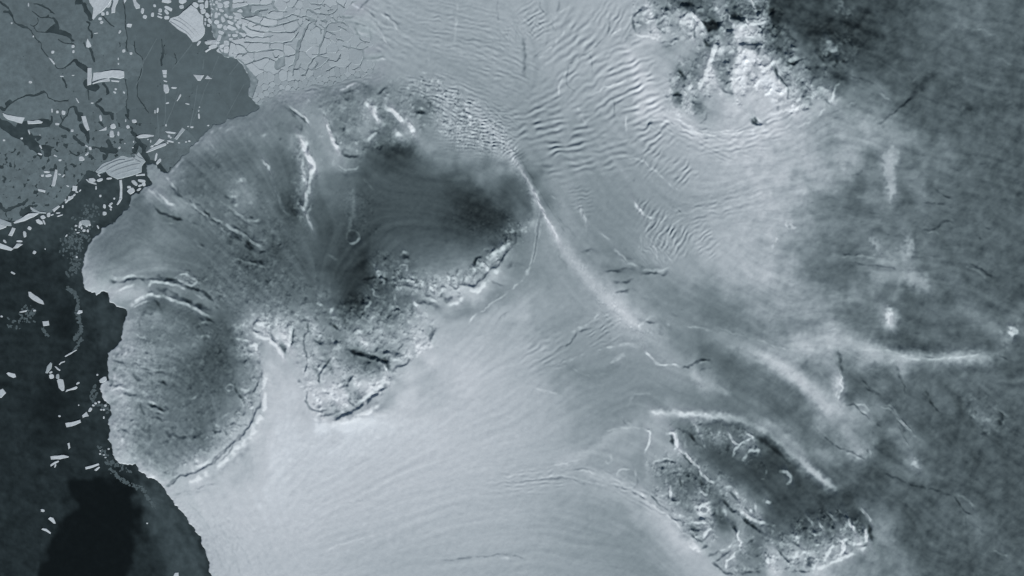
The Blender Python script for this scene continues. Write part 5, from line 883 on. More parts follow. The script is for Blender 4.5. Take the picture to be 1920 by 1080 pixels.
 (sd_,3.4,.9,[(290,680),(330,670)]),(sd_,3.4,1.0,[(390,660),(420,690)]),(sd_,3,.9,[(370,740),(400,790)]),(sd_,2.8,-.9,[(440,680),(480,620),(540,560)]),(sd_,2.8,-1.1,[(450,710),(520,740),(580,760)]),(sd_,2.8,-.8,[(280,720),(320,740)]),(sd_,3.4,.7,[(500,660),(580,620),(650,540)]),(sd_,2.6,.6,[(560,440),(480,500)]),(sd_,3.4,-.8,[(850,590),(860,680)]),(sd_,3,-.5,[(870,500),(920,500)]),(sd_,5,1.0,[(760,780),(860,790)]),(sd_,2.8,-1.0,[(640,740),(680,820),(760,830),(790,880),(815,960)]),
 (sd_,4,.7,[(440,740),(550,800),(640,830),(720,910),(790,1050)]),(sd_,3.4,.8,[(870,830),(840,960)]),(sd_,2.8,-.8,[(900,700),(880,860)]),(sd_,2.6,.8,[(250,810),(440,840),(490,900),(490,960)]),(sd_,2.6,-.6,[(600,680),(660,600)]),(sd_,2.6,.5,[(430,590),(440,620)]),(sd_,2.6,-.5,[(380,930),(450,980)]),(sd_,2.6,.4,[(1150,370),(1240,450)]),(sd_,2.6,.4,[(1310,520),(1370,430)]),(sd_,2.6,-.4,[(390,370),(450,380)]),(sd_,2.6,.35,[(330,280),(360,300)]),
 (sh,2,.8,[(290,0),(340,100),(430,250),(510,400)]),(sh,3.4,-.3,[(500,450),(540,600),(640,760)]),(sh,3.4,-.35,[(460,60),(560,220),(640,300),(700,380)]),(sh,2.8,-.9,[(805,555),(850,538),(885,555)]),(sh,3,.6,[(830,580),(880,580)]),(sh,2.8,-.8,[(1030,785),(1080,770),(1180,775),(1250,770)]),(sh,3.2,-.9,[(1130,905),(1250,890),(1350,870)]),(sh,3,-.6,[(1150,1010),(1250,990),(1320,980)]),(sh,2.8,-.5,[(1430,715),(1510,730)]),(sh,2.4,.7,[(1450,770),(1550,750),(1640,780),(1760,720)]),
 (sh,2.4,-1.0,[(1480,795),(1560,780),(1640,800),(1700,812),(1735,770)]),(sh,2.6,.5,[(1180,640),(1300,680),(1420,730)]),(sh,2.6,.5,[(990,340),(1090,420)]),(sh,1.9,.6,[(770,30),(760,130)]),(sh,1.9,.7,[(800,100),(825,200),(820,300)]),(sh,4.4,.6,[(905,150),(915,175)]),(sh,2.8,.9,[(1370,0),(1440,100),(1520,160),(1590,170)]),(sh,2,.6,[(1430,370),(1460,470)]),(sh,2,.6,[(1420,480),(1445,570)]),(sh,2,.5,[(1570,420),(1640,640)]),(sh,2,.5,[(1660,520),(1720,690)]),(sh,2,.5,[(1700,540),(1800,670)]),(sh,2.2,-.4,[(1500,340),(1560,270),(1640,170)]),(sh,2.2,.5,[(1480,350),(1540,250),(1620,150)]),(sh,2.2,.5,[(1580,400),(1680,220),(1780,110)]),(sh,2.2,-.4,[(1610,400),(1680,300)]),(sh,2.2,.5,[(1740,460),(1770,320),(1830,230),(1910,170)]),(sh,2.2,-.4,[(1790,420),(1840,340)]),(sh,2.2,.5,[(1790,520),(1830,400)]),(sh,2.2,-.4,[(1850,600),(1880,480)]),(sh,2.2,.5,[(1820,600),(1850,500)]),(sh,2,.45,[(1620,440),(1660,320)]),
 (sh,2.2,.5,[(300,90),(270,330),(240,560),(200,710),(130,820)]),(sh,2,-.4,[(320,160),(290,360),(240,620)]),(sh,4,-.4,[(1250,600),(1400,640)]),(sh,3,.5,[(980,830),(1080,830)]),(sh,3,-.4,[(900,620),(870,625)]),(sh,3,-.4,[(890,690),(930,670)]),
 (s7,2.8,-.7,[(670,190),(760,150),(860,130),(920,150)]),(s7,4,-.4,[(960,220),(1060,260)]),(s7,2.4,-.9,[(100,785),(200,700),(270,620),(350,580),(430,560)]),(s7,2.6,.5,[(200,620),(330,560),(450,460),(500,400)]),(s7,2.6,.45,[(480,830),(650,780),(720,750),(960,750)]),(s7,2.4,.7,[(1010,830),(1080,890),(1160,960),(1220,990),(1340,980),(1410,1000)]),(s7,2.8,-1.0,[(1430,1010),(1530,980),(1600,940),(1690,930),(1750,950)]),(s7,2.2,.5,[(1640,960),(1740,950)]),
 (s7,5,.8,[(1090,400),(1120,470)]),(s7,4.4,.8,[(1240,490),(1310,560)]),(s7,2.8,-.8,[(1010,490),(1080,500),(1140,500)]),(s7,5,-.5,[(1180,500),(1190,620),(1250,640)]),(s7,2.8,.6,[(930,560),(960,570)]),(s7,5,.5,[(1170,880),(1230,870)]),(s7,2.8,-.8,[(1190,940),(1240,930)]),(s7,3.4,-.5,[(1300,690),(1290,760)]),(s7,2.8,.45,[(620,980),(800,860)]),(s7,2.8,.3,[(0,980),(160,930),(350,860)]),(s7,2.8,-.35,[(0,1000),(160,960)]),(s7,2.6,-.3,[(540,700),(680,670)]),(s7,2.6,-.4,[(870,700),(900,710)]),(s7,2.6,-.5,[(1060,790),(1100,800)]),(s7,3,.5,[(930,640),(960,700)]),(s7,3,.5,[(1450,560),(1600,560),(1750,600)]),(s7,3,-.4,[(1290,410),(1400,430)]),(s7,3,-.4,[(1370,360),(1440,370)]),
 (r2,3.4,-.7,[(1630,570),(1650,700),(1690,850)]),(r2,2.8,.7,[(1160,640),(1150,700)]),(r2,2.6,.8,[(1420,820),(1440,870)]),(r2,3.4,.7,[(1665,830),(1650,1000)]),(r2,2.6,-.7,[(0,725),(60,690),(150,680),(200,710)]),(r2,2.4,.6,[(60,730),(140,708),(200,720)]),(r2,2.2,.3,[(280,320),(420,380),(560,420)]),(r2,2.2,-.3,[(440,360),(600,410)]),(r2,2.2,.3,[(700,440),(860,520),(1050,570)]),(r2,3,-.4,[(1170,700),(1250,800)]),(r2,3,.4,[(1480,350),(1650,340)]),(r2,2.6,-.5,[(60,960),(100,1010)]),
 (r3,2.4,.6,[(1050,680),(1300,670),(1500,650),(1650,630)]),(r3,2,-.6,[(1030,650),(1160,660)]),(r3,2.8,-.8,[(720,740),(760,860),(790,930)]),(r3,3.6,-.5,[(700,90),(690,200),(700,320)]),(r3,3.4,.7,[(640,110),(650,180)]),(r3,3.4,.6,[(590,290),(670,310)]),(r3,2.8,.5,[(380,800),(540,790)]),(r3,3,-.5,[(380,1000),(480,1070)]),(r3,3,.4,[(440,970),(520,1050)]),(r3,2.8,-.4,[(1200,780),(1230,880)]),(r3,3,-.4,[(900,400),(1000,380)]),(r3,3,.4,[(1190,430),(1240,410)]),(r3,2.4,.4,[(560,560),(760,620),(920,640)]),(r3,2.4,.4,[(740,640),(1000,690)]),
 (r4,2.2,-1.0,[(640,350),(730,350),(780,390),(820,460),(860,480)]),(r4,2.6,.9,[(730,350),(830,350)]),(r4,2.8,1.0,[(800,420),(860,460)]),(r4,2.2,.6,[(930,490),(950,570)]),(r4,2.6,-.6,[(960,480),(990,570),(1030,600)]),(r4,2,.6,[(1000,370),(1120,400),(1190,480),(1270,560),(1340,640),(1440,740)]),(r4,2,-.6,[(1180,460),(1260,520),(1330,600),(1400,680)]),(r4,2,-.6,[(1210,560),(1270,670),(1330,800)]),(r4,2,.7,[(1390,710),(1440,750)]),(r4,2.2,-.9,[(350,680),(550,830),(700,890),(860,960)]),
 (r4,2,.7,[(570,860),(700,920),(860,980)]),(r4,2,-.9,[(870,830),(890,900),(870,970)]),(r4,2,.8,[(910,850),(905,930)]),(r4,3,-.5,[(935,620),(945,730)]),(r4,2.8,.8,[(590,20),(600,120),(570,230),(550,300)]),(r4,2.8,-.8,[(1210,0),(1250,80)]),(r4,2.8,-.6,[(830,130),(930,210),(1010,250)]),(r4,3.4,.7,[(800,870),(850,900)]),(r4,3,-.4,[(280,600),(340,660)]),(r4,2.6,-.3,[(1540,200),(1600,350),(1700,440)]),(r4,2.4,-.5,[(800,760),(810,800)]),(r4,2,.4,[(1290,760),(1330,820)]),(r4,4,.6,[(1390,1000),(1470,1010)]),
]
R8 = [((540,0),2.0,-.6,[(1170,375),(1340,385),(1470,380)]),((540,0),2.0,-.5,[(1410,490),(1600,550),(1740,580)]),((540,0),2,-.5,[(1470,600),(1560,720),(1660,900),(1840,940)]),((540,0),1.8,-.5,[(1560,260),(1650,150),(1750,50),(1830,0)]),((540,0),1.8,-.4,[(1860,300),(1930,380),(2000,420)]),((540,0),1.8,.3,[(1500,640),(1640,760),(1800,780)]),
      ((540,0),2,-.6,[(1480,1075),(1680,1110)]),((540,0),1.8,-.4,[(1840,620),(1850,800),(1900,960)]),((540,90),2,-.6,[(1690,250),(1900,230),(2150,220)]),((540,90),1.8,.4,[(1700,300),(1950,260),(2200,260)]),((540,90),1.8,-.35,[(1680,40),(1690,250)]),((540,0),1.8,.35,[(1300,60),(1500,120),(1700,220)]),((540,0),2,.3,[(2100,300),(2300,480),(2500,700)]),((540,0),2,-.3,[(2150,260),(2350,450),(2560,660)]),((540,0),2,.25,[(1900,500),(2100,760),(2250,1000)]),((540,0),2,-.25,[(1950,480),(2140,720)])]
for k, w, c, p in R8: crest(C(k, p, 12.0), w, c)
for k, w, c, p in R7: crest(C(k, p, 6.0), w, c * (0.42 if k in (sh, s7, r2, r3, r4) else 0.85))
def ring(x, y, r, w, c, squash=1.0):
    a = np.linspace(0, 2 * math.pi, 25)
    crest([(x + r * math.cos(t), y + r * squash * math.sin(t)) for t in a], w, c, 0.4, taper=False)
crest([(661 + 12.5 * math.cos(t), 444 + 12.5 * math.sin(t)) for t in np.linspace(-0.7, 2.2, 12)], 2.0, .62, 0.2)
ring(661, 444, 12.5, 2.0, .12); ring(431, 727, 6, 2.0, .4); ring(758, 503, 6, 2.6, .5); ring(711, 511, 4, 2.6, .8)
ring(1318, 955, 9, 2.4, .5, .7); ring(1265, 828, 6, 2, .3); ring(1520, 1052, 8, 2.5, -.5); ring(1492, 1052, 5, 2.5, -.5)

def ripples(cx, cy, hl, hw, crest_deg, wl, c, seed, warp=0.35, power=1.0):
    """a train of flow undulations; hl along the wave, hw along the crests"""
    s = window([(cx, cy)], max(hl, hw) * 1.9)
    a = math.radians(crest_deg)
    u = (PX[s] - cx) * -math.sin(a) + (PY[s] - cy) * math.cos(a)
    v = (PX[s] - cx) * math.cos(a) + (PY[s] - cy) * math.sin(a)
    ph = 2 * math.pi * u / wl + band(max(wl * 4, 30), 0.6, seed)[s] * 2.2 * warp + band(wl * 2.2, 0.6, seed + 1)[s] * 0.9 * warp
    am = np.exp(-(np.abs(u) / hl) ** 3 - (np.abs(v) / hw) ** 3) * np.clip(0.75 + 0.5 * band(wl * 3, 0.6, seed + 2)[s], 0, 1.6)
    D[s] += am * np.sin(ph) * c * TAN * wl * 0.1 / (2 * math.pi)

RP = [(1068,272,56,54,-12,13.5,.36),(1190,165,84,44,-24,12.5,.36),(1092,118,78,56,-38,15,.2),(1255,440,46,30,-58,9.5,.42),(1226,470,30,26,55,8,.3),(1277,322,24,20,-45,11,.4),
 (870,62,54,100,11,9.5,.16),(895,240,44,66,3,6.5,.34),(866,190,40,48,20,8.5,.34),(1002,232,38,46,-14,13,.28),(940,122,46,62,26,11,.2),(1225,255,30,34,-38,12,.35),(1030,190,36,36,-30,13,.2),
 (1225,300,26,30,-50,10,.22),(1320,450,34,20,-35,9,.25),(975,60,60,22,60,8,.3),(1005,40,34,20,-30,9,.35),(1150,40,40,26,-60,10,.25),(935,260,30,30,20,7,.3),(720,40,40,50,30,11,.16),(740,90,40,50,35,13,.14),
 (1090,375,26,18,-10,8,.25),(1215,395,24,16,-55,9,.3),(1130,215,30,40,-35,14,.25),(1150,290,30,34,-12,13,.25),(1085,60,40,30,-50,16,.25),(630,60,40,30,18,12,.12)]
RP += [(845,205,34,40,28,9,.5),(900,255,30,46,10,7,.5),(930,225,26,34,40,8,.45),(800,170,20,46,14,8,.4),(960,285,26,16,-35,7,.4),(640,150,14,60,-10,8,.25),(560,160,16,50,5,8,.22),
       (1300,255,26,90,24,10,.18),(1380,270,22,80,-10,11,.16),(1440,235,24,70,-26,11,.16),(1340,390,22,90,-14,10,.14),(620,700,60,10,85,9,.1),(1000,900,20,70,-6,9,.16),(1200,930,18,80,30,9,.18),(1130,620,26,30,-30,9,.2),(1020,660,30,40,-32,11,.16),(420,1010,60,50,64,11,.10)]
for i, r in enumerate(RP): ripples(*r[:6], r[6] * 1.9, seed=200 + 5 * i)

def rough(poly, soft, parts, seed):
    s = window(poly, soft + 14)
    x = PX[s] + JX[s] * 2.0; y = PY[s] + JY[s] * 2.0
    d = dist_poly(poly, x, y, True)
    d = np.where(inside(poly, x, y), -d, d)
    fine_k = 0.34 if in_fine([(np.mean([q[0] for q in poly]), np.mean([q[1] for q in poly]))]) else (0.95 if np.mean([q[0] for q in poly]) > 820 else 0.55)
    m = sstep(soft * 1.6, -soft * 1.2, d)
    m = m * np.clip(0.75 + 0.45 * band(38, 0.8, seed + 7)[s], 0.1, 1.6)
    for j, (wl, c, kind) in enumerate(parts):
        n = band(wl, 0.8, seed + j)[s]
        tn = n * 0.9
        if kind == 'r':
            n2 = band(wl * 1.3, 0.8, seed + j + 3)[s]
            tn = 0.95 * n2 + 0.45 - 1.5 * np.exp(-(n / 0.30) ** 2)
            n = 0.75 * (1 - np.abs(n)) + 0.65 * n2
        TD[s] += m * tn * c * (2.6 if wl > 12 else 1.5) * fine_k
        if kind == 's': n = np.sign(n) * np.abs(n) ** 0.7
        D[s] += m * n * c * ROUGH * TAN * wl * 0.1 / (2 * math.pi) * 1.2

ROUGH = 0.20
RO = [
 ([(480,150),(560,145),(640,150),(700,140),(760,150),(800,165),(850,190),(800,195),(700,175),(600,172),(520,185),(490,200)], 10, [(9,.30,'s'),(16,.22,'n')]),
 ([(500,175),(560,180),(640,175),(740,178),(800,200),(770,235),(700,215),(600,205),(520,200)], 12, [(12,.28,'n'),(24,.25,'r')]),
 ([(602,190),(640,172),(720,175),(790,185),(800,230),(785,268),(740,280),(680,290),(640,285),(610,250)], 10, [(10,.35,'r'),(22,.42,'r'),(45,.3,'n')]),
 ([(830,270),(860,230),(900,220),(950,250),(975,290),(960,300),(900,285)], 8, [(6,.28,'n'),(10,.25,'s')]),
 ([(940,262),(985,330),(1045,450),(1100,500),(1180,590),(1230,620),(1200,650),(1130,590),(1060,480),(1000,390),(960,310)], 8, [(7,.20,'n'),(12,.10,'r')]),
 ([(700,530),(760,545),(830,555),(900,520),(970,450),(985,420),(960,425),(930,470),(870,510),(800,520),(720,505)], 9, [(9,.42,'r'),(17,.48,'r'),(34,.25,'n')]),
 ([(700,480),(760,470),(790,500),(760,530),(690,530)], 12, [(12,.30,'n'),(22,.2,'r')]),
 ([(475,590),(520,570),(560,590),(560,640),(540,670),(510,640),(480,620)], 8, [(10,.55,'r'),(18,.55,'r')]),
 ([(555,600),(620,580),(700,560),(760,565),(815,600),(812,640),(770,680),(720,730),(670,770),(590,775),(572,720)], 9, [(10,.50,'r'),(20,.60,'r'),(38,.45,'r')]),
 ([(640,575),(690,540),(740,560),(780,600),(720,640),(660,620)], 14, [(11,.35,'r'),(20,.35,'n')]),
 ([(440,610),(485,610),(493,680),(492,740),(465,790),(400,850),(330,895),(300,895),(350,860),(420,810),(455,760),(465,690),(440,650)], 10, [(8,.42,'r'),(15,.40,'r')]),
 ([(236,590),(290,565),(380,590),(440,640),(440,740),(400,820),(330,870),(270,880),(215,850),(205,770),(192,730),(205,665)], 16, [(14,.14,'n'),(24,.18,'r'),(40,.14,'n')]),
 ([(205,660),(250,640),(270,680),(290,760),(260,860),(220,860),(205,770),(192,730)], 12, [(10,.16,'n'),(18,.30,'r')]),
 ([(255,610),(290,620),(300,690),(320,740),(280,760),(262,690)], 10, [(8,.26,'n'),(14,.2,'r')]),
 ([(320,300),(420,290),(480,340),(560,480),(480,480),(380,420),(330,380)], 20, [(12,.10,'n'),(22,.16,'r'),(45,.15,'n')]),
 ([(400,420),(520,400),(560,480),(540,560),(440,560),(400,520)], 20, [(14,.14,'n'),(26,.18,'r')]),
 ([(390,510),(420,540),(440,590),(410,560),(360,535),(330,520)], 8, [(9,.35,'r'),(16,.3,'r')]),
 ([(440,480),(620,540),(600,580),(480,600),(400,570)], 14, [(11,.22,'n'),(20,.25,'r')]),
 ([(555,260),(590,290),(585,380),(575,420),(545,390),(560,320)], 8, [(8,.40,'r'),(15,.35,'r')]),
 ([(640,360),(690,350),(700,430),(650,440)], 12, [(9,.16,'n'),(16,.12,'n')]),
 ([(840,400),(960,400),(990,430),(960,470),(900,440)], 14, [(12,.12,'n')]),
 ([(1190,10),(1240,0),(1330,5),(1440,-10),(1470,60),(1500,120),(1560,180),(1490,210),(1440,170),(1385,185),(1340,140),(1330,90),(1240,62),(1190,55)], 9, [(9,.40,'r'),(18,.75,'r'),(36,.95,'r'),(70,.6,'r')]),
 ([(1265,120),(1330,100),(1335,160),(1310,215),(1260,205),(1250,180)], 8, [(9,.45,'r'),(17,.75,'r'),(34,.6,'r')]),
 ([(1330,100),(1390,90),(1380,180),(1335,180)], 10, [(14,.35,'r'),(28,.4,'n')]),
 ([(1255,810),(1290,790),(1400,800),(1420,840),(1370,850),(1300,830)], 8, [(8,.40,'r'),(15,.60,'r')]),
 ([(1215,860),(1260,850),(1330,900),(1345,960),(1340,1010),(1310,1015),(1260,960),(1225,920)], 8, [(9,.45,'r'),(18,.70,'r'),(34,.4,'r')]),
 ([(1270,840),(1300,850),(1370,900),(1420,960),(1440,1000),(1400,980),(1340,920),(1290,880)], 7, [(9,.5,'r'),(16,.55,'r')]),
 ([(1440,1000),(1540,960),(1580,965),(1628,990),(1625,1015),(1560,1045),(1490,1072),(1440,1060)], 8, [(9,.50,'r'),(18,.75,'r'),(34,.5,'r')]),
 ([(1385,980),(1450,990),(1440,1070),(1370,1080),(1350,1060)], 10, [(10,.35,'r'),(20,.45,'r')]),
 ([(1370,830),(1420,820),(1430,870),(1380,870)], 9, [(9,.30,'r'),(16,.4,'r')]),
 ([(1800,740),(1850,750),(1900,800),(1850,810)], 16, [(16,.18,'r'),(28,.2,'n')]),
 ([(1500,120),(1590,60),(1600,110),(1540,150)], 16, [(12,.2,'r'),(22,.2,'n')]),
]
RO.append(([(770,150),(820,150),(880,185),(940,240),(972,288),(940,282),(880,272),(835,262),(815,225),(800,190)], 8, [(8,.42,'s'),(14,.34,'r')]))
RO.append(([(1395,-30),(1440,-30),(1440,60),(1436,90),(1400,62)], 6, [(12,1.0,'n'),(20,.9,'n')]))
for i, r in enumerate(RO): rough(r[0], r[1], r[2], 400 + 10 * i)

# ------------------------------------------------------------------ relief: slopes leaning to and from the sun carry part of the light and shade, colour keeps the rest
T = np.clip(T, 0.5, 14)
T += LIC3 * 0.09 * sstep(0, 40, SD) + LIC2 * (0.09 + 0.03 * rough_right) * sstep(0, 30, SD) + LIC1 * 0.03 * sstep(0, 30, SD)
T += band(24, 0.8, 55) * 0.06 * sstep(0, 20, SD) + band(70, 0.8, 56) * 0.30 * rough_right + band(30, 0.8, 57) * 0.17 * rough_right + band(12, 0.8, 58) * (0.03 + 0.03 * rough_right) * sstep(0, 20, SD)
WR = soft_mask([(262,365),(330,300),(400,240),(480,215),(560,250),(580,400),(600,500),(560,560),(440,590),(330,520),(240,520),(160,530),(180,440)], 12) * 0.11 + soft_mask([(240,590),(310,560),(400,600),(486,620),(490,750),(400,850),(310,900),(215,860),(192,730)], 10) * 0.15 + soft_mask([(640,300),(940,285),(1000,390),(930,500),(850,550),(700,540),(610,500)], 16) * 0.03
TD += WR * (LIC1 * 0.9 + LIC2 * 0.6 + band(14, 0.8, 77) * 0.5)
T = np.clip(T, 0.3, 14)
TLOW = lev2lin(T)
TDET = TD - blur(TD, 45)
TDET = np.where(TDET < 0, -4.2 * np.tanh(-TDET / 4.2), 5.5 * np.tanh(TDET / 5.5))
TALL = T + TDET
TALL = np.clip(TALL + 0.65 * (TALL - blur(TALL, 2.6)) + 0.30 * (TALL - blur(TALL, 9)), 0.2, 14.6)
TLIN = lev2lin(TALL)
sx, sy_img = SUN_AZ[0], -SUN_AZ[1]        # direction to the sun in plan coordinates
ref = blur(TLOW, 130)
ratio = np.clip(TLOW / ref, 0.25, 3.0) ** 0.55 * np.clip(TLIN / TLOW, 0.25, 3.0) ** 0.9
G = -TAN * 0.95 * (np.clip(ratio, 0.22, 2.2) - 1.0) * sstep(0, 30, SD) * sstep(-6, 26, SDR)
pad = 160
Gp = np.pad(G, pad, mode='constant')
fx, fy = fgrid(Gp.shape)
kx, ky = 2 * math.pi * fx / (STEP * 0.1), 2 * math.pi * fy / (STEP * 0.1)
ks = kx * sx + ky * sy_img; kp = -kx * sy_img + ky * sx
eps = (2 * math.pi / 55.0) ** 2
Hh = np.conj(1j * ks) * np.fft.rfft2(Gp) / (ks ** 2 + 0.08 * kp ** 2 + eps)
H = np.fft.irfft2(Hh, s=Gp.shape)[pad:-pad, pad:-pad]
H = 0.45 * np.log1p(np.exp(np.clip(H / 0.45, -30, 30))) * sstep(0, 40, SD) * sstep(-4, 30, SDR)
def dsun(h):
    gy, gx = np.gradient(h, STEP * 0.1)
    return -(gx * sx + gy * sy_img)       # > 0 where the surface leans towards the sun
def lit(h):
    """sun and sky light on the sloping surface, 1 on the flat"""
    gy, gx = np.gradient(h, STEP * 0.1)
    n = 1 / np.sqrt(1 + gx * gx + gy * gy)
    return np.clip(0.90 * (1 - (gx * sx + gy * sy_img) / TAN) * n, 0.02, 3) + 0.10
SHADE = np.clip(lit(H), 0.25, 2.2)
for _it in range(2):                     # let the slopes take up fine light and shade that the first solution smoothed away
    want = np.clip(TLIN / (blur(TLIN / SHADE, 6.0) * SHADE), 0.6, 1.6)
    dG = -TAN * 0.9 * (want - 1.0) * SHADE * sstep(0, 20, SD) * sstep(-6, 26, SDR)
    dGp = np.pad(dG, pad, mode='constant')
    dH = np.fft.irfft2(np.conj(1j * ks) * np.fft.rfft2(dGp) / (ks ** 2 + 0.02 * kp ** 2 + (2 * math.pi / 8.0) ** 2), s=Gp.shape)[pad:-pad, pad:-pad]
    H = H + dH * sstep(0, 20, SD) * sstep(-4, 30, SDR)
    SHADE = np.clip(lit(H), 0.25, 2.2)
ALB_SHADE = np.clip(blur(TLIN / SHADE, 1.5) / GAIN, 0.02, 0.90)  # keeps light and shade the slopes do not give, painted into the colour
HLOW_RANGE = (float(H.min()), float(H.max()))

# windblown surface everywhere, streaked along the flow
wide = sstep(0, 18, SD) * sstep(-2, 12, SDR)
D += wide * (LIC1 * 0.020 + LIC2 * 0.030) * TAN * 0.35 * (0.7 + 0.5 * rough_right)
D += wide * (band(11, .6, 71) * 0.025 * 1.1 + band(26, .6, 72) * 0.03 * 2.6) * TAN / (2 * math.pi) * (0.8 + 0.6 * rough_right)
# gullies on the sea-facing slopes
D *= sstep(0, 10, SD) * 0.93 + 0.07
D *= sstep(-3, 6, SDR)

BASE = 0.13
ZB = 0.13
hl = H
Z = BASE + 0.10 * sstep(8, 60, SD) * sstep(0, 40, SDR) - 0.07 * sstep(14, 0, SD) * sstep(-8, 4, SDR) + hl + D
Z = np.maximum(Z, 0.05)
Z = np.where(SDR < 0, 0.075 + (Z - 0.075) * sstep(-4.0, -1.0, SDR + 0.3 * JX), Z)
Z = Z * sstep(-1.6, 1.6, SD) - 0.20 * sstep(0.6, -2.0, SD)

# the floor between the broken blocks is grey rubble ice
ALB_SHADE = np.where(SDR < -1, lev2lin(7.8 + 0.5 * band(14, .6, 81) - 0.9 * sstep(520, 450, PX)) / GAIN, ALB_SHADE)

# ------------------------------------------------------------------ which piece of the land each cell belongs to
REGIONS = [  # id -> name, parent name, kind, label, category, outline
 ('ice_sheet', None, 'structure', 'dark streaky inland ice sheet filling the right side', None,
  [(1500,-400),(1460,60),(1500,130),(1640,190),(1700,250),(1640,330),(1560,380),(1500,440),(1480,520),(1560,560),(1420,600),(1300,640),(1400,760),(1480,850),(1570,915),(1620,940),(1632,1000),(1600,1050),(1480,1080),(1480,2400),(2600,2400),(2600,-400)]),
 ('ice_plateau', None, 'thing', 'broad grey western ice cap with a smooth rounded prow above the dark sea', 'ice plateau',
  [(484,206),(440,222),(405,234),(340,290),(318,322),(262,365),(225,404),(150,460),(140,530),(172,556),(202,546),(240,528),(290,518),(340,524),(390,545),(420,580),(450,605),(500,580),(560,560),(605,560),(612,500),(590,440),(578,400),(584,330),(580,270),(552,245),(520,225)]),
 ('ice_tongue', None, 'thing', 'pale furrowed ice tongue squeezed out beside the large grey iceberg', 'ice tongue',
  [(266,300),(296,306),(316,324),(330,356),(360,392),(330,396),(300,372),(270,358),(262,346)]),
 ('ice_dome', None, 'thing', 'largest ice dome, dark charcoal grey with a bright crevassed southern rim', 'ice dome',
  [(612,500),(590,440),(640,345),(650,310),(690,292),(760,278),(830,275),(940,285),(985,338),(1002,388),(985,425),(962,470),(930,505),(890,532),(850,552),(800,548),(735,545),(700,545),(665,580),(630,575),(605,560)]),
 ('outlet_glacier', None, 'thing', 'pale narrow glacier running down between two grey ice domes', 'glacier',
  [(520,195),(556,196),(600,215),(620,262),(640,300),(650,312),(640,345),(590,440),(580,400),(586,330),(582,270),(556,244)]),
 ('mountain_massif', None, 'thing', 'small rugged massif with two bright snow ridges north of the dark dome', 'mountain',
  [(600,205),(630,172),(720,170),(800,180),(815,215),(790,268),(760,278),(690,292),(645,305),(620,262)]),
 ('ice_dome', None, 'thing', 'oval ice dome with scalloped pale cliffs along the black sea', 'ice dome',
  [(240,586),(270,562),(310,556),(345,572),(400,598),(450,606),(486,614),(494,690),(490,760),(455,805),(400,850),(335,893),(310,912),(260,890),(205,860),(190,800),(180,730),(195,660),(225,640)]),
 ('ice_lobe', None, 'thing', 'rugged bright ice lobe ringed by a thin dark trough', 'ice lobe',
  [(556,590),(605,562),(665,580),(700,545),(760,552),(805,575),(818,605),(812,650),(775,690),(735,725),(690,765),(640,780),(590,778),(574,745),(570,680),(560,630)]),
 ('ice_saddle', None, 'thing', 'crumpled bright saddle of ice between the oval dome and the rugged lobe', 'ice saddle',
  [(450,606),(500,580),(556,590),(560,630),(550,665),(535,672),(512,645),(486,614)]),
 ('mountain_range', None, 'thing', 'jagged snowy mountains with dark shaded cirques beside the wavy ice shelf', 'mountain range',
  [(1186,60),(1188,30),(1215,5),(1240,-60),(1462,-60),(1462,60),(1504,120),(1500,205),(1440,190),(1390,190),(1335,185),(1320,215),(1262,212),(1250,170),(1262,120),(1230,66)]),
 ('mountain_island', None, 'thing', 'rugged island of dark slopes and bright broken ridges at the lower right', 'mountain island',
  [(1222,860),(1245,815),(1290,785),(1380,792),(1440,815),(1500,870),(1570,925),(1615,960),(1632,1000),(1620,1030),(1560,1050),(1500,1082),(1440,1100),(1360,1090),(1335,1060),(1370,1030),(1340,1015),(1290,990),(1240,940),(1222,900)]),
 ('ice_rise', None, 'thing', 'small round ice rise with a pale rim beside the lower right island', 'ice rise',
  [(1152,884),(1166,876),(1190,878),(1198,900),(1190,915),(1164,910)]),
 ('nunatak', None, 'thing', 'lone dark rock peak poking through bright snow below the mountains', 'nunatak',
  [(1404,226),(1418,214),(1436,230),(1434,238),(1414,236)]),
]
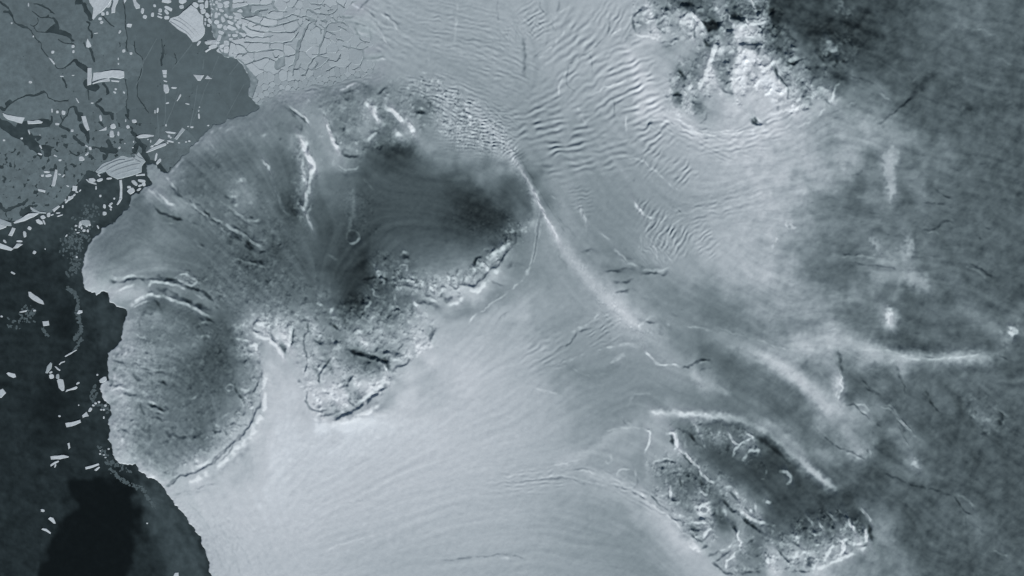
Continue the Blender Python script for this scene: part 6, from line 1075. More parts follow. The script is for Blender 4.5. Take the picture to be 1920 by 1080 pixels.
PARTS = [  # parts of a piece above: name, parent index, label, outline
 ('crater', 3, None, [(661+16*math.cos(t), 444+16*math.sin(t)) for t in np.linspace(0, 6.28, 18)[:-1]]),
 ('cone', 3, None, [(761+11*math.cos(t), 480+11*math.sin(t)) for t in np.linspace(0, 6.28, 14)[:-1]]),
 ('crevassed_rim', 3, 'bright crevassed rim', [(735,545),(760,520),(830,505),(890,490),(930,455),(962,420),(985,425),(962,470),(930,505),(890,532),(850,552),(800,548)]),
 ('snow_ridge', 1, 'bright snow ridge', [(560,258),(576,262),(590,300),(586,345),(578,392),(568,398),(566,360),(564,300)]),
 ('snow_ridge', 5, 'bright snow ridge', [(680,190),(702,194),(714,232),(706,236),(698,215)]),
 ('snow_ridge', 5, 'bright snow ridge', [(720,198),(746,208),(762,226),(782,260),(774,266),(756,236),(736,218)]),
 ('crevassed_rim', 6, 'bright crevassed rim', [(470,612),(486,614),(494,690),(490,760),(455,805),(400,850),(335,893),(310,912),(345,868),(410,820),(455,775),(470,700)]),
 ('crater', 6, None, [(431+8*math.cos(t), 727+8*math.sin(t)) for t in np.linspace(0, 6.28, 12)[:-1]]),
 ('snow_slope', 9, 'smooth bright snow slope', [(1376,95),(1400,88),(1424,92),(1412,112),(1392,130),(1388,165),(1376,180),(1366,160),(1374,130)]),
 ('snow_ridge', 9, 'bright snow ridge', [(1330,84),(1342,84),(1336,120),(1318,166),(1306,160),(1326,120)]),
 ('snow_ridge', 10, 'bright snow ridge', [(1262,812),(1272,810),(1274,842),(1264,844)]),
 ('snow_ridge', 10, 'bright snow ridge', [(1574,1014),(1584,1014),(1586,1038),(1574,1044)]),
 ('snow_ridge', 10, 'bright snow ridge', [(1614,992),(1624,990),(1630,1012),(1620,1016)]),
 ('dark_slope', 10, 'dark shaded plateau slope', [(1380,860),(1430,850),(1480,880),(1560,935),(1580,960),(1530,960),(1460,985),(1420,950),(1370,900)]),
 ('shear_margin', -1, None, [(948,262),(992,330),(1018,385),(1055,450),(1100,500),(1185,585),(1225,625),(1205,650),(1130,595),(1060,490),(1012,420),(985,350),(940,285)]),
 ('ripple_field', -1, None, [(1018,215),(1120,205),(1135,320),(1040,330)]),
 ('ripple_field', -1, None, [(1130,90),(1185,95),(1225,170),(1262,235),(1210,260),(1150,200)]),
 ('ripple_field', -1, None, [(1215,395),(1290,400),(1300,470),(1262,492),(1225,470)]),
 ('snow_drift', 0, None, [(1640,570),(1676,566),(1678,614),(1640,612)]),
 ('snow_drift', 0, None, [(1872,618),(1890,606),(1914,612),(1908,632),(1890,652),(1872,650)]),
 ('snow_drift', 0, None, [(1556,680),(1580,682),(1584,750),(1566,758),(1552,720)]),
 ('snow_drift', 0, None, [(1700,850),(1726,852),(1732,876),(1716,892),(1698,884)]),
 ('snow_drift', 0, None, [(1652,268),(1684,270),(1682,320),(1676,382),(1656,384),(1656,330)]),
 ('snow_drift', 0, None, [(1690,436),(1712,436),(1718,476),(1696,486),(1660,476)]),
 ('snow_band', 0, None, [(1440,642),(1500,630),(1560,622),(1620,640),(1680,656),(1800,662),(1866,656),(1866,674),(1800,684),(1700,682),(1620,664),(1560,650),(1500,654)]),
 ('snow_band', 0, None, [(1400,782),(1440,800),(1490,846),(1572,908),(1566,922),(1500,872),(1450,828),(1400,800)]),
 ('snow_band', 0, None, [(1440,652),(1480,680),(1530,726),(1604,770),(1600,790),(1550,772),(1500,728),(1440,676)]),
]

# extend the sheet outwards to the horizon by rows that widen quickly
ext = np.array([8, 30, 90, 250, 700, 2000, 5000, 12000], float)
xs2 = np.concatenate([X0 - ext[::-1], xs, X1 + ext]); ys2 = np.concatenate([Y0 - ext[::-1], ys, Y1 + ext])
ne = len(ext)
def padded(a): return np.pad(a, ne, mode='edge')
Zp = padded(Z); Ap = padded(ALB_SHADE); SDp = padded(SD)
NX2, NY2 = len(xs2), len(ys2)
QX, QY = np.meshgrid(xs2, ys2)
cxm = padded(PX + JX * 0.8); cym = padded(PY + JY * 0.8)
cxc, cyc = cxm[:-1, :-1], cym[:-1, :-1]
rid = np.full((NY2 - 1, NX2 - 1), -1, np.int16)
for i, r in enumerate(REGIONS):
    rid[inside(r[5], cxc, cyc)] = i
pid = np.full(rid.shape, -1, np.int16)
for i, r in enumerate(PARTS):
    m = inside(r[3], cxc, cyc) & (rid == r[1])
    pid[m] = i
drop = (np.maximum(np.maximum(SDp[:-1, :-1], SDp[1:, 1:]), np.maximum(SDp[1:, :-1], SDp[:-1, 1:])) < -4)

gyn, gxn = np.gradient(Zp, ys2 / 10.0, xs2 / 10.0)
NRM = np.stack([-gxn, gyn, np.ones_like(Zp)], -1)
NRM /= np.linalg.norm(NRM, axis=-1, keepdims=True)
VERT = np.stack([WX(QX), WY(QY), Zp], -1).reshape(-1, 3).astype(np.float32)
NRM = NRM.reshape(-1, 3).astype(np.float32)
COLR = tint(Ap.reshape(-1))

def sheet(name, mask):
    ci, cj = np.nonzero(mask)
    a = ci * NX2 + cj
    q = np.stack([a, a + NX2, a + NX2 + 1, a + 1], -1)
    used, inv = np.unique(q, return_inverse=True)
    inv = inv.reshape(-1)
    nf = len(a)
    me = bpy.data.meshes.new(name)
    me.vertices.add(len(used)); me.vertices.foreach_set('co', VERT[used].ravel())
    me.loops.add(nf * 4); me.loops.foreach_set('vertex_index', inv.astype(np.int32))
    me.polygons.add(nf); me.polygons.foreach_set('loop_start', np.arange(0, nf * 4, 4, dtype=np.int32))
    me.update(calc_edges=True)
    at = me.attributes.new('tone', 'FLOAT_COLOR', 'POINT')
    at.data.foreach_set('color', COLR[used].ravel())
    me.polygons.foreach_set('use_smooth', np.ones(nf, bool))
    me.normals_split_custom_set_from_vertices(NRM[used])
    me.materials.append(M_SNOW)
    o = bpy.data.objects.new(name, me)
    COL.objects.link(o)
    return o

def tag(o, label=None, cat=None, group=None, kind=None):
    if label: o['label'] = label
    if cat: o['category'] = cat
    if group: o['group'] = group
    if kind: o['kind'] = kind
    return o

keep = ~drop
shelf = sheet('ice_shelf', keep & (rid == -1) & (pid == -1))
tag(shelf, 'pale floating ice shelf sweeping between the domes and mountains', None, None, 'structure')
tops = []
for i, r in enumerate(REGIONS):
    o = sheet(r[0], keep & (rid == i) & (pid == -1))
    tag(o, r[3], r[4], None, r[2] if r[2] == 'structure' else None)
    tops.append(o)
for i, r in enumerate(PARTS):
    m = keep & (pid == i)
    if not m.any(): continue
    o = sheet(r[0], m)
    if r[2]: o['label'] = r[2]
    o.parent = shelf if r[1] < 0 else tops[r[1]]

# ------------------------------------------------------------------ the sea
sxs = np.concatenate([-960 - ext[::-1] * 2, np.arange(-960, 1000, 5.0), 1000 + ext * 2])
sxs = np.concatenate([0 - ext[::-1] * 2 - 30, np.arange(-30, 640, 3.0), 640 + ext * 2])
sys_ = np.concatenate([-30 - ext[::-1] * 2, np.arange(-30, 1115, 3.0), 1115 + ext * 2])
SX, SY = np.meshgrid(sxs, sys_)
gx = np.clip(((SX - X0) / STEP).astype(int), 0, NX - 1); gy = np.clip(((SY - Y0) / STEP).astype(int), 0, NY - 1)
wx_, wy_ = SX + JX2[gy, gx] * 0.55, SY + JY2[gy, gx] * 0.55
lev = np.full(SX.shape, 1.05)
def sea_area(poly, level, soft):
    d = dist_poly(poly, wx_, wy_, True); d = np.where(inside(poly, wx_, wy_), -d, d)
    m = sstep(soft, -soft, d)
    lev[:] = lev * (1 - m) + level * m
sea_area([(-400,-400),(700,-400),(700,330),(330,330),(250,380),(180,440),(150,520),(120,470),(60,460),(-400,470)], 2.2, 26)
sea_area([(120,430),(190,430),(160,500),(150,560),(200,560),(240,590),(225,640),(190,660),(170,600),(140,560)], 1.75, 20)
sea_area([(260,890),(300,905),(330,950),(370,1000),(400,1100),(400,1300),(320,1300),(310,1060),(285,980),(262,930)], 2.45, 20)
sea_area([(150,720),(205,740),(205,870),(170,860),(150,800)], 1.3, 18)
sea_area([(145,890),(225,896),(258,930),(266,965),(252,990),(248,1050),(238,1090),(238,1400),(50,1400),(78,1060),(92,1010),(120,985),(140,950),(118,915)], 0.02, 9)
sea_area([(95,575),(150,570),(140,640),(100,640)], 0.6, 14)
sea_area([(70,720),(120,720),(125,800),(90,830),(60,790)], 0.55, 22)
lev += (band(16, .7, 91)[gy, gx] * 0.09 + band(50, .7, 92)[gy, gx] * 0.12 + LIC2[gy, gx] * 0.05) * np.clip(lev, 0.25, 1.3)
lev = np.clip(lev, 0, 3)
sv = np.stack([WX(SX), WY(SY), np.zeros_like(SX)], -1).reshape(-1, 3)
nyy, nxx = SX.shape
a = (np.arange(nyy - 1)[:, None] * nxx + np.arange(nxx - 1)[None]).ravel()
me = bpy.data.meshes.new('sea')
me.from_pydata(sv.tolist(), [], np.stack([a, a + nxx, a + nxx + 1, a + 1], -1).tolist())
at = me.attributes.new('tone', 'FLOAT_COLOR', 'POINT')
at.data.foreach_set('color', tint(lev2lin(lev) / GAIN * 1.06).reshape(-1))
me.materials.append(M_SEA)
sea = bpy.data.objects.new('sea', me); COL.objects.link(sea)
tag(sea, 'black polar sea with patches of thin grey ice', None, None, 'structure')

# ------------------------------------------------------------------ plates of ice: outline -> prism with a chamfered top edge
def plate_mesh(name, pts, z0, z1, bev, mat, rnd=None, dome=0.0, tilt=0.05):
    p = np.asarray(pts, float)
    ar = 0.5 * np.sum(p[:, 0] * np.roll(p[:, 1], -1) - np.roll(p[:, 0], -1) * p[:, 1])
    if ar > 0: p = p[::-1]
    n = len(p)
    w = np.stack([WX(p[:, 0]), WY(p[:, 1])], -1)
    t = np.roll(w, -1, 0) - np.roll(w, 1, 0)
    t /= np.maximum(np.linalg.norm(t, axis=1, keepdims=True), 1e-6)
    inn = np.stack([-t[:, 1], t[:, 0]], -1)
    q = w + inn * bev
    c = w.mean(0)
    q = np.where((np.linalg.norm(w - c, axis=1, keepdims=True) < bev * 2.2), w * 0.6 + c * 0.4, q)
    zt = np.full(n, z1)
    if rnd is not None:
        tx_, ty_ = rnd.uniform(-1, 1, 2) * tilt
        zt = z1 + rnd.uniform(-1, 1, n) * dome + np.clip((q[:, 0] - c[0]) * tx_ + (q[:, 1] - c[1]) * ty_, -0.04, 0.04)
    v = [(x, y, z0) for x, y in w] + [(x, y, z1 - bev * 0.8) for x, y in w] + [(x, y, z) for (x, y), z in zip(q, zt)]
    f = []
    for i in range(n):
        j = (i + 1) % n
        f.append((i, j, n + j, n + i)); f.append((n + i, n + j, 2 * n + j, 2 * n + i))
    f.append(tuple(range(2 * n, 3 * n)))
    me = bpy.data.meshes.new(name)
    me.from_pydata(v, [], f)
    me.materials.append(mat)
    return me

def set_tone(o, level):
    c = tint(lev2lin(np.array([level])) / GAIN)[0]
    o.color = (float(c[0]), float(c[1]), float(c[2]), 1.0)

def add_plate(name, pts, z0, z1, bev, mat, parent=None, rnd=None, dome=0.0, level=None):
    o = bpy.data.objects.new(name, plate_mesh(name, pts, z0, z1, bev, mat, rnd, dome))
    COL.objects.link(o)
    set_tone(o, MAT_LEVEL[mat.name] if level is None else level)
    if parent is not None: o.parent = parent
    return o

def blob(cx, cy, l, w, ang, rng, n=None):
    n = n or max(7, min(12, int(6 + max(l, w) / 4)))
    t = np.linspace(0, 2 * math.pi, n, endpoint=False) + rng.uniform(0, .5)
    r = 1 + rng.uniform(-.14, .14, n)
    ct, st = np.cos(t), np.sin(t)
    u = np.sign(ct) * np.abs(ct) ** 0.72 * l / 2 * r; v = np.sign(st) * np.abs(st) ** 0.72 * w / 2 * r
    a = math.radians(ang)
    return [(cx + x * math.cos(a) - y * math.sin(a), cy + x * math.sin(a) + y * math.cos(a)) for x, y in zip(u, v)]

def densify(pts, rng, step=5.0, jit=0.5):
    out = []
    for i in range(len(pts)):
        a = np.array(pts[i]); b = np.array(pts[(i + 1) % len(pts)])
        k = max(1, int(np.linalg.norm(b - a) / step))
        for j in range(k):
            out.append(a + (b - a) * j / k + rng.uniform(-jit, jit, 2))
    return out

# ---- cells grown from seeds that stop at drawn cracks
def grow_cells(x0, y0, w, h, cracks, seeds, mask, jit_seed, holes=None):
    """cells over a w x h net with unit steps; returns label array (-1 outside, cracks -2)"""
    yy, xx = np.mgrid[0:h, 0:w]
    gx_, gy_ = xx + x0, yy + y0
    r = np.random.default_rng(jit_seed)
    cost = 1.0 + 0.7 * r.random((h, w))
    crack = np.zeros((h, w), bool)
    ii = np.clip(((gy_ - Y0) / STEP).astype(int), 0, NY - 1); jj = np.clip(((gx_ - X0) / STEP).astype(int), 0, NX - 1)
    wxx = gx_ + JX[ii, jj] * 0.25; wyy = gy_ + JY[ii, jj] * 0.25
    for pts, wd in cracks:
        p = smooth_line(pts, 3)
        i0 = max(int(p[:, 1].min() - y0 - 8), 0); i1 = min(int(p[:, 1].max() - y0 + 9), h)
        j0 = max(int(p[:, 0].min() - x0 - 8), 0); j1 = min(int(p[:, 0].max() - x0 + 9), w)
        if i1 <= i0 or j1 <= j0: continue
        d = dist_poly(p, wxx[i0:i1, j0:j1], wyy[i0:i1, j0:j1])
        crack[i0:i1, j0:j1] |= d < max(wd / 2, 0.72)
    if holes is not None: crack |= holes(gx_, gy_, ii, jj)
    lab = np.full((h, w), -1, np.int32)
    ok = mask(gx_, gy_)
    best = np.full((h, w), 1e9)
    hp = []
    for k, (sx_, sy_) in enumerate(seeds):
        i, j = int(sy_ - y0), int(sx_ - x0)
        if 0 <= i < h and 0 <= j < w and ok[i, j]:
            best[i, j] = 0; heapq.heappush(hp, (0.0, i, j, k))
    cc = np.where(crack, 60.0, cost).tolist(); okl = ok.tolist()
    bl = best.tolist(); ll = lab.tolist()
    while hp:
        d, i, j, k = heapq.heappop(hp)
        if ll[i][j] >= 0: continue
        ll[i][j] = k
        for di, dj in ((1, 0), (-1, 0), (0, 1), (0, -1)):
            a_, b_ = i + di, j + dj
            if 0 <= a_ < h and 0 <= b_ < w and okl[a_][b_] and ll[a_][b_] < 0:
                nd = d + cc[a_][b_]
                if nd < bl[a_][b_]:
                    bl[a_][b_] = nd; heapq.heappush(hp, (nd, a_, b_, k))
    lab = np.array(ll)
    lab[crack & ok] = -2
    return lab

def cell_outline(lab, k, x0, y0):
    """longest boundary loop of one cell, smoothed"""
    ys_, xs_ = np.nonzero(lab == k)
    if len(xs_) < 14: return None
    s = set(zip(xs_.tolist(), ys_.tolist()))
    nxt = {}
    for x, y in s:
        if (x, y - 1) not in s: nxt.setdefault((x, y), []).append((x + 1, y))
        if (x + 1, y) not in s: nxt.setdefault((x + 1, y), []).append((x + 1, y + 1))
        if (x, y + 1) not in s: nxt.setdefault((x + 1, y + 1), []).append((x, y + 1))
        if (x - 1, y) not in s: nxt.setdefault((x, y + 1), []).append((x, y))
    best = []
    while nxt:
        st = next(iter(nxt)); cur = st; loop = []
        while True:
            if cur not in nxt: break
            n = nxt[cur].pop()
            if not nxt[cur]: del nxt[cur]
            loop.append(cur); cur = n
            if cur == st: break
        if len(loop) > len(best): best = loop
    p = np.array(best, float)
    if len(p) < 10: return None
    for _k in range(3):
        p = 0.25 * np.roll(p, 1, 0) + 0.5 * p + 0.25 * np.roll(p, -1, 0)
    # drop points on nearly straight runs
    keepi = [0]
    for i in range(1, len(p)):
        if np.linalg.norm(p[i] - p[keepi[-1]]) >= 2.0: keepi.append(i)
    p = p[keepi]
    if len(p) < 5: return None
    return [(x + x0, y + y0) for x, y in p]

def poisson(x0, y0, w, h, r, mask, seed, fixed=()):
    """scattered seeds at least r apart inside the mask"""
    g = np.random.default_rng(seed)
    n = int(w * h / (r * r) * 14)
    cx_, cy_ = x0 + g.random(n) * w, y0 + g.random(n) * h
    ok = mask(cx_, cy_)
    pts = list(fixed)
    arr = np.array(pts, float).reshape(-1, 2)
    for a, b in zip(cx_[ok], cy_[ok]):
        if len(arr) == 0 or ((arr[:, 0] - a) ** 2 + (arr[:, 1] - b) ** 2).min() > r * r:
            pts.append((a, b)); arr = np.vstack([arr, [[a, b]]])
    return pts

# ---- the broken front of the ice shelf
k12a, k12b, k12c, k12d = (380, 0), (380, 90), (540, 0), (540, 90)
def K(k, pts): return C(k, pts, 12.0)
CR = [(K(k, p), w) for k, w, p in [
 (k12a,2.4,[(620,245),(760,270),(900,290),(1100,290),(1300,350)]),(k12a,2.6,[(860,390),(960,430),(1100,480),(1250,540),(1400,580),(1550,590),(1700,560),(1920,500),(2020,470),(2150,415)]),
 (k12a,2.4,[(950,580),(1080,650),(1200,695),(1400,710),(1920,720),(2050,690),(2170,610),(2250,500)]),(k12a,2.4,[(880,670),(980,750)]),(k12a,2.0,[(970,790),(1100,840),(1200,810),(1350,840),(1500,840),(1600,780)]),
 (k12a,2.4,[(920,930),(1080,945),(1200,935),(1450,965),(1650,960),(1920,930),(2010,910),(2150,710)]),(k12a,2.4,[(600,920),(740,970),(900,1020),(1000,1150),(1150,1175),(1400,1130),(1620,1110),(1820,1130)]),
 (k12b,2.2,[(900,370),(1050,340),(1200,280),(1450,210),(1530,235),(1640,290)]),(k12b,1.8,[(640,100),(790,125),(950,130)]),(k12b,1.6,[(880,190),(1000,110)]),(k12b,1.5,[(1820,0),(1830,180),(1840,400)]),
 (k12b,1.8,[(1920,180),(1840,175),(1650,280),(1600,420),(1680,470),(1840,380)]),(k12b,1.6,[(1570,90),(1640,210),(1720,150)]),(k12b,1.5,[(1150,130),(1150,280)]),
 (k12a,1.8,[(480,190),(700,190),(850,150),(1050,110),(1250,90),(1420,100),(1560,60)]),(k12a,1.6,[(440,80),(600,70),(800,60),(1000,20)]),(k12a,1.6,[(740,240),(850,170),(1000,130),(1200,120),(1460,100)]),
 (k12a,2.2,[(1300,370),(1500,400),(1700,430),(1800,400),(1920,370),(2010,320),(2170,355),(2300,360),(2420,400),(2520,420)]),(k12a,1.5,[(1440,430),(1530,480),(1640,460)]),(k12a,4,[(1580,0),(1590,120),(1640,200),(1660,240)]),
 (k12a,5,[(900,320),(1000,370),(1100,350),(1200,300),(1290,330)]),(k12a,4,[(1200,250),(1330,230),(1460,200)]),(k12a,2,[(1100,600),(1220,550)]),(k12a,1.6,[(1500,980),(1500,1080)]),(k12a,1.6,[(1810,980),(1820,1080)]),
 (k12a,2,[(1480,300),(1560,240),(1700,240),(1900,260)]),(k12a,1.6,[(1590,340),(1610,270)]),(k12a,1.6,[(1700,320),(1740,270)]),
 (k12c,2.4,[(640,440),(490,510),(430,580)]),(k12c,3.4,[(430,580),(370,700),(320,800)]),(k12c,5,[(330,790),(280,890),(240,1000)]),(k12c,7,[(245,980),(220,1080),(205,1180),(185,1280)]),(k12d,5,[(185,180),(165,280),(140,380)]),(k12d,3,[(140,370),(120,470),(100,600)]),
 (k12c,3,[(830,640),(830,720),(780,880),(710,1080),(670,1260)]),(k12d,3,[(670,180),(560,250),(450,420),(380,580),(300,610)]),(k12c,2,[(580,520),(660,570),(730,640),(740,760)]),(k12c,2,[(700,500),(820,620),(900,530),(1000,500)]),
 (k12c,2.6,[(1000,500),(1150,490),(1270,530),(1320,570),(1380,575)]),(k12c,2.4,[(840,690),(980,740),(1060,770)]),(k12c,2.4,[(1060,850),(1150,880),(1250,920)]),(k12c,2.6,[(1220,1020),(1350,1060),(1480,1075),(1680,1110)]),
 (k12c,2.4,[(1170,375),(1340,385),(1470,380)]),(k12c,2,[(1000,380),(1080,460),(1150,490)]),(k12c,2,[(1410,490),(1600,550),(1740,580)]),(k12c,1.7,[(1470,600),(1560,720),(1660,900),(1840,940)]),(k12c,2,[(500,240),(580,280),(700,300),(850,325),(950,325),(1060,250),(1100,180)]),
 (k12c,1.8,[(1560,260),(1650,150),(1750,50),(1830,0)]),(k12c,1.8,[(1070,20),(1180,90),(1260,190)]),(k12c,2,[(510,80),(640,90),(740,80),(800,0)]),(k12c,2,[(0,80),(110,10)]),(k12c,2,[(210,0),(150,100),(90,180)]),(k12c,2,[(590,190),(740,180)]),(k12c,2,[(400,200),(570,245)]),
 (k12c,2,[(860,220),(1010,200)]),(k12c,2,[(750,90),(820,150)]),(k12c,1.8,[(720,450),(850,500)]),(k12c,1.8,[(380,400),(460,470)]),(k12c,1.8,[(200,470),(270,570)]),(k12c,2,[(1110,570),(1200,620),(1290,670)]),
 (k12d,1.8,[(500,130),(660,130)]),(k12d,1.8,[(690,180),(850,190),(910,210)]),(k12d,2,[(910,215),(800,370),(700,430),(600,490)]),(k12d,4,[(650,310),(600,400),(540,460)]),(k12d,1.8,[(910,260),(1080,300),(1130,220),(1190,100)]),(k12d,1.8,[(1690,250),(1900,230)]),
 (k12d,1.8,[(0,170),(150,130)]),(k12d,1.8,[(0,420),(110,370)]),(k12d,1.8,[(140,460),(220,450),(280,340)]),(k12d,1.6,[(1680,40),(1680,250),(1580,420),(1430,480)]),(k12d,1.6,[(830,500),(940,470),(1040,380)]),
]]
rmask = lambda x, y: inside(RIFT, x, y) & (inside([(436,-40),(436,24),(452,40),(458,70),(432,76),(428,104),(440,106),(452,112),(484,150),(466,205),(740,205),(750,-40)], x, y))
BX0, BY0, BW, BH = 410, -16, 316, 216
CRUMB = [[(452,150),(500,150),(560,140),(620,138),(700,120),(730,120),(730,210),(450,210)], [(545,4),(600,14),(640,18),(690,30),(700,52),(640,50),(580,44),(550,30)]]
cmask = lambda x, y: rmask(x, y) & (inside(CRUMB[0], x, y) | inside(CRUMB[1], x, y))
rs = poisson(BX0, BY0, BW, BH, 8.5, cmask, 4)
rs = poisson(BX0, BY0, BW, BH, 16.0, lambda x, y: rmask(x, y) & ~cmask(x, y), 5, rs)
lab = grow_cells(BX0, BY0, BW, BH, CR, rs, rmask, 6)
rb = np.random.default_rng(17)
nblocks = 0
for k in range(len(rs)):
    ol = cell_outline(lab, k, BX0, BY0)
    if ol is None: continue
    mx_ = np.mean([q[0] for q in ol])
    my_ = np.mean([q[1] for q in ol])
    lv_ = float(T[int(np.clip((my_ - Y0) / STEP, 0, NY - 1)), int((mx_ - X0) / STEP)]) + rb.uniform(-.2, .2) + 0.75 * float(sstep(560, 440, mx_)) + 0.12
    add_plate('ice_block', ol, 0.0, ZB + rb.uniform(-.004, .004), 0.03, M_BLOCK, shelf, rb, 0.004, lv_)
    nblocks += 1

# ---- loose blocks jammed in front of the shelf: countable bergs
MOS = [(800,110,130,100,45),(935,140,110,90,90),(1045,90,170,70,95),(970,255,110,100,0),(920,20,120,60,0),(1065,340,110,80,60),(1165,345,90,55,90),(1265,345,130,75,90),(1280,500,110,95,30),(1350,120,120,105,0),
 (1120,475,120,75,60),(1095,570,75,55,0),(1145,95,48,42,0),(1210,100,54,42,40),(1270,45,70,60,80),(1275,205,62,56,0),(1170,200,62,42,30),(1380,235,110,60,20),(1330,310,60,50,0),(1420,430,130,85,80),(1490,355,100,55,50),
 (1590,388,95,64,0),(1720,400,110,62,10),(1690,455,66,52,0),(1790,505,110,84,0),(1600,515,190,70,32),(1345,590,112,95,0),(1465,630,110,88,80),(1620,640,200,100,25),(1765,605,190,60,50),(1370,730,120,80,20),
 (1330,860,130,75,110),(1150,950,230,92,-3),(1295,965,110,56,12),(1490,970,112,100,0),(1560,770,110,66,90),(1690,795,120,60,5),(1840,785,140,90,20),(1900,640,140,76,45),(870,970,120,50,-55),(1400,1045,110,84,0),(1200,1050,190,84,-15),
 (1600,880,90,60,0),(1750,890,210,80,28),(1500,60,130,70,-15),(1500,135,120,70,-12),(1160,20,80,40,-20),(1340,5,80,40,0),(1020,440,70,40,85),(1015,530,70,36,90),(1700,980,150,60,25),(1730,720,70,60,40),(1490,1090,110,90,0),(1640,1040,110,70,0),(1350,1140,130,100,20),(1480,1150,100,90,0),(1590,1160,110,80,60),(1700,1250,150,90,60)]
rm = np.random.default_rng(23)
mosaic = []
for (x, y, l, w, a_) in MOS:
    X_, Y_ = 300 + x / 12, y / 12
    o = add_plate('ice_block', blob(X_, Y_, l / 12 * 1.12, w / 12 * 1.15, a_, rm), -0.03, 0.085 + rm.uniform(-.012, .02), 0.03, M_BERG if rm.random() > .3 else M_BLOCKB, None, rm, 0.008)
    mosaic.append((o, X_, Y_, l / 12, w / 12))

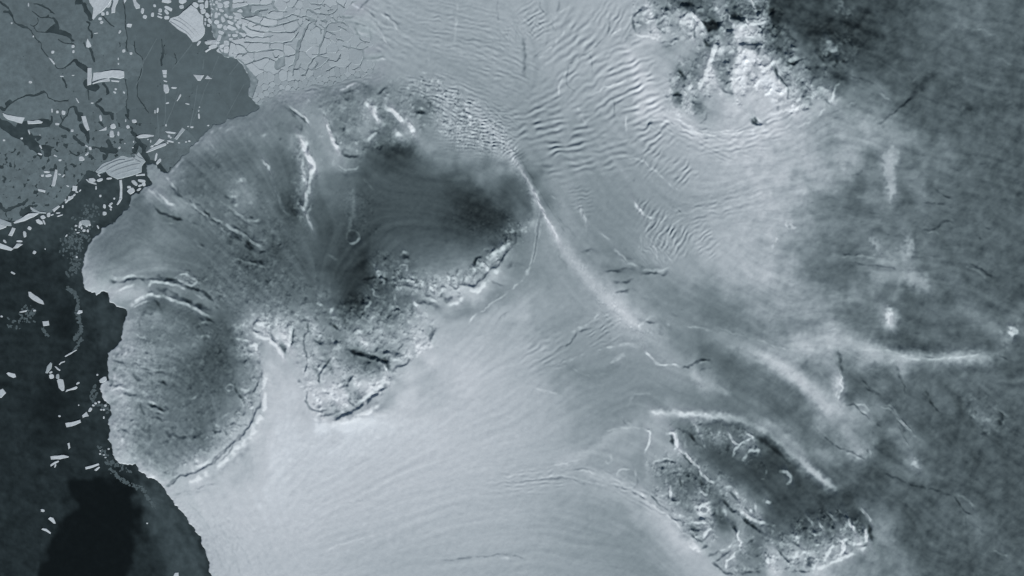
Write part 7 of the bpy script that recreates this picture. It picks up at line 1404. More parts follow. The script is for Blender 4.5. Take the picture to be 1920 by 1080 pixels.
# ------------------------------------------------------------------ grey sea ice: floes between leads
def K8(k, pts): return C(k, pts, 8.0)
s1, s2, s3, s4, s5 = (0, 0), (0, 120), (0, 220), (0, 340), (160, 200)
LEADS = [(K8(k, p), w) for k, w, p in [
 (s1,4,[(0,20),(60,80),(120,110)]),(s1,5,[(60,170),(130,180),(180,235)]),(s1,2.2,[(120,110),(150,160)]),(s1,2.6,[(180,235),(210,320),(270,370)]),(s1,5,[(270,370),(340,390),(400,405)]),(s1,1.8,[(400,405),(470,465),(510,540),(560,600),(620,640),(620,720),(720,840)]),
 (s1,1.8,[(410,10),(470,55)]),(s1,2.6,[(500,50),(590,65),(680,110),(790,180)]),(s1,1.6,[(790,180),(850,230)]),(s1,5,[(800,270),(840,330),(875,400)]),(s1,9,[(880,480),(960,495),(1040,530)]),(s1,5,[(1040,530),(1060,570),(1100,600)]),(s1,2.6,[(870,400),(880,470)]),
 (s1,2,[(540,210),(620,260),(700,250),(800,280)]),(s1,3,[(700,260),(720,230)]),(s1,1.6,[(440,140),(540,210)]),(s1,1.5,[(430,360),(500,390),(560,330),(550,250)]),(s1,1.5,[(500,390),(560,460),(690,480),(860,500)]),(s1,1.8,[(860,580),(950,630),(1080,660),(1130,690)]),
 (s1,2.4,[(1130,720),(1190,790)]),(s1,9,[(1150,20),(1200,20)]),(s1,8,[(1260,60),(1290,150),(1345,230),(1350,280)]),(s1,3,[(1290,320),(1340,340),(1330,430),(1370,480),(1370,570)]),(s1,4.5,[(1350,720),(1375,800),(1410,910)]),(s1,2.4,[(1250,640),(1280,690)]),
 (s1,3,[(1110,890),(1010,990)]),(s1,1.6,[(1010,990),(930,1030),(850,1010),(820,960)]),(s1,10,[(1170,950),(1240,1000),(1310,1050)]),(s1,6,[(1130,910),(1180,970)]),(s1,2.2,[(1840,20),(1860,120),(1880,240)]),(s1,2.8,[(1730,260),(1790,290),(1820,340)]),(s1,2,[(1520,240),(1610,310),(1660,370),(1720,400)]),
 (s1,4,[(1890,620),(1890,700),(1910,760)]),(s1,1.6,[(1880,250),(1880,420),(1900,560),(1890,640)]),(s1,1.5,[(1750,600),(1790,680)]),
 (s2,1.8,[(1880,220),(1900,380),(1905,500),(1890,620),(1910,740)]),(s2,12,[(1290,270),(1330,330),(1400,360),(1440,340)]),(s2,3.4,[(930,210),(970,270),(1000,340)]),(s2,4,[(380,470),(480,470),(540,455),(660,405)]),(s2,2.2,[(230,540),(320,495),(380,470)]),(s2,8,[(100,600),(140,560)]),(s2,5,[(0,650),(60,690)]),(s2,3,[(60,680),(120,620),(230,540)]),
 (s2,1.6,[(700,450),(740,510),(830,545),(930,550),(1040,550)]),(s2,1.6,[(660,405),(700,450)]),(s2,2.2,[(1030,660),(1090,620),(1130,650)]),(s2,6,[(1130,650),(1150,720),(1190,750),(1200,840)]),(s2,10,[(1200,740),(1190,820)]),(s2,4,[(1540,290),(1590,350),(1620,430)]),(s2,1.8,[(1620,430),(1590,470)]),(s2,2.2,[(1330,400),(1320,480),(1330,540)]),
 (s2,5,[(1480,560),(1510,520)]),(s2,4.5,[(1430,600),(1450,620)]),(s2,6,[(1510,650),(1540,700)]),(s2,5,[(1560,740),(1660,730),(1690,800)]),(s2,3,[(1450,560),(1430,600),(1520,640)]),(s2,3.4,[(770,770),(780,820),(760,880)]),(s2,2,[(910,760),(930,840)]),
 (s2,5,[(900,920),(960,950),(1030,990)]),(s2,8,[(1210,920),(1240,980),(1300,1030)]),(s2,3,[(1490,870),(1540,910)]),(s2,2,[(1030,660),(1000,760),(930,850),(900,920)]),
 (s3,14,[(0,80),(120,170),(250,260)]),(s3,18,[(60,110),(200,200),(330,270)]),(s3,20,[(330,130),(300,210),(420,300)]),(s3,16,[(380,110),(560,90),(700,80)]),(s3,9,[(430,300),(520,380),(580,440)]),(s3,9,[(330,300),(430,400),(540,470),(600,560)]),(s3,13,[(660,450),(720,460),(700,540)]),
 (s3,5,[(500,290),(600,290),(560,330)]),(s3,4,[(920,280),(980,300)]),(s3,6,[(1110,280),(1170,350),(1250,400)]),(s3,4,[(850,370),(850,410)]),(s3,3.4,[(960,410),(1010,440)]),(s3,4,[(1310,200),(1300,260),(1315,340)]),(s3,2.4,[(1040,490),(1100,550),(1170,570)]),(s3,8,[(1520,470),(1580,500),(1650,460),(1620,350)]),(s3,6,[(1580,500),(1640,500),(1740,490)]),(s3,5,[(1560,610),(1590,580),(1600,540)]),
 (s3,3,[(1400,440),(1450,440),(1500,470)]),(s3,5,[(640,770),(660,740)]),(s3,6,[(820,720),(830,770),(760,780)]),(s3,4,[(980,750),(990,790)]),(s3,4,[(1060,700),(1130,720)]),(s3,4,[(1340,560),(1390,600)]),(s3,4,[(150,680),(160,740)]),(s3,6,[(0,740),(40,750)]),(s3,5,[(50,960),(80,910)]),(s3,4,[(0,1020),(50,1060)]),(s3,3.4,[(260,540),(290,520)]),(s3,3,[(150,570),(180,560)]),(s3,3,[(90,660),(110,670)]),(s3,3,[(40,450),(70,470)]),(s3,3,[(210,500),(240,470)]),
 (s4,6,[(510,160),(550,150)]),(s4,4,[(560,280),(590,280)]),(s4,4,[(480,320),(510,320)]),(s4,4,[(360,320),(400,280),(410,260)]),(s4,5,[(130,400),(200,380),(300,350),(360,320)]),(s4,6,[(0,330),(20,390),(90,430)]),(s4,5,[(60,440),(150,410)]),(s4,4,[(380,400),(430,390)]),(s4,12,[(330,470),(400,430),(440,400)]),(s4,3,[(90,480),(110,520)]),(s4,3,[(160,560),(170,540)]),
 (s5,6,[(230,10),(260,60)]),(s5,5,[(290,90),(370,90),(410,180)]),(s5,3.4,[(640,40),(635,130)]),(s5,2.2,[(650,180),(600,110)]),(s5,5,[(690,380),(760,430)]),(s5,8,[(770,480),(830,560),(890,590)]),(s5,10,[(760,590),(730,650)]),(s5,8,[(880,600),(870,680),(930,770),(920,820)]),(s5,7,[(330,520),(370,580),(350,640)]),(s5,9,[(240,640),(350,660),(440,650)]),(s5,5,[(270,720),(290,770)]),(s5,5,[(20,380),(40,500)]),(s5,2.2,[(510,480),(540,560)]),
 (s5,1.5,[(1200,0),(1195,50)]),
]] + [(C(c1, p), w) for w, p in [(1.6,[(1005,295),(1015,390),(1080,455),(1040,590),(1030,720),(1110,840)]),(1.5,[(1175,265),(1215,310),(1205,500)]),(1.8,[(1230,330),(1220,420),(1210,490)]),(1.5,[(1305,390),(1322,465),(1260,510)]),(1.6,[(1240,690),(1240,820)]),(1.5,[(870,290),(900,350)])]]
SEAICE = [(-24,-24),(410,-24),(412,60),(416,80),(436,96),(456,104),(478,126),(484,158),(480,178),(496,208),(440,229),(408,242),(388,258),(358,294),(338,312),(316,326),(296,300),(276,300),(274,288),(264,286),(270,304),(240,306),(215,312),(190,326),(165,318),(150,338),(136,352),(120,376),(95,398),(60,402),(30,414),(-24,408)]
smask = lambda x, y: inside(SEAICE, x, y)
big = [(30,60),(60,20),(100,80),(110,15),(145,40),(30,150),(80,130),(130,110),(200,80),(215,110),(290,60),(280,130),(330,60),(330,140),(400,150),(440,180),(400,200),(300,200),(340,230),(260,170),(60,200),(110,175),(150,150),(150,190),(180,120),(215,185),(40,330),(20,360),(85,340),(140,300),(100,250),(80,245),(240,200),(250,30),(370,240),(310,270),(345,260)]
def rub(x, y): return smask(x, y) & ((y > 215 + 0.25 * (250 - x)) & (x < 265))
fs = poisson(0, 200, 300, 215, 17.0, rub, 9, big)
SW, SH = 512, 440
HN = band(13, .5, 61) + 0.5 * band(7, .5, 62) - 0.7 * sstep(30, 8, np.hypot((PX - 60) / 1.7, PY - 330))
holes_f = lambda x, y, ii, jj: rub(x, y) & (HN[ii, jj] > 1.55)
lab2 = grow_cells(-20, -20, SW, SH, LEADS, fs, smask, 8, holes_f)
floes = []
rf = np.random.default_rng(29)
for k in range(len(fs)):
    ol = cell_outline(lab2, k, -20, -20)
    if ol is None: continue
    pa = np.array(ol); cx_, cy_ = pa.mean(0)
    fast = cx_ > 235 and cy_ < 270
    o = add_plate('fast_ice_floe' if fast else 'ice_floe', ol, -0.02, 0.030 + rf.uniform(-.001, .001), 0.012, M_FASTICE if fast else M_SEAICE)
    area = 0.5 * abs(np.sum(pa[:, 0] * np.roll(pa[:, 1], -1) - np.roll(pa[:, 0], -1) * pa[:, 1]))
    floes.append((o, cx_, cy_, area, fast))

def seam(parent, pts, w, z, mat, level):
    p = smooth_line(pts, 5)
    t = np.gradient(p, axis=0); t /= np.maximum(np.linalg.norm(t, axis=1, keepdims=True), 1e-6)
    nn = np.stack([-t[:, 1], t[:, 0]], -1)
    v = []; f = []
    for i in range(len(p)):
        k_ = w * rf.uniform(.5, 1.1)
        for o_, zz in ((-k_, z), (0, z + .006), (k_, z)):
            q = p[i] + nn[i] * o_
            v.append((float(WX(q[0])), float(WY(q[1])), zz))
    for i in range(len(p) - 1):
        for j in range(2):
            a_ = i * 3 + j
            f.append((a_, a_ + 1, a_ + 4, a_ + 3))
    me = bpy.data.meshes.new('pressure_seam'); me.from_pydata(v, [], f); me.materials.append(mat)
    o = bpy.data.objects.new('pressure_seam', me); COL.objects.link(o); o.parent = parent; set_tone(o, level)
for p, lv_ in [([(1175,290),(1130,370),(1085,450)],5.4),([(1440,330),(1370,420),(1290,520)],5.3),([(1600,560),(1540,660),(1500,780),(1450,900)],5.2),([(1790,470),(1750,520),(1720,560)],5.0),([(1830,630),(1760,760),(1700,870)],5.0),
               ([(1180,850),(1186,950),(1188,1050)],5.2),([(1480,640),(1460,780),(1425,950)],5.2),([(1350,650),(1300,800),(1230,960)],5.1),([(1530,440),(1520,520)],5.1),([(1640,420),(1600,520),(1560,620)],5.0),([(1725,600),(1725,700)],4.9),([(1080,440),(1060,560),(1020,640)],5.4),([(960,300),(950,420),(955,500)],5.3),([(1240,700),(1240,860),(1230,940)],5.2)]:
    q = C(c1, p); mid = q[len(q) // 2]
    host = min((f_ for f_ in floes if f_[4]), key=lambda f_: math.hypot(f_[1] - mid[0], f_[2] - mid[1]))[0]
    seam(host, q, 0.9, 0.0325, M_FASTICE, lv_)

# ------------------------------------------------------------------ icebergs
# (label or None, outline or (cx, cy, length, width, angle), grey?)
BG = []
def bp(lbl, k, pts, z=4.0, grey=False): BG.append((lbl, C(k, pts, z), grey))
def br(lbl, k, cx, cy, l, w, a_, z=4.0, grey=False): BG.append((lbl, (k[0] + cx / z, k[1] + cy / z, l / z, w / z, a_), grey))

bp('long pointed white iceberg at the edge of the dark lead by the left border', c1, [(18,845),(60,862),(120,872),(187,882),(165,927),(110,912),(60,898),(28,872)])
bp('flat white sliver berg right of the long pointed iceberg in the lead', c1, [(203,905),(250,905),(290,898),(322,912),(310,925),(250,930),(208,930)])
bp('slim leaning white iceberg wedged in a dark lead, tapering downward', c1, [(610,872),(640,868),(655,915),(673,972),(655,980),(635,950),(620,915)])
bp('upright narrow white slab beside the big broken tabular iceberg', c1, [(657,510),(686,508),(688,570),(684,632),(655,640),(654,570)])
bp('big broken tabular iceberg, the largest white slab in the grey floes', c1, [(702,548),(760,540),(840,525),(905,528),(930,535),(932,582),(900,590),(840,580),(760,590),(692,612)])
bp('long thin slab split off the underside of the tabular iceberg', c1, [(690,622),(760,598),(820,582),(826,610),(760,615),(700,628)])
bp('short slab split off the lower right of the tabular iceberg', c1, [(832,598),(895,604),(892,616),(835,612)])
bp('white teardrop iceberg above a dark vertical crack', c1, [(655,288),(672,312),(686,346),(660,358),(645,348),(648,315)])
bp('thin diagonal white sliver on the wide left floe', c1, [(362,428),(385,438),(416,480),(402,484)])
bp('four-sided white block on the fast ice, topmost of a column', c1, [(1215,524),(1252,524),(1250,556),(1220,556)])
bp('small white block just under the topmost of the column', c1, [(1222,560),(1250,562),(1248,580),(1224,578)])
bp('tall rounded white berg, lowest and largest of the fast ice column', c1, [(1226,632),(1258,636),(1268,668),(1262,695),(1240,700),(1226,680)])
br(None, c1, 1240, 608, 32, 12, 20)
bp('wide dart-shaped white berg on the dark fast ice', c1, [(1448,560),(1532,562),(1515,588),(1505,606),(1484,606)])
bp('small triangular berg right of the dart-shaped one', c1, [(1534,592),(1556,564),(1590,590)])
for a_ in [(395,390,24,22,0),(228,615,26,22,0),(548,346,26,24,0),(550,386,18,24,0),(88,172,16,14,0),(213,35,12,26,0),(250,272,12,14,0),(970,190,38,28,0),(898,238,16,26,30),(928,382,26,26,0),(982,400,22,20,0),(886,440,10,20,0),(888,478,14,14,0),
           (1305,658,40,14,5),(1348,722,14,36,30),(1335,745,10,30,35),(1405,778,34,10,15),(1162,838,10,28,0),(1182,826,16,36,10),(1492,870,14,40,-5),(1255,772,26,12,-15),(1006,908,36,28,-10),(960,950,28,26,-20),(942,904,10,22,0),(886,1002,16,32,0),(838,1005,34,50,0),(848,946,40,36,0),
           (755,885,18,44,-10),(476,845,28,34,0),(430,838,22,22,0),(390,828,14,28,0),(428,930,34,18,0),(218,990,12,32,-20),(540,978,22,20,0),(868,668,18,16,0),(860,692,22,14,30),(930,692,20,14,50),(690,772,22,10,0),(580,752,10,44,-30),(465,572,30,10,0),(720,248,30,8,-8),(548,564,22,8,0),
           (1244,938,12,14,0),(1410,948,10,10,0),(1438,952,24,14,5),(1490,830,10,16,0),(1496,802,10,10,0),(1562,940,14,12,0),(163,1037,18,14,0),(30,1052,18,16,0),(300,1012,8,8,0)]:
    br(None, c1, *a_)
bp('triangular white berg below the rounded grey floe', c1, [(742,982),(798,948),(797,976)])
bp('large white slab hanging from the top edge among grey floes', c1, [(655,-60),(850,-60),(838,0),(800,50),(780,75),(735,110),(700,148),(690,140),(700,60),(672,20)])
bp('tall white finger berg beside the slab at the top edge', c1, [(828,-40),(905,-40),(880,20),(865,60),(862,95),(835,98),(835,60),(850,10)])
bp('white block pinched between the top slab and the finger berg', c1, [(818,2),(836,12),(828,38),(820,56),(795,56),(800,36)])
bp('club-shaped white berg dropping from the top edge', c1, [(985,-40),(1010,-40),(1022,10),(1050,36),(1048,62),(1020,66),(1005,40)])
bp('small wedge of ice at the top edge left of the club-shaped berg', c1, [(930,-30),(960,-30),(945,10),(928,28)])
for a_ in [(772,102,26,28,0),(804,98,22,28,0),(1068,80,22,42,10),(1086,125,30,26,15),(1143,108,24,32,0),(1160,42,22,22,0),(1200,78,28,30,0),(1198,104,32,12,20),(1198,126,40,14,22),(1265,62,62,26,30),(1250,90,46,22,52),(1250,132,38,28,-5),(1250,8,70,30,5),(1362,52,36,28,-10),(1370,8,60,36,-15),(750,140,26,22,0),(762,166,26,24,-40)]:
    br(None, c1, *a_)
bp('big rhombus-shaped iceberg with furrowed top before the shelf front', (300,0), [(200,480),(240,405),(420,350),(520,260),(700,110),(830,200),(900,300),(970,350),(970,530),(1010,640),(1005,760),(960,830),(830,940),(740,945),(690,880),(590,770),(450,690),(340,610)], 12.0)
bp('curved pale berg strip at the shelf front, upper of a pair', c1, [(1532,312),(1570,306),(1612,303),(1648,320),(1600,330),(1550,334)])
bp('curved pale berg strip at the shelf front, lower of a pair', c1, [(1535,382),(1590,346),(1632,343),(1628,352),(1590,364),(1546,394)])
bp('white crescent berg beside the dark open lead', c1, [(1020,1026),(1050,1010),(1090,1005),(1156,1015),(1150,1024),(1090,1034),(1040,1037)])
bp('thin white sliver near the dome coast, upper one', c1, [(1235,984),(1270,984),(1322,992),(1312,1002),(1255,998)])
bp('grey rectangular berg tilted upward near the dome coast', c1, [(1306,1036),(1366,958),(1388,972),(1326,1048)], 4.0, True)
bp('pale wedge berg lying above a long thin splinter', s5, [(1020,580),(1110,475),(1190,495),(1140,530),(1080,570)], 8.0)
bp('long thin splinter of ice below the pale wedge berg', s5, [(905,685),(990,625),(1100,570),(1205,540),(1218,562),(1200,585),(1080,630),(930,692)], 8.0)
for a_ in [(1280,520,110,26,14),(1255,440,40,40,0),(1280,462,30,30,0),(1000,595,44,34,-20),(1232,540,30,30,0),(980,515,22,40,10),(938,490,22,20,0),(1510,525,32,24,0),(1560,515,34,24,20),(1598,304,48,30,5),(1210,278,26,36,0),(1842,280,30,22,0),(1405,540,30,20,0),(1540,295,24,20,0),(720,525,22,30,10),(592,550,18,20,0),(712,612,26,18,0),(510,615,36,40,40)]:
    br(None, s5, *a_, z=8.0)
bp('large grey furrowed iceberg, widest one, above the dark water', c5, [(715,205),(765,150),(850,118),(905,92),(925,88),(960,100),(1010,98),(1040,60),(1060,85),(1092,130),(1062,165),(1062,212),(980,240),(880,266),(810,232),(790,205),(740,225)], 4.0, True)
bp('thin pale strip under the right corner of the furrowed iceberg', c5, [(1018,228),(1086,222),(1086,236),(1020,240)])
bp('tall thin white splinter standing in the dark water', c5, [(895,268),(914,268),(918,330),(916,412),(896,412),(900,330)])
bp('short splinter off the foot of the tall thin one', c5, [(874,452),(894,412),(914,412),(900,438),(882,460)])
bp('straight white bar iceberg in the small floes', c5, [(414,190),(430,192),(426,250),(410,318),(384,314),(398,250)])
bp('white brick-shaped berg below the straight bar', c5, [(283,334),(340,346),(338,366),(286,352)])
bp('large pale block at the open water edge of the floes', c5, [(545,310),(580,314),(574,352),(540,350)])
bp('pale block on the lower rim of the round floe', c5, [(392,490),(440,458),(452,468),(405,512)])
bp('curved rim of ice hugging the round floe', c5, [(228,470),(262,488),(300,508),(346,510),(346,520),(296,520),(250,504),(230,488)], 4.0, True)
bp('long white cigar-shaped iceberg at the edge of the open water', c5, [(100,588),(150,560),(215,522),(286,514),(290,524),(250,548),(180,580),(110,596)])
bp('white slab jutting from the left border, upper grey half', c5, [(-30,545),(0,560),(84,590),(86,616),(40,610),(-30,590)], 4.0, True)
bp('white slab jutting from the left border, lower bright half', c5, [(-30,594),(0,600),(50,612),(46,624),(0,642),(-30,650)])
bp('tilted white block hanging below the left border slab', c5, [(62,684),(92,626),(118,632),(90,692)])
bp('long white slab entering from the left border, lowest one', c5, [(-30,735),(0,742),(60,765),(102,786),(82,802),(40,792),(-30,775)])
bp('pale wedge touching the end of the lowest left slab', c5, [(96,782),(126,746),(150,744),(170,752),(130,780)])
bp('large rounded white berg below the curved rim of ice', c5, [(266,570),(290,560),(318,582),(322,600),(300,604),(276,590)])
for a_ in [(330,584,14,36,-25),(322,548,36,26,-15),(364,530,26,34,0),(185,676,24,44,-5),(220,630,30,26,30),(36,730,30,16,45),(145,728,42,16,5),(258,812,24,26,30),(338,787,10,10,0),(97,966,38,16,25),(575,846,16,14,0),(782,466,20,32,0),(832,448,30,16,-30),(828,468,34,14,45),(784,520,32,26,0),(830,490,18,12,50),(752,388,18,18,0),(856,408,14,14,0),
           (650,14,26,12,30),(676,32,22,28,-20),(652,74,34,14,-40),(612,110,40,34,0),(450,120,24,16,0),(416,88,30,12,25),(300,74,36,12,20),(304,20,12,32,-30),(352,210,44,14,5),(318,236,24,18,0),(364,236,46,22,-15),(446,226,22,14,20),(474,238,30,12,-45),(508,314,24,12,30),(720,328,12,28,0),
           (690,290,72,12,15),(690,268,50,26,0),(748,270,46,22,-15),(656,272,26,10,40),(820,258,40,14,-5),(742,234,26,12,40),(470,468,14,22,10),(390,530,24,10,-20),(436,516,34,10,-5),(448,536,44,10,-18),(600,348,20,10,-50),(555,382,30,14,-40),(530,405,52,22,-35),(500,430,30,14,-50),(490,420,12,20,20),(520,398,20,18,0),(575,358,22,12,20),
           (985,350,56,40,-30),(968,322,30,20,0),(1010,290,50,26,45),(1062,276,60,22,10),(1078,300,26,30,0),(1050,310,34,14,-20),(1042,340,40,16,-30),(604,596,24,34,15),(596,616,16,26,0),(612,628,14,22,0),(650,612,20,20,0),(672,604,18,22,0),(630,648,24,18,0),(658,650,16,22,0),(734,622,12,28,-30),(585,664,22,10,0),(568,642,14,12,40),(498,686,24,10,-50),(570,612,20,14,0),(1170,95,16,60,10),(1140,15,30,12,-30),(1190,130,22,50,40)]:
    br(None, c5, *a_)
br('thin grey floe patch among the coastal rubble near the ice cap', c5, 640, 590, 70, 40, 10, 4.0, True)
bp('slanting white bar iceberg alone on the black water', c9, [(212,28),(230,30),(280,64),(322,92),(332,124),(290,112),(250,92),(216,62)])
bp('small white square berg on black water below the slanting bar', c9, [(318,250),(364,244),(370,280),(324,285)])
bp('pale three-sided berg on the ragged ice strand', c9, [(575,190),(590,165),(616,166),(618,184),(590,196)])
bp('thin pale sickle of ice at the foot of the ragged strand', c9, [(482,512),(520,488),(572,460),(576,466),(530,494),(490,516)])
bp('short bent ice sliver left of the thin pale sickle', c9, [(440,572),(456,554),(486,546),(488,556),(462,562),(446,576)])
bp('dull grey leaf-shaped berg at the top of a small cluster', c9, [(340,636),(352,586),(380,553),(390,566),(385,600),(358,640)], 4.0, True)
bp('small pale bar right of the grey leaf-shaped berg', c9, [(408,588),(420,586),(454,614),(448,622),(430,612)])
br(None, c9, 386, 662, 36, 34, 0); br(None, c9, 380, 632, 24, 14, -30)
bp('tall rounded pale iceberg, biggest of the small cluster', c9, [(426,690),(440,678),(472,686),(484,740),(480,768),(464,772),(440,748)])
br(None, c9, 432, 662, 28, 34, 0, 4.0, True)
bp('boomerang-shaped white berg right of the cluster', c9, [(490,780),(500,762),(545,746),(572,734),(582,746),(570,758),(530,766)])
br(None, c9, 584, 713, 30, 14, -35)
bp('oval pale berg alone near the left border', c9, [(48,640),(62,630),(112,642),(122,668),(100,674),(64,660)])
bp('white chunk cut by the left border on the black water', c9, [(-20,770),(20,754),(46,784),(12,822),(-20,822)])
bp('faceted white berg near the scalloped dome cliffs', c9, [(614,956),(650,928),(668,962),(640,964),(620,974)])
bp('broad pale bar berg off the oval dome, lying nearly level', c9, [(488,1012),(540,1004),(602,986),(608,1006),(560,1030),(500,1046)])
for a_ in [(676,912,22,34,30),(446,960,18,14,0),(175,175,56,12,-12),(258,168,24,12,0),(12,212,18,14,0),(742,854,20,16,0),(716,864,18,14,0),(790,880,18,16,0),(760,912,18,10,0),(778,912,14,14,0),(778,970,12,22,0),(700,880,20,14,20),(590,878,10,10,0),(775,690,56,36,-30),(730,650,14,14,0)]:
    br(None, c9, *a_)
bp('long level white bar, upper of a pair south on the black sea', c13, [(378,182),(420,176),(480,170),(518,180),(514,190),(450,204),(384,208)])
bp('thin forked white berg just under the long level bar', c13, [(376,246),(410,220),(440,212),(442,222),(414,240),(382,258)])
br(None, c13, 414, 252, 12, 26, 20)
bp('slender white bar nearest the oval dome on the black sea', c13, [(638,262),(690,248),(740,234),(744,246),(700,266),(644,280)])
bp('stubby white bar touching the end of the slender one', c13, [(706,284),(740,258),(750,264),(722,294)])
bp('small upright white sliver above the long level bar', c13, [(506,84),(520,80),(526,118),(514,130)])
bp('teardrop white berg, middle of three by the black polynya', c13, [(360,650),(376,635),(398,642),(420,686),(404,688)])
bp('thin curved white berg, lowest of three by the black polynya', c13, [(312,732),(320,720),(348,724),(382,756),(376,764),(346,746)])
bp('tiny round berg, topmost of three by the black polynya', c13, blob(320, 588, 30, 22, 10, RNG), 4.0)
bp('white chunk at the bottom border near the shelf front', c13, [(1302,1072),(1312,1056),(1338,1054),(1340,1100),(1304,1100)])
for a_ in [(750,163,14,14,0),(752,140,10,10,0),(815,126,16,14,0),(780,170,14,10,0),(1103,684,14,12,0),(790,190,16,8,0)]:
    br(None, c13, *a_)

rg = np.random.default_rng(37)
bergs = []
for lbl, sh, grey in BG:
    if isinstance(sh, tuple):
        cx_, cy_, l, w, a_ = sh
        pts = blob(cx_, cy_, l * 1.04, w * 1.08, a_, rg)
        size = max(l, w)
    else:
        pts = densify(sh, rg, 5.0, 0.35)
        pa = np.array(sh); cx_, cy_ = pa.mean(0); size = max(np.ptp(pa[:, 0]), np.ptp(pa[:, 1])); l, w = size, size * .5
    h = 0.05 + min(size, 40) * 0.0009 + rg.uniform(0, .012)
    o = add_plate('iceberg', pts, -0.05, h, min(0.05, size * 0.010 + 0.012), M_BERG2 if grey else M_BERG, None, rg, 0.010)
    bergs.append([o, lbl, cx_, cy_, l, w, size])

# furrows on the two great bergs, as crests standing on them
def furrow(parent, pts, w, z, mat):
    p = smooth_line(pts, 4)
    t = np.gradient(p, axis=0); t /= np.maximum(np.linalg.norm(t, axis=1, keepdims=True), 1e-6)
    nn = np.stack([-t[:, 1], t[:, 0]], -1)
    v = []; f = []
    for i in range(len(p)):
        k = w * min(1, 0.25 + min(i, len(p) - 1 - i) / 2.0)
        for o_, zz in ((-k, z - .01), (0, z + 0.012), (k, z - .01)):
            q = p[i] + nn[i] * o_
            v.append((float(WX(q[0])), float(WY(q[1])), zz))
    for i in range(len(p) - 1):
        for j in range(2):
            a_ = i * 3 + j
            f.append((a_, a_ + 1, a_ + 4, a_ + 3))
    me = bpy.data.meshes.new('furrow_crest'); me.from_pydata(v, [], f); me.materials.append(mat)
    me.polygons.foreach_set('use_smooth', np.ones(len(f), bool))
    o = bpy.data.objects.new('furrow_crest', me); COL.objects.link(o); o.parent = parent; o.color = parent.color
def berg_named(s): return next(b for b in bergs if b[1] and s in b[1])
bf = berg_named('widest one')[0]; zf = max(v.co.z for v in bf.data.vertices) - .012
for p in [[(730,205),(800,165),(880,130),(940,120)],[(800,200),(880,160),(960,135),(1030,120)],[(830,215),(900,190),(980,165),(1050,150)],[(860,235),(930,215),(1000,195),(1050,185)],[(990,95),(1020,125),(1060,140)],[(1010,75),(1040,105),(1080,120)]]:
    furrow(bf, C(c5, p), 1.6, zf, M_BERG2)
br_ = berg_named('rhombus')[0]; zr = max(v.co.z for v in br_.data.vertices) - .012
for p in [[(300,440),(480,530),(640,660),(800,830)],[(420,400),(600,530),(760,660),(880,800)],[(560,330),(720,470),(860,620),(940,740)],[(680,230),(800,360),(900,520),(960,620)],[(230,490),(420,620),(600,740),(740,900)]]:
    furrow(br_, C((300, 0), p, 12.0), 1.3, zr, M_BERG)

# ------------------------------------------------------------------ ragged strands of brash ice on the water
rs_ = np.random.default_rng(51)
def strand(name, pts, w, mat, z, label, pieces=40):
    p = smooth_line(pts, 6)
    v = []; f = []
    seg = np.concatenate([[0], np.cumsum(np.linalg.norm(np.diff(p, axis=0), axis=1))])
    for k in range(pieces):
        s_ = rs_.random() * seg[-1]
        x = np.interp(s_, seg, p[:, 0]) + rs_.normal() * w; y = np.interp(s_, seg, p[:, 1]) + rs_.normal() * w
        l_ = rs_.uniform(1.4, 4.4); n0 = len(v)
        pb = blob(x, y, l_ * rs_.uniform(1, 2.4), l_, rs_.uniform(0, 180), rs_, 6)
        z_ = z + rs_.uniform(0, .006)
        for q in pb: v.append((float(WX(q[0])), float(WY(q[1])), z_))
        for q in pb: v.append((float(WX(q[0])), float(WY(q[1])), -0.01))
        f.append(tuple(range(n0 + 5, n0 - 1, -1)))
        for i in range(6):
            j = (i + 1) % 6
            f.append((n0 + i, n0 + j, n0 + 6 + j, n0 + 6 + i))
    me = bpy.data.meshes.new(name); me.from_pydata(v, [], f); me.materials.append(mat); me.validate(); me.update()
    o = bpy.data.objects.new(name, me); COL.objects.link(o); set_tone(o, 3.7)
    return tag(o, label, None, None, 'stuff')
strand('brash_ice', C(c9, [(510,0),(560,40),(580,90),(580,160),(590,230),(608,300),(590,350),(560,380)]), 1.6, M_YOUNG, 0.012, 'ragged strand of grey brash ice beside the prow', 150)
strand('brash_ice', C(c9, [(610,380),(580,440),(550,470)]), 1.2, M_YOUNG, 0.012, 'faint grey brash trail above the pale sickle', 40)
strand('brash_ice', C(c13, [(830,280),(900,350),(1000,400),(1070,430),(1110,500),(1170,570)]), 1.8, M_YOUNG, 0.012, 'faint brash strand curving below the oval dome', 110)
strand('brash_ice', C(c9, [(700,740),(695,800),(720,870),(790,890),(800,920)]), 3.0, M_YOUNG, 0.012, 'loose brash off the scalloped cliffs', 70)
strand('brash_ice', C(c5, [(500,700),(560,760),(600,680),(640,560),(700,500)]), 9.0, M_YOUNG, 0.012, 'scattered grey brash off the western prow', 170)
strand('brash_ice', C(c5, [(540,850),(580,900),(540,960)]), 6.0, M_YOUNG, 0.012, 'thin brash patches below the western prow', 60)
strand('brash_ice', C(c13, [(760,120),(790,180),(830,230),(980,290)]), 3.0, M_YOUNG, 0.012, 'brash clinging to the foot of the oval dome', 50)
strand('brash_ice', C(c9, [(150,180),(260,170),(200,240),(60,270)]), 6.0, M_YOUNG, 0.012, 'sparse grey brash on the left of the black water', 50)
strand('brash_ice', C(c9, [(320,300),(345,340),(370,365)]), 1.0, M_YOUNG, 0.012, 'wisp of brash trailing from the square berg', 16)

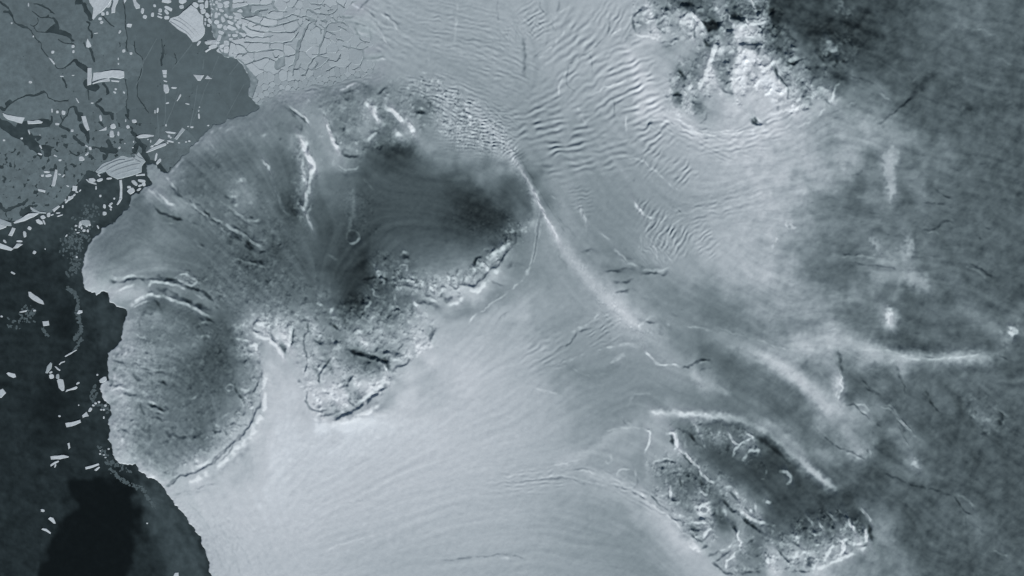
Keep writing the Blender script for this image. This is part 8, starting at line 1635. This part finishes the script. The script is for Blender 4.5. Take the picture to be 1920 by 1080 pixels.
# ------------------------------------------------------------------ labels for the many
named = [b for b in bergs if b[1]]
def short(l):
    return l
MARK = [('long pointed iceberg in the lead', 25, 222), ('big broken tabular iceberg', 202, 142), ('white teardrop iceberg', 166, 81), ('diagonal white sliver', 97, 114), ('leaning iceberg in the lead', 160, 231),
        ('top edge slab', 190, 10), ('club-shaped berg', 256, 5), ('rhombus-shaped iceberg', 352, 42), ('dart-shaped berg', 372, 145), ('fast ice column of bergs', 311, 160), ('crescent berg', 272, 255), ('tilted grey rectangular berg', 337, 250),
        ('large furrowed iceberg', 232, 312), ('tall thin splinter', 226, 352), ('straight white bar iceberg', 102, 333), ('brick-shaped berg', 78, 357), ('round floe', 85, 375), ('cigar-shaped iceberg', 48, 408), ('slab at the left border', 10, 420),
        ('coastal rubble by the ice cap', 160, 420), ('slanting bar on black water', 67, 558), ('ragged ice strand', 147, 590), ('leaf-shaped grey berg', 92, 690), ('oval pale berg', 21, 703), ('scalloped dome cliffs', 195, 755), ('long level bar', 112, 857), ('black polynya', 150, 980), ('forked ice tongue', 275, 345), ('thin splinter by the dome coast', 265, 278)]
def rel(dx, dy, d):
    if d < 9: return 'touching'
    if abs(dx) > 1.6 * abs(dy): return 'right of' if dx > 0 else 'left of'
    if abs(dy) > 1.6 * abs(dx): return 'below' if dy > 0 else 'above'
    return ('lower ' if dy > 0 else 'upper ') + ('right of' if dx > 0 else 'left of')
def describe(cx, cy, shape, size, noun, seen):
    ms = sorted(MARK, key=lambda m: math.hypot(m[1] - cx, m[2] - cy))
    for m in ms[:3]:
        dx, dy = cx - m[1], cy - m[2]; d = math.hypot(dx, dy)
        far = '' if d < 9 else ('close ' if d < 26 else ('' if d < 55 else 'well '))
        lab_ = f'{size} {shape} {noun} {far}{rel(dx, dy, d)} the {m[0]}'
        if lab_ not in seen:
            seen.add(lab_); return lab_
    for extra in ('second', 'third', 'fourth', 'fifth', 'sixth', 'seventh', 'eighth', 'ninth', 'tenth'):
        m = ms[0]; dx, dy = cx - m[1], cy - m[2]; d = math.hypot(dx, dy)
        lab_ = f'{extra} {size} {shape} {noun} {rel(dx, dy, d)} the {m[0]}'
        if lab_ not in seen:
            seen.add(lab_); return lab_
    return lab_
seen = set(b[1] for b in named)
for b in sorted([b for b in bergs if not b[1]], key=lambda b: b[6]):
    r_ = max(b[4], b[5]) / max(min(b[4], b[5]), .1)
    shp = 'sliver-like' if r_ > 2.4 else ('oblong' if r_ > 1.4 else 'stubby')
    sz = 'tiny' if b[6] < 4.6 else ('small' if b[6] < 8 else 'medium')
    b[1] = describe(b[2], b[3], 'white ' + shp, sz, 'ice chunk', seen)
for b in bergs:
    tag(b[0], b[1], 'iceberg', 'icebergs scattered on the sea and the sea ice')
for o, X_, Y_, l, w in sorted(mosaic, key=lambda q: math.hypot(q[1] - 385, q[2] - 40)):
    r_ = max(l, w) / min(l, w)
    shp = 'long' if r_ > 2 else ('oblong' if r_ > 1.35 else 'squarish')
    sz = 'tiny' if max(l, w) < 6 else ('small' if max(l, w) < 10 else 'larger')
    tag(o, describe(X_, Y_, 'pale ' + shp, sz, 'shelf-front block', seen), 'ice block', 'loose blocks jammed along the shelf front')
for o, X_, Y_, ar, fast in sorted(floes, key=lambda q: q[3]):
    sz = 'huge' if ar > 5000 else ('large' if ar > 1800 else ('medium' if ar > 600 else ('small' if ar > 200 else 'tiny')))
    tag(o, describe(X_, Y_, 'flat grey' if not fast else 'dark smooth', sz, 'floe' if not fast else 'plate of fast ice', seen), 'ice floe', 'grey sea ice floes in the upper left')
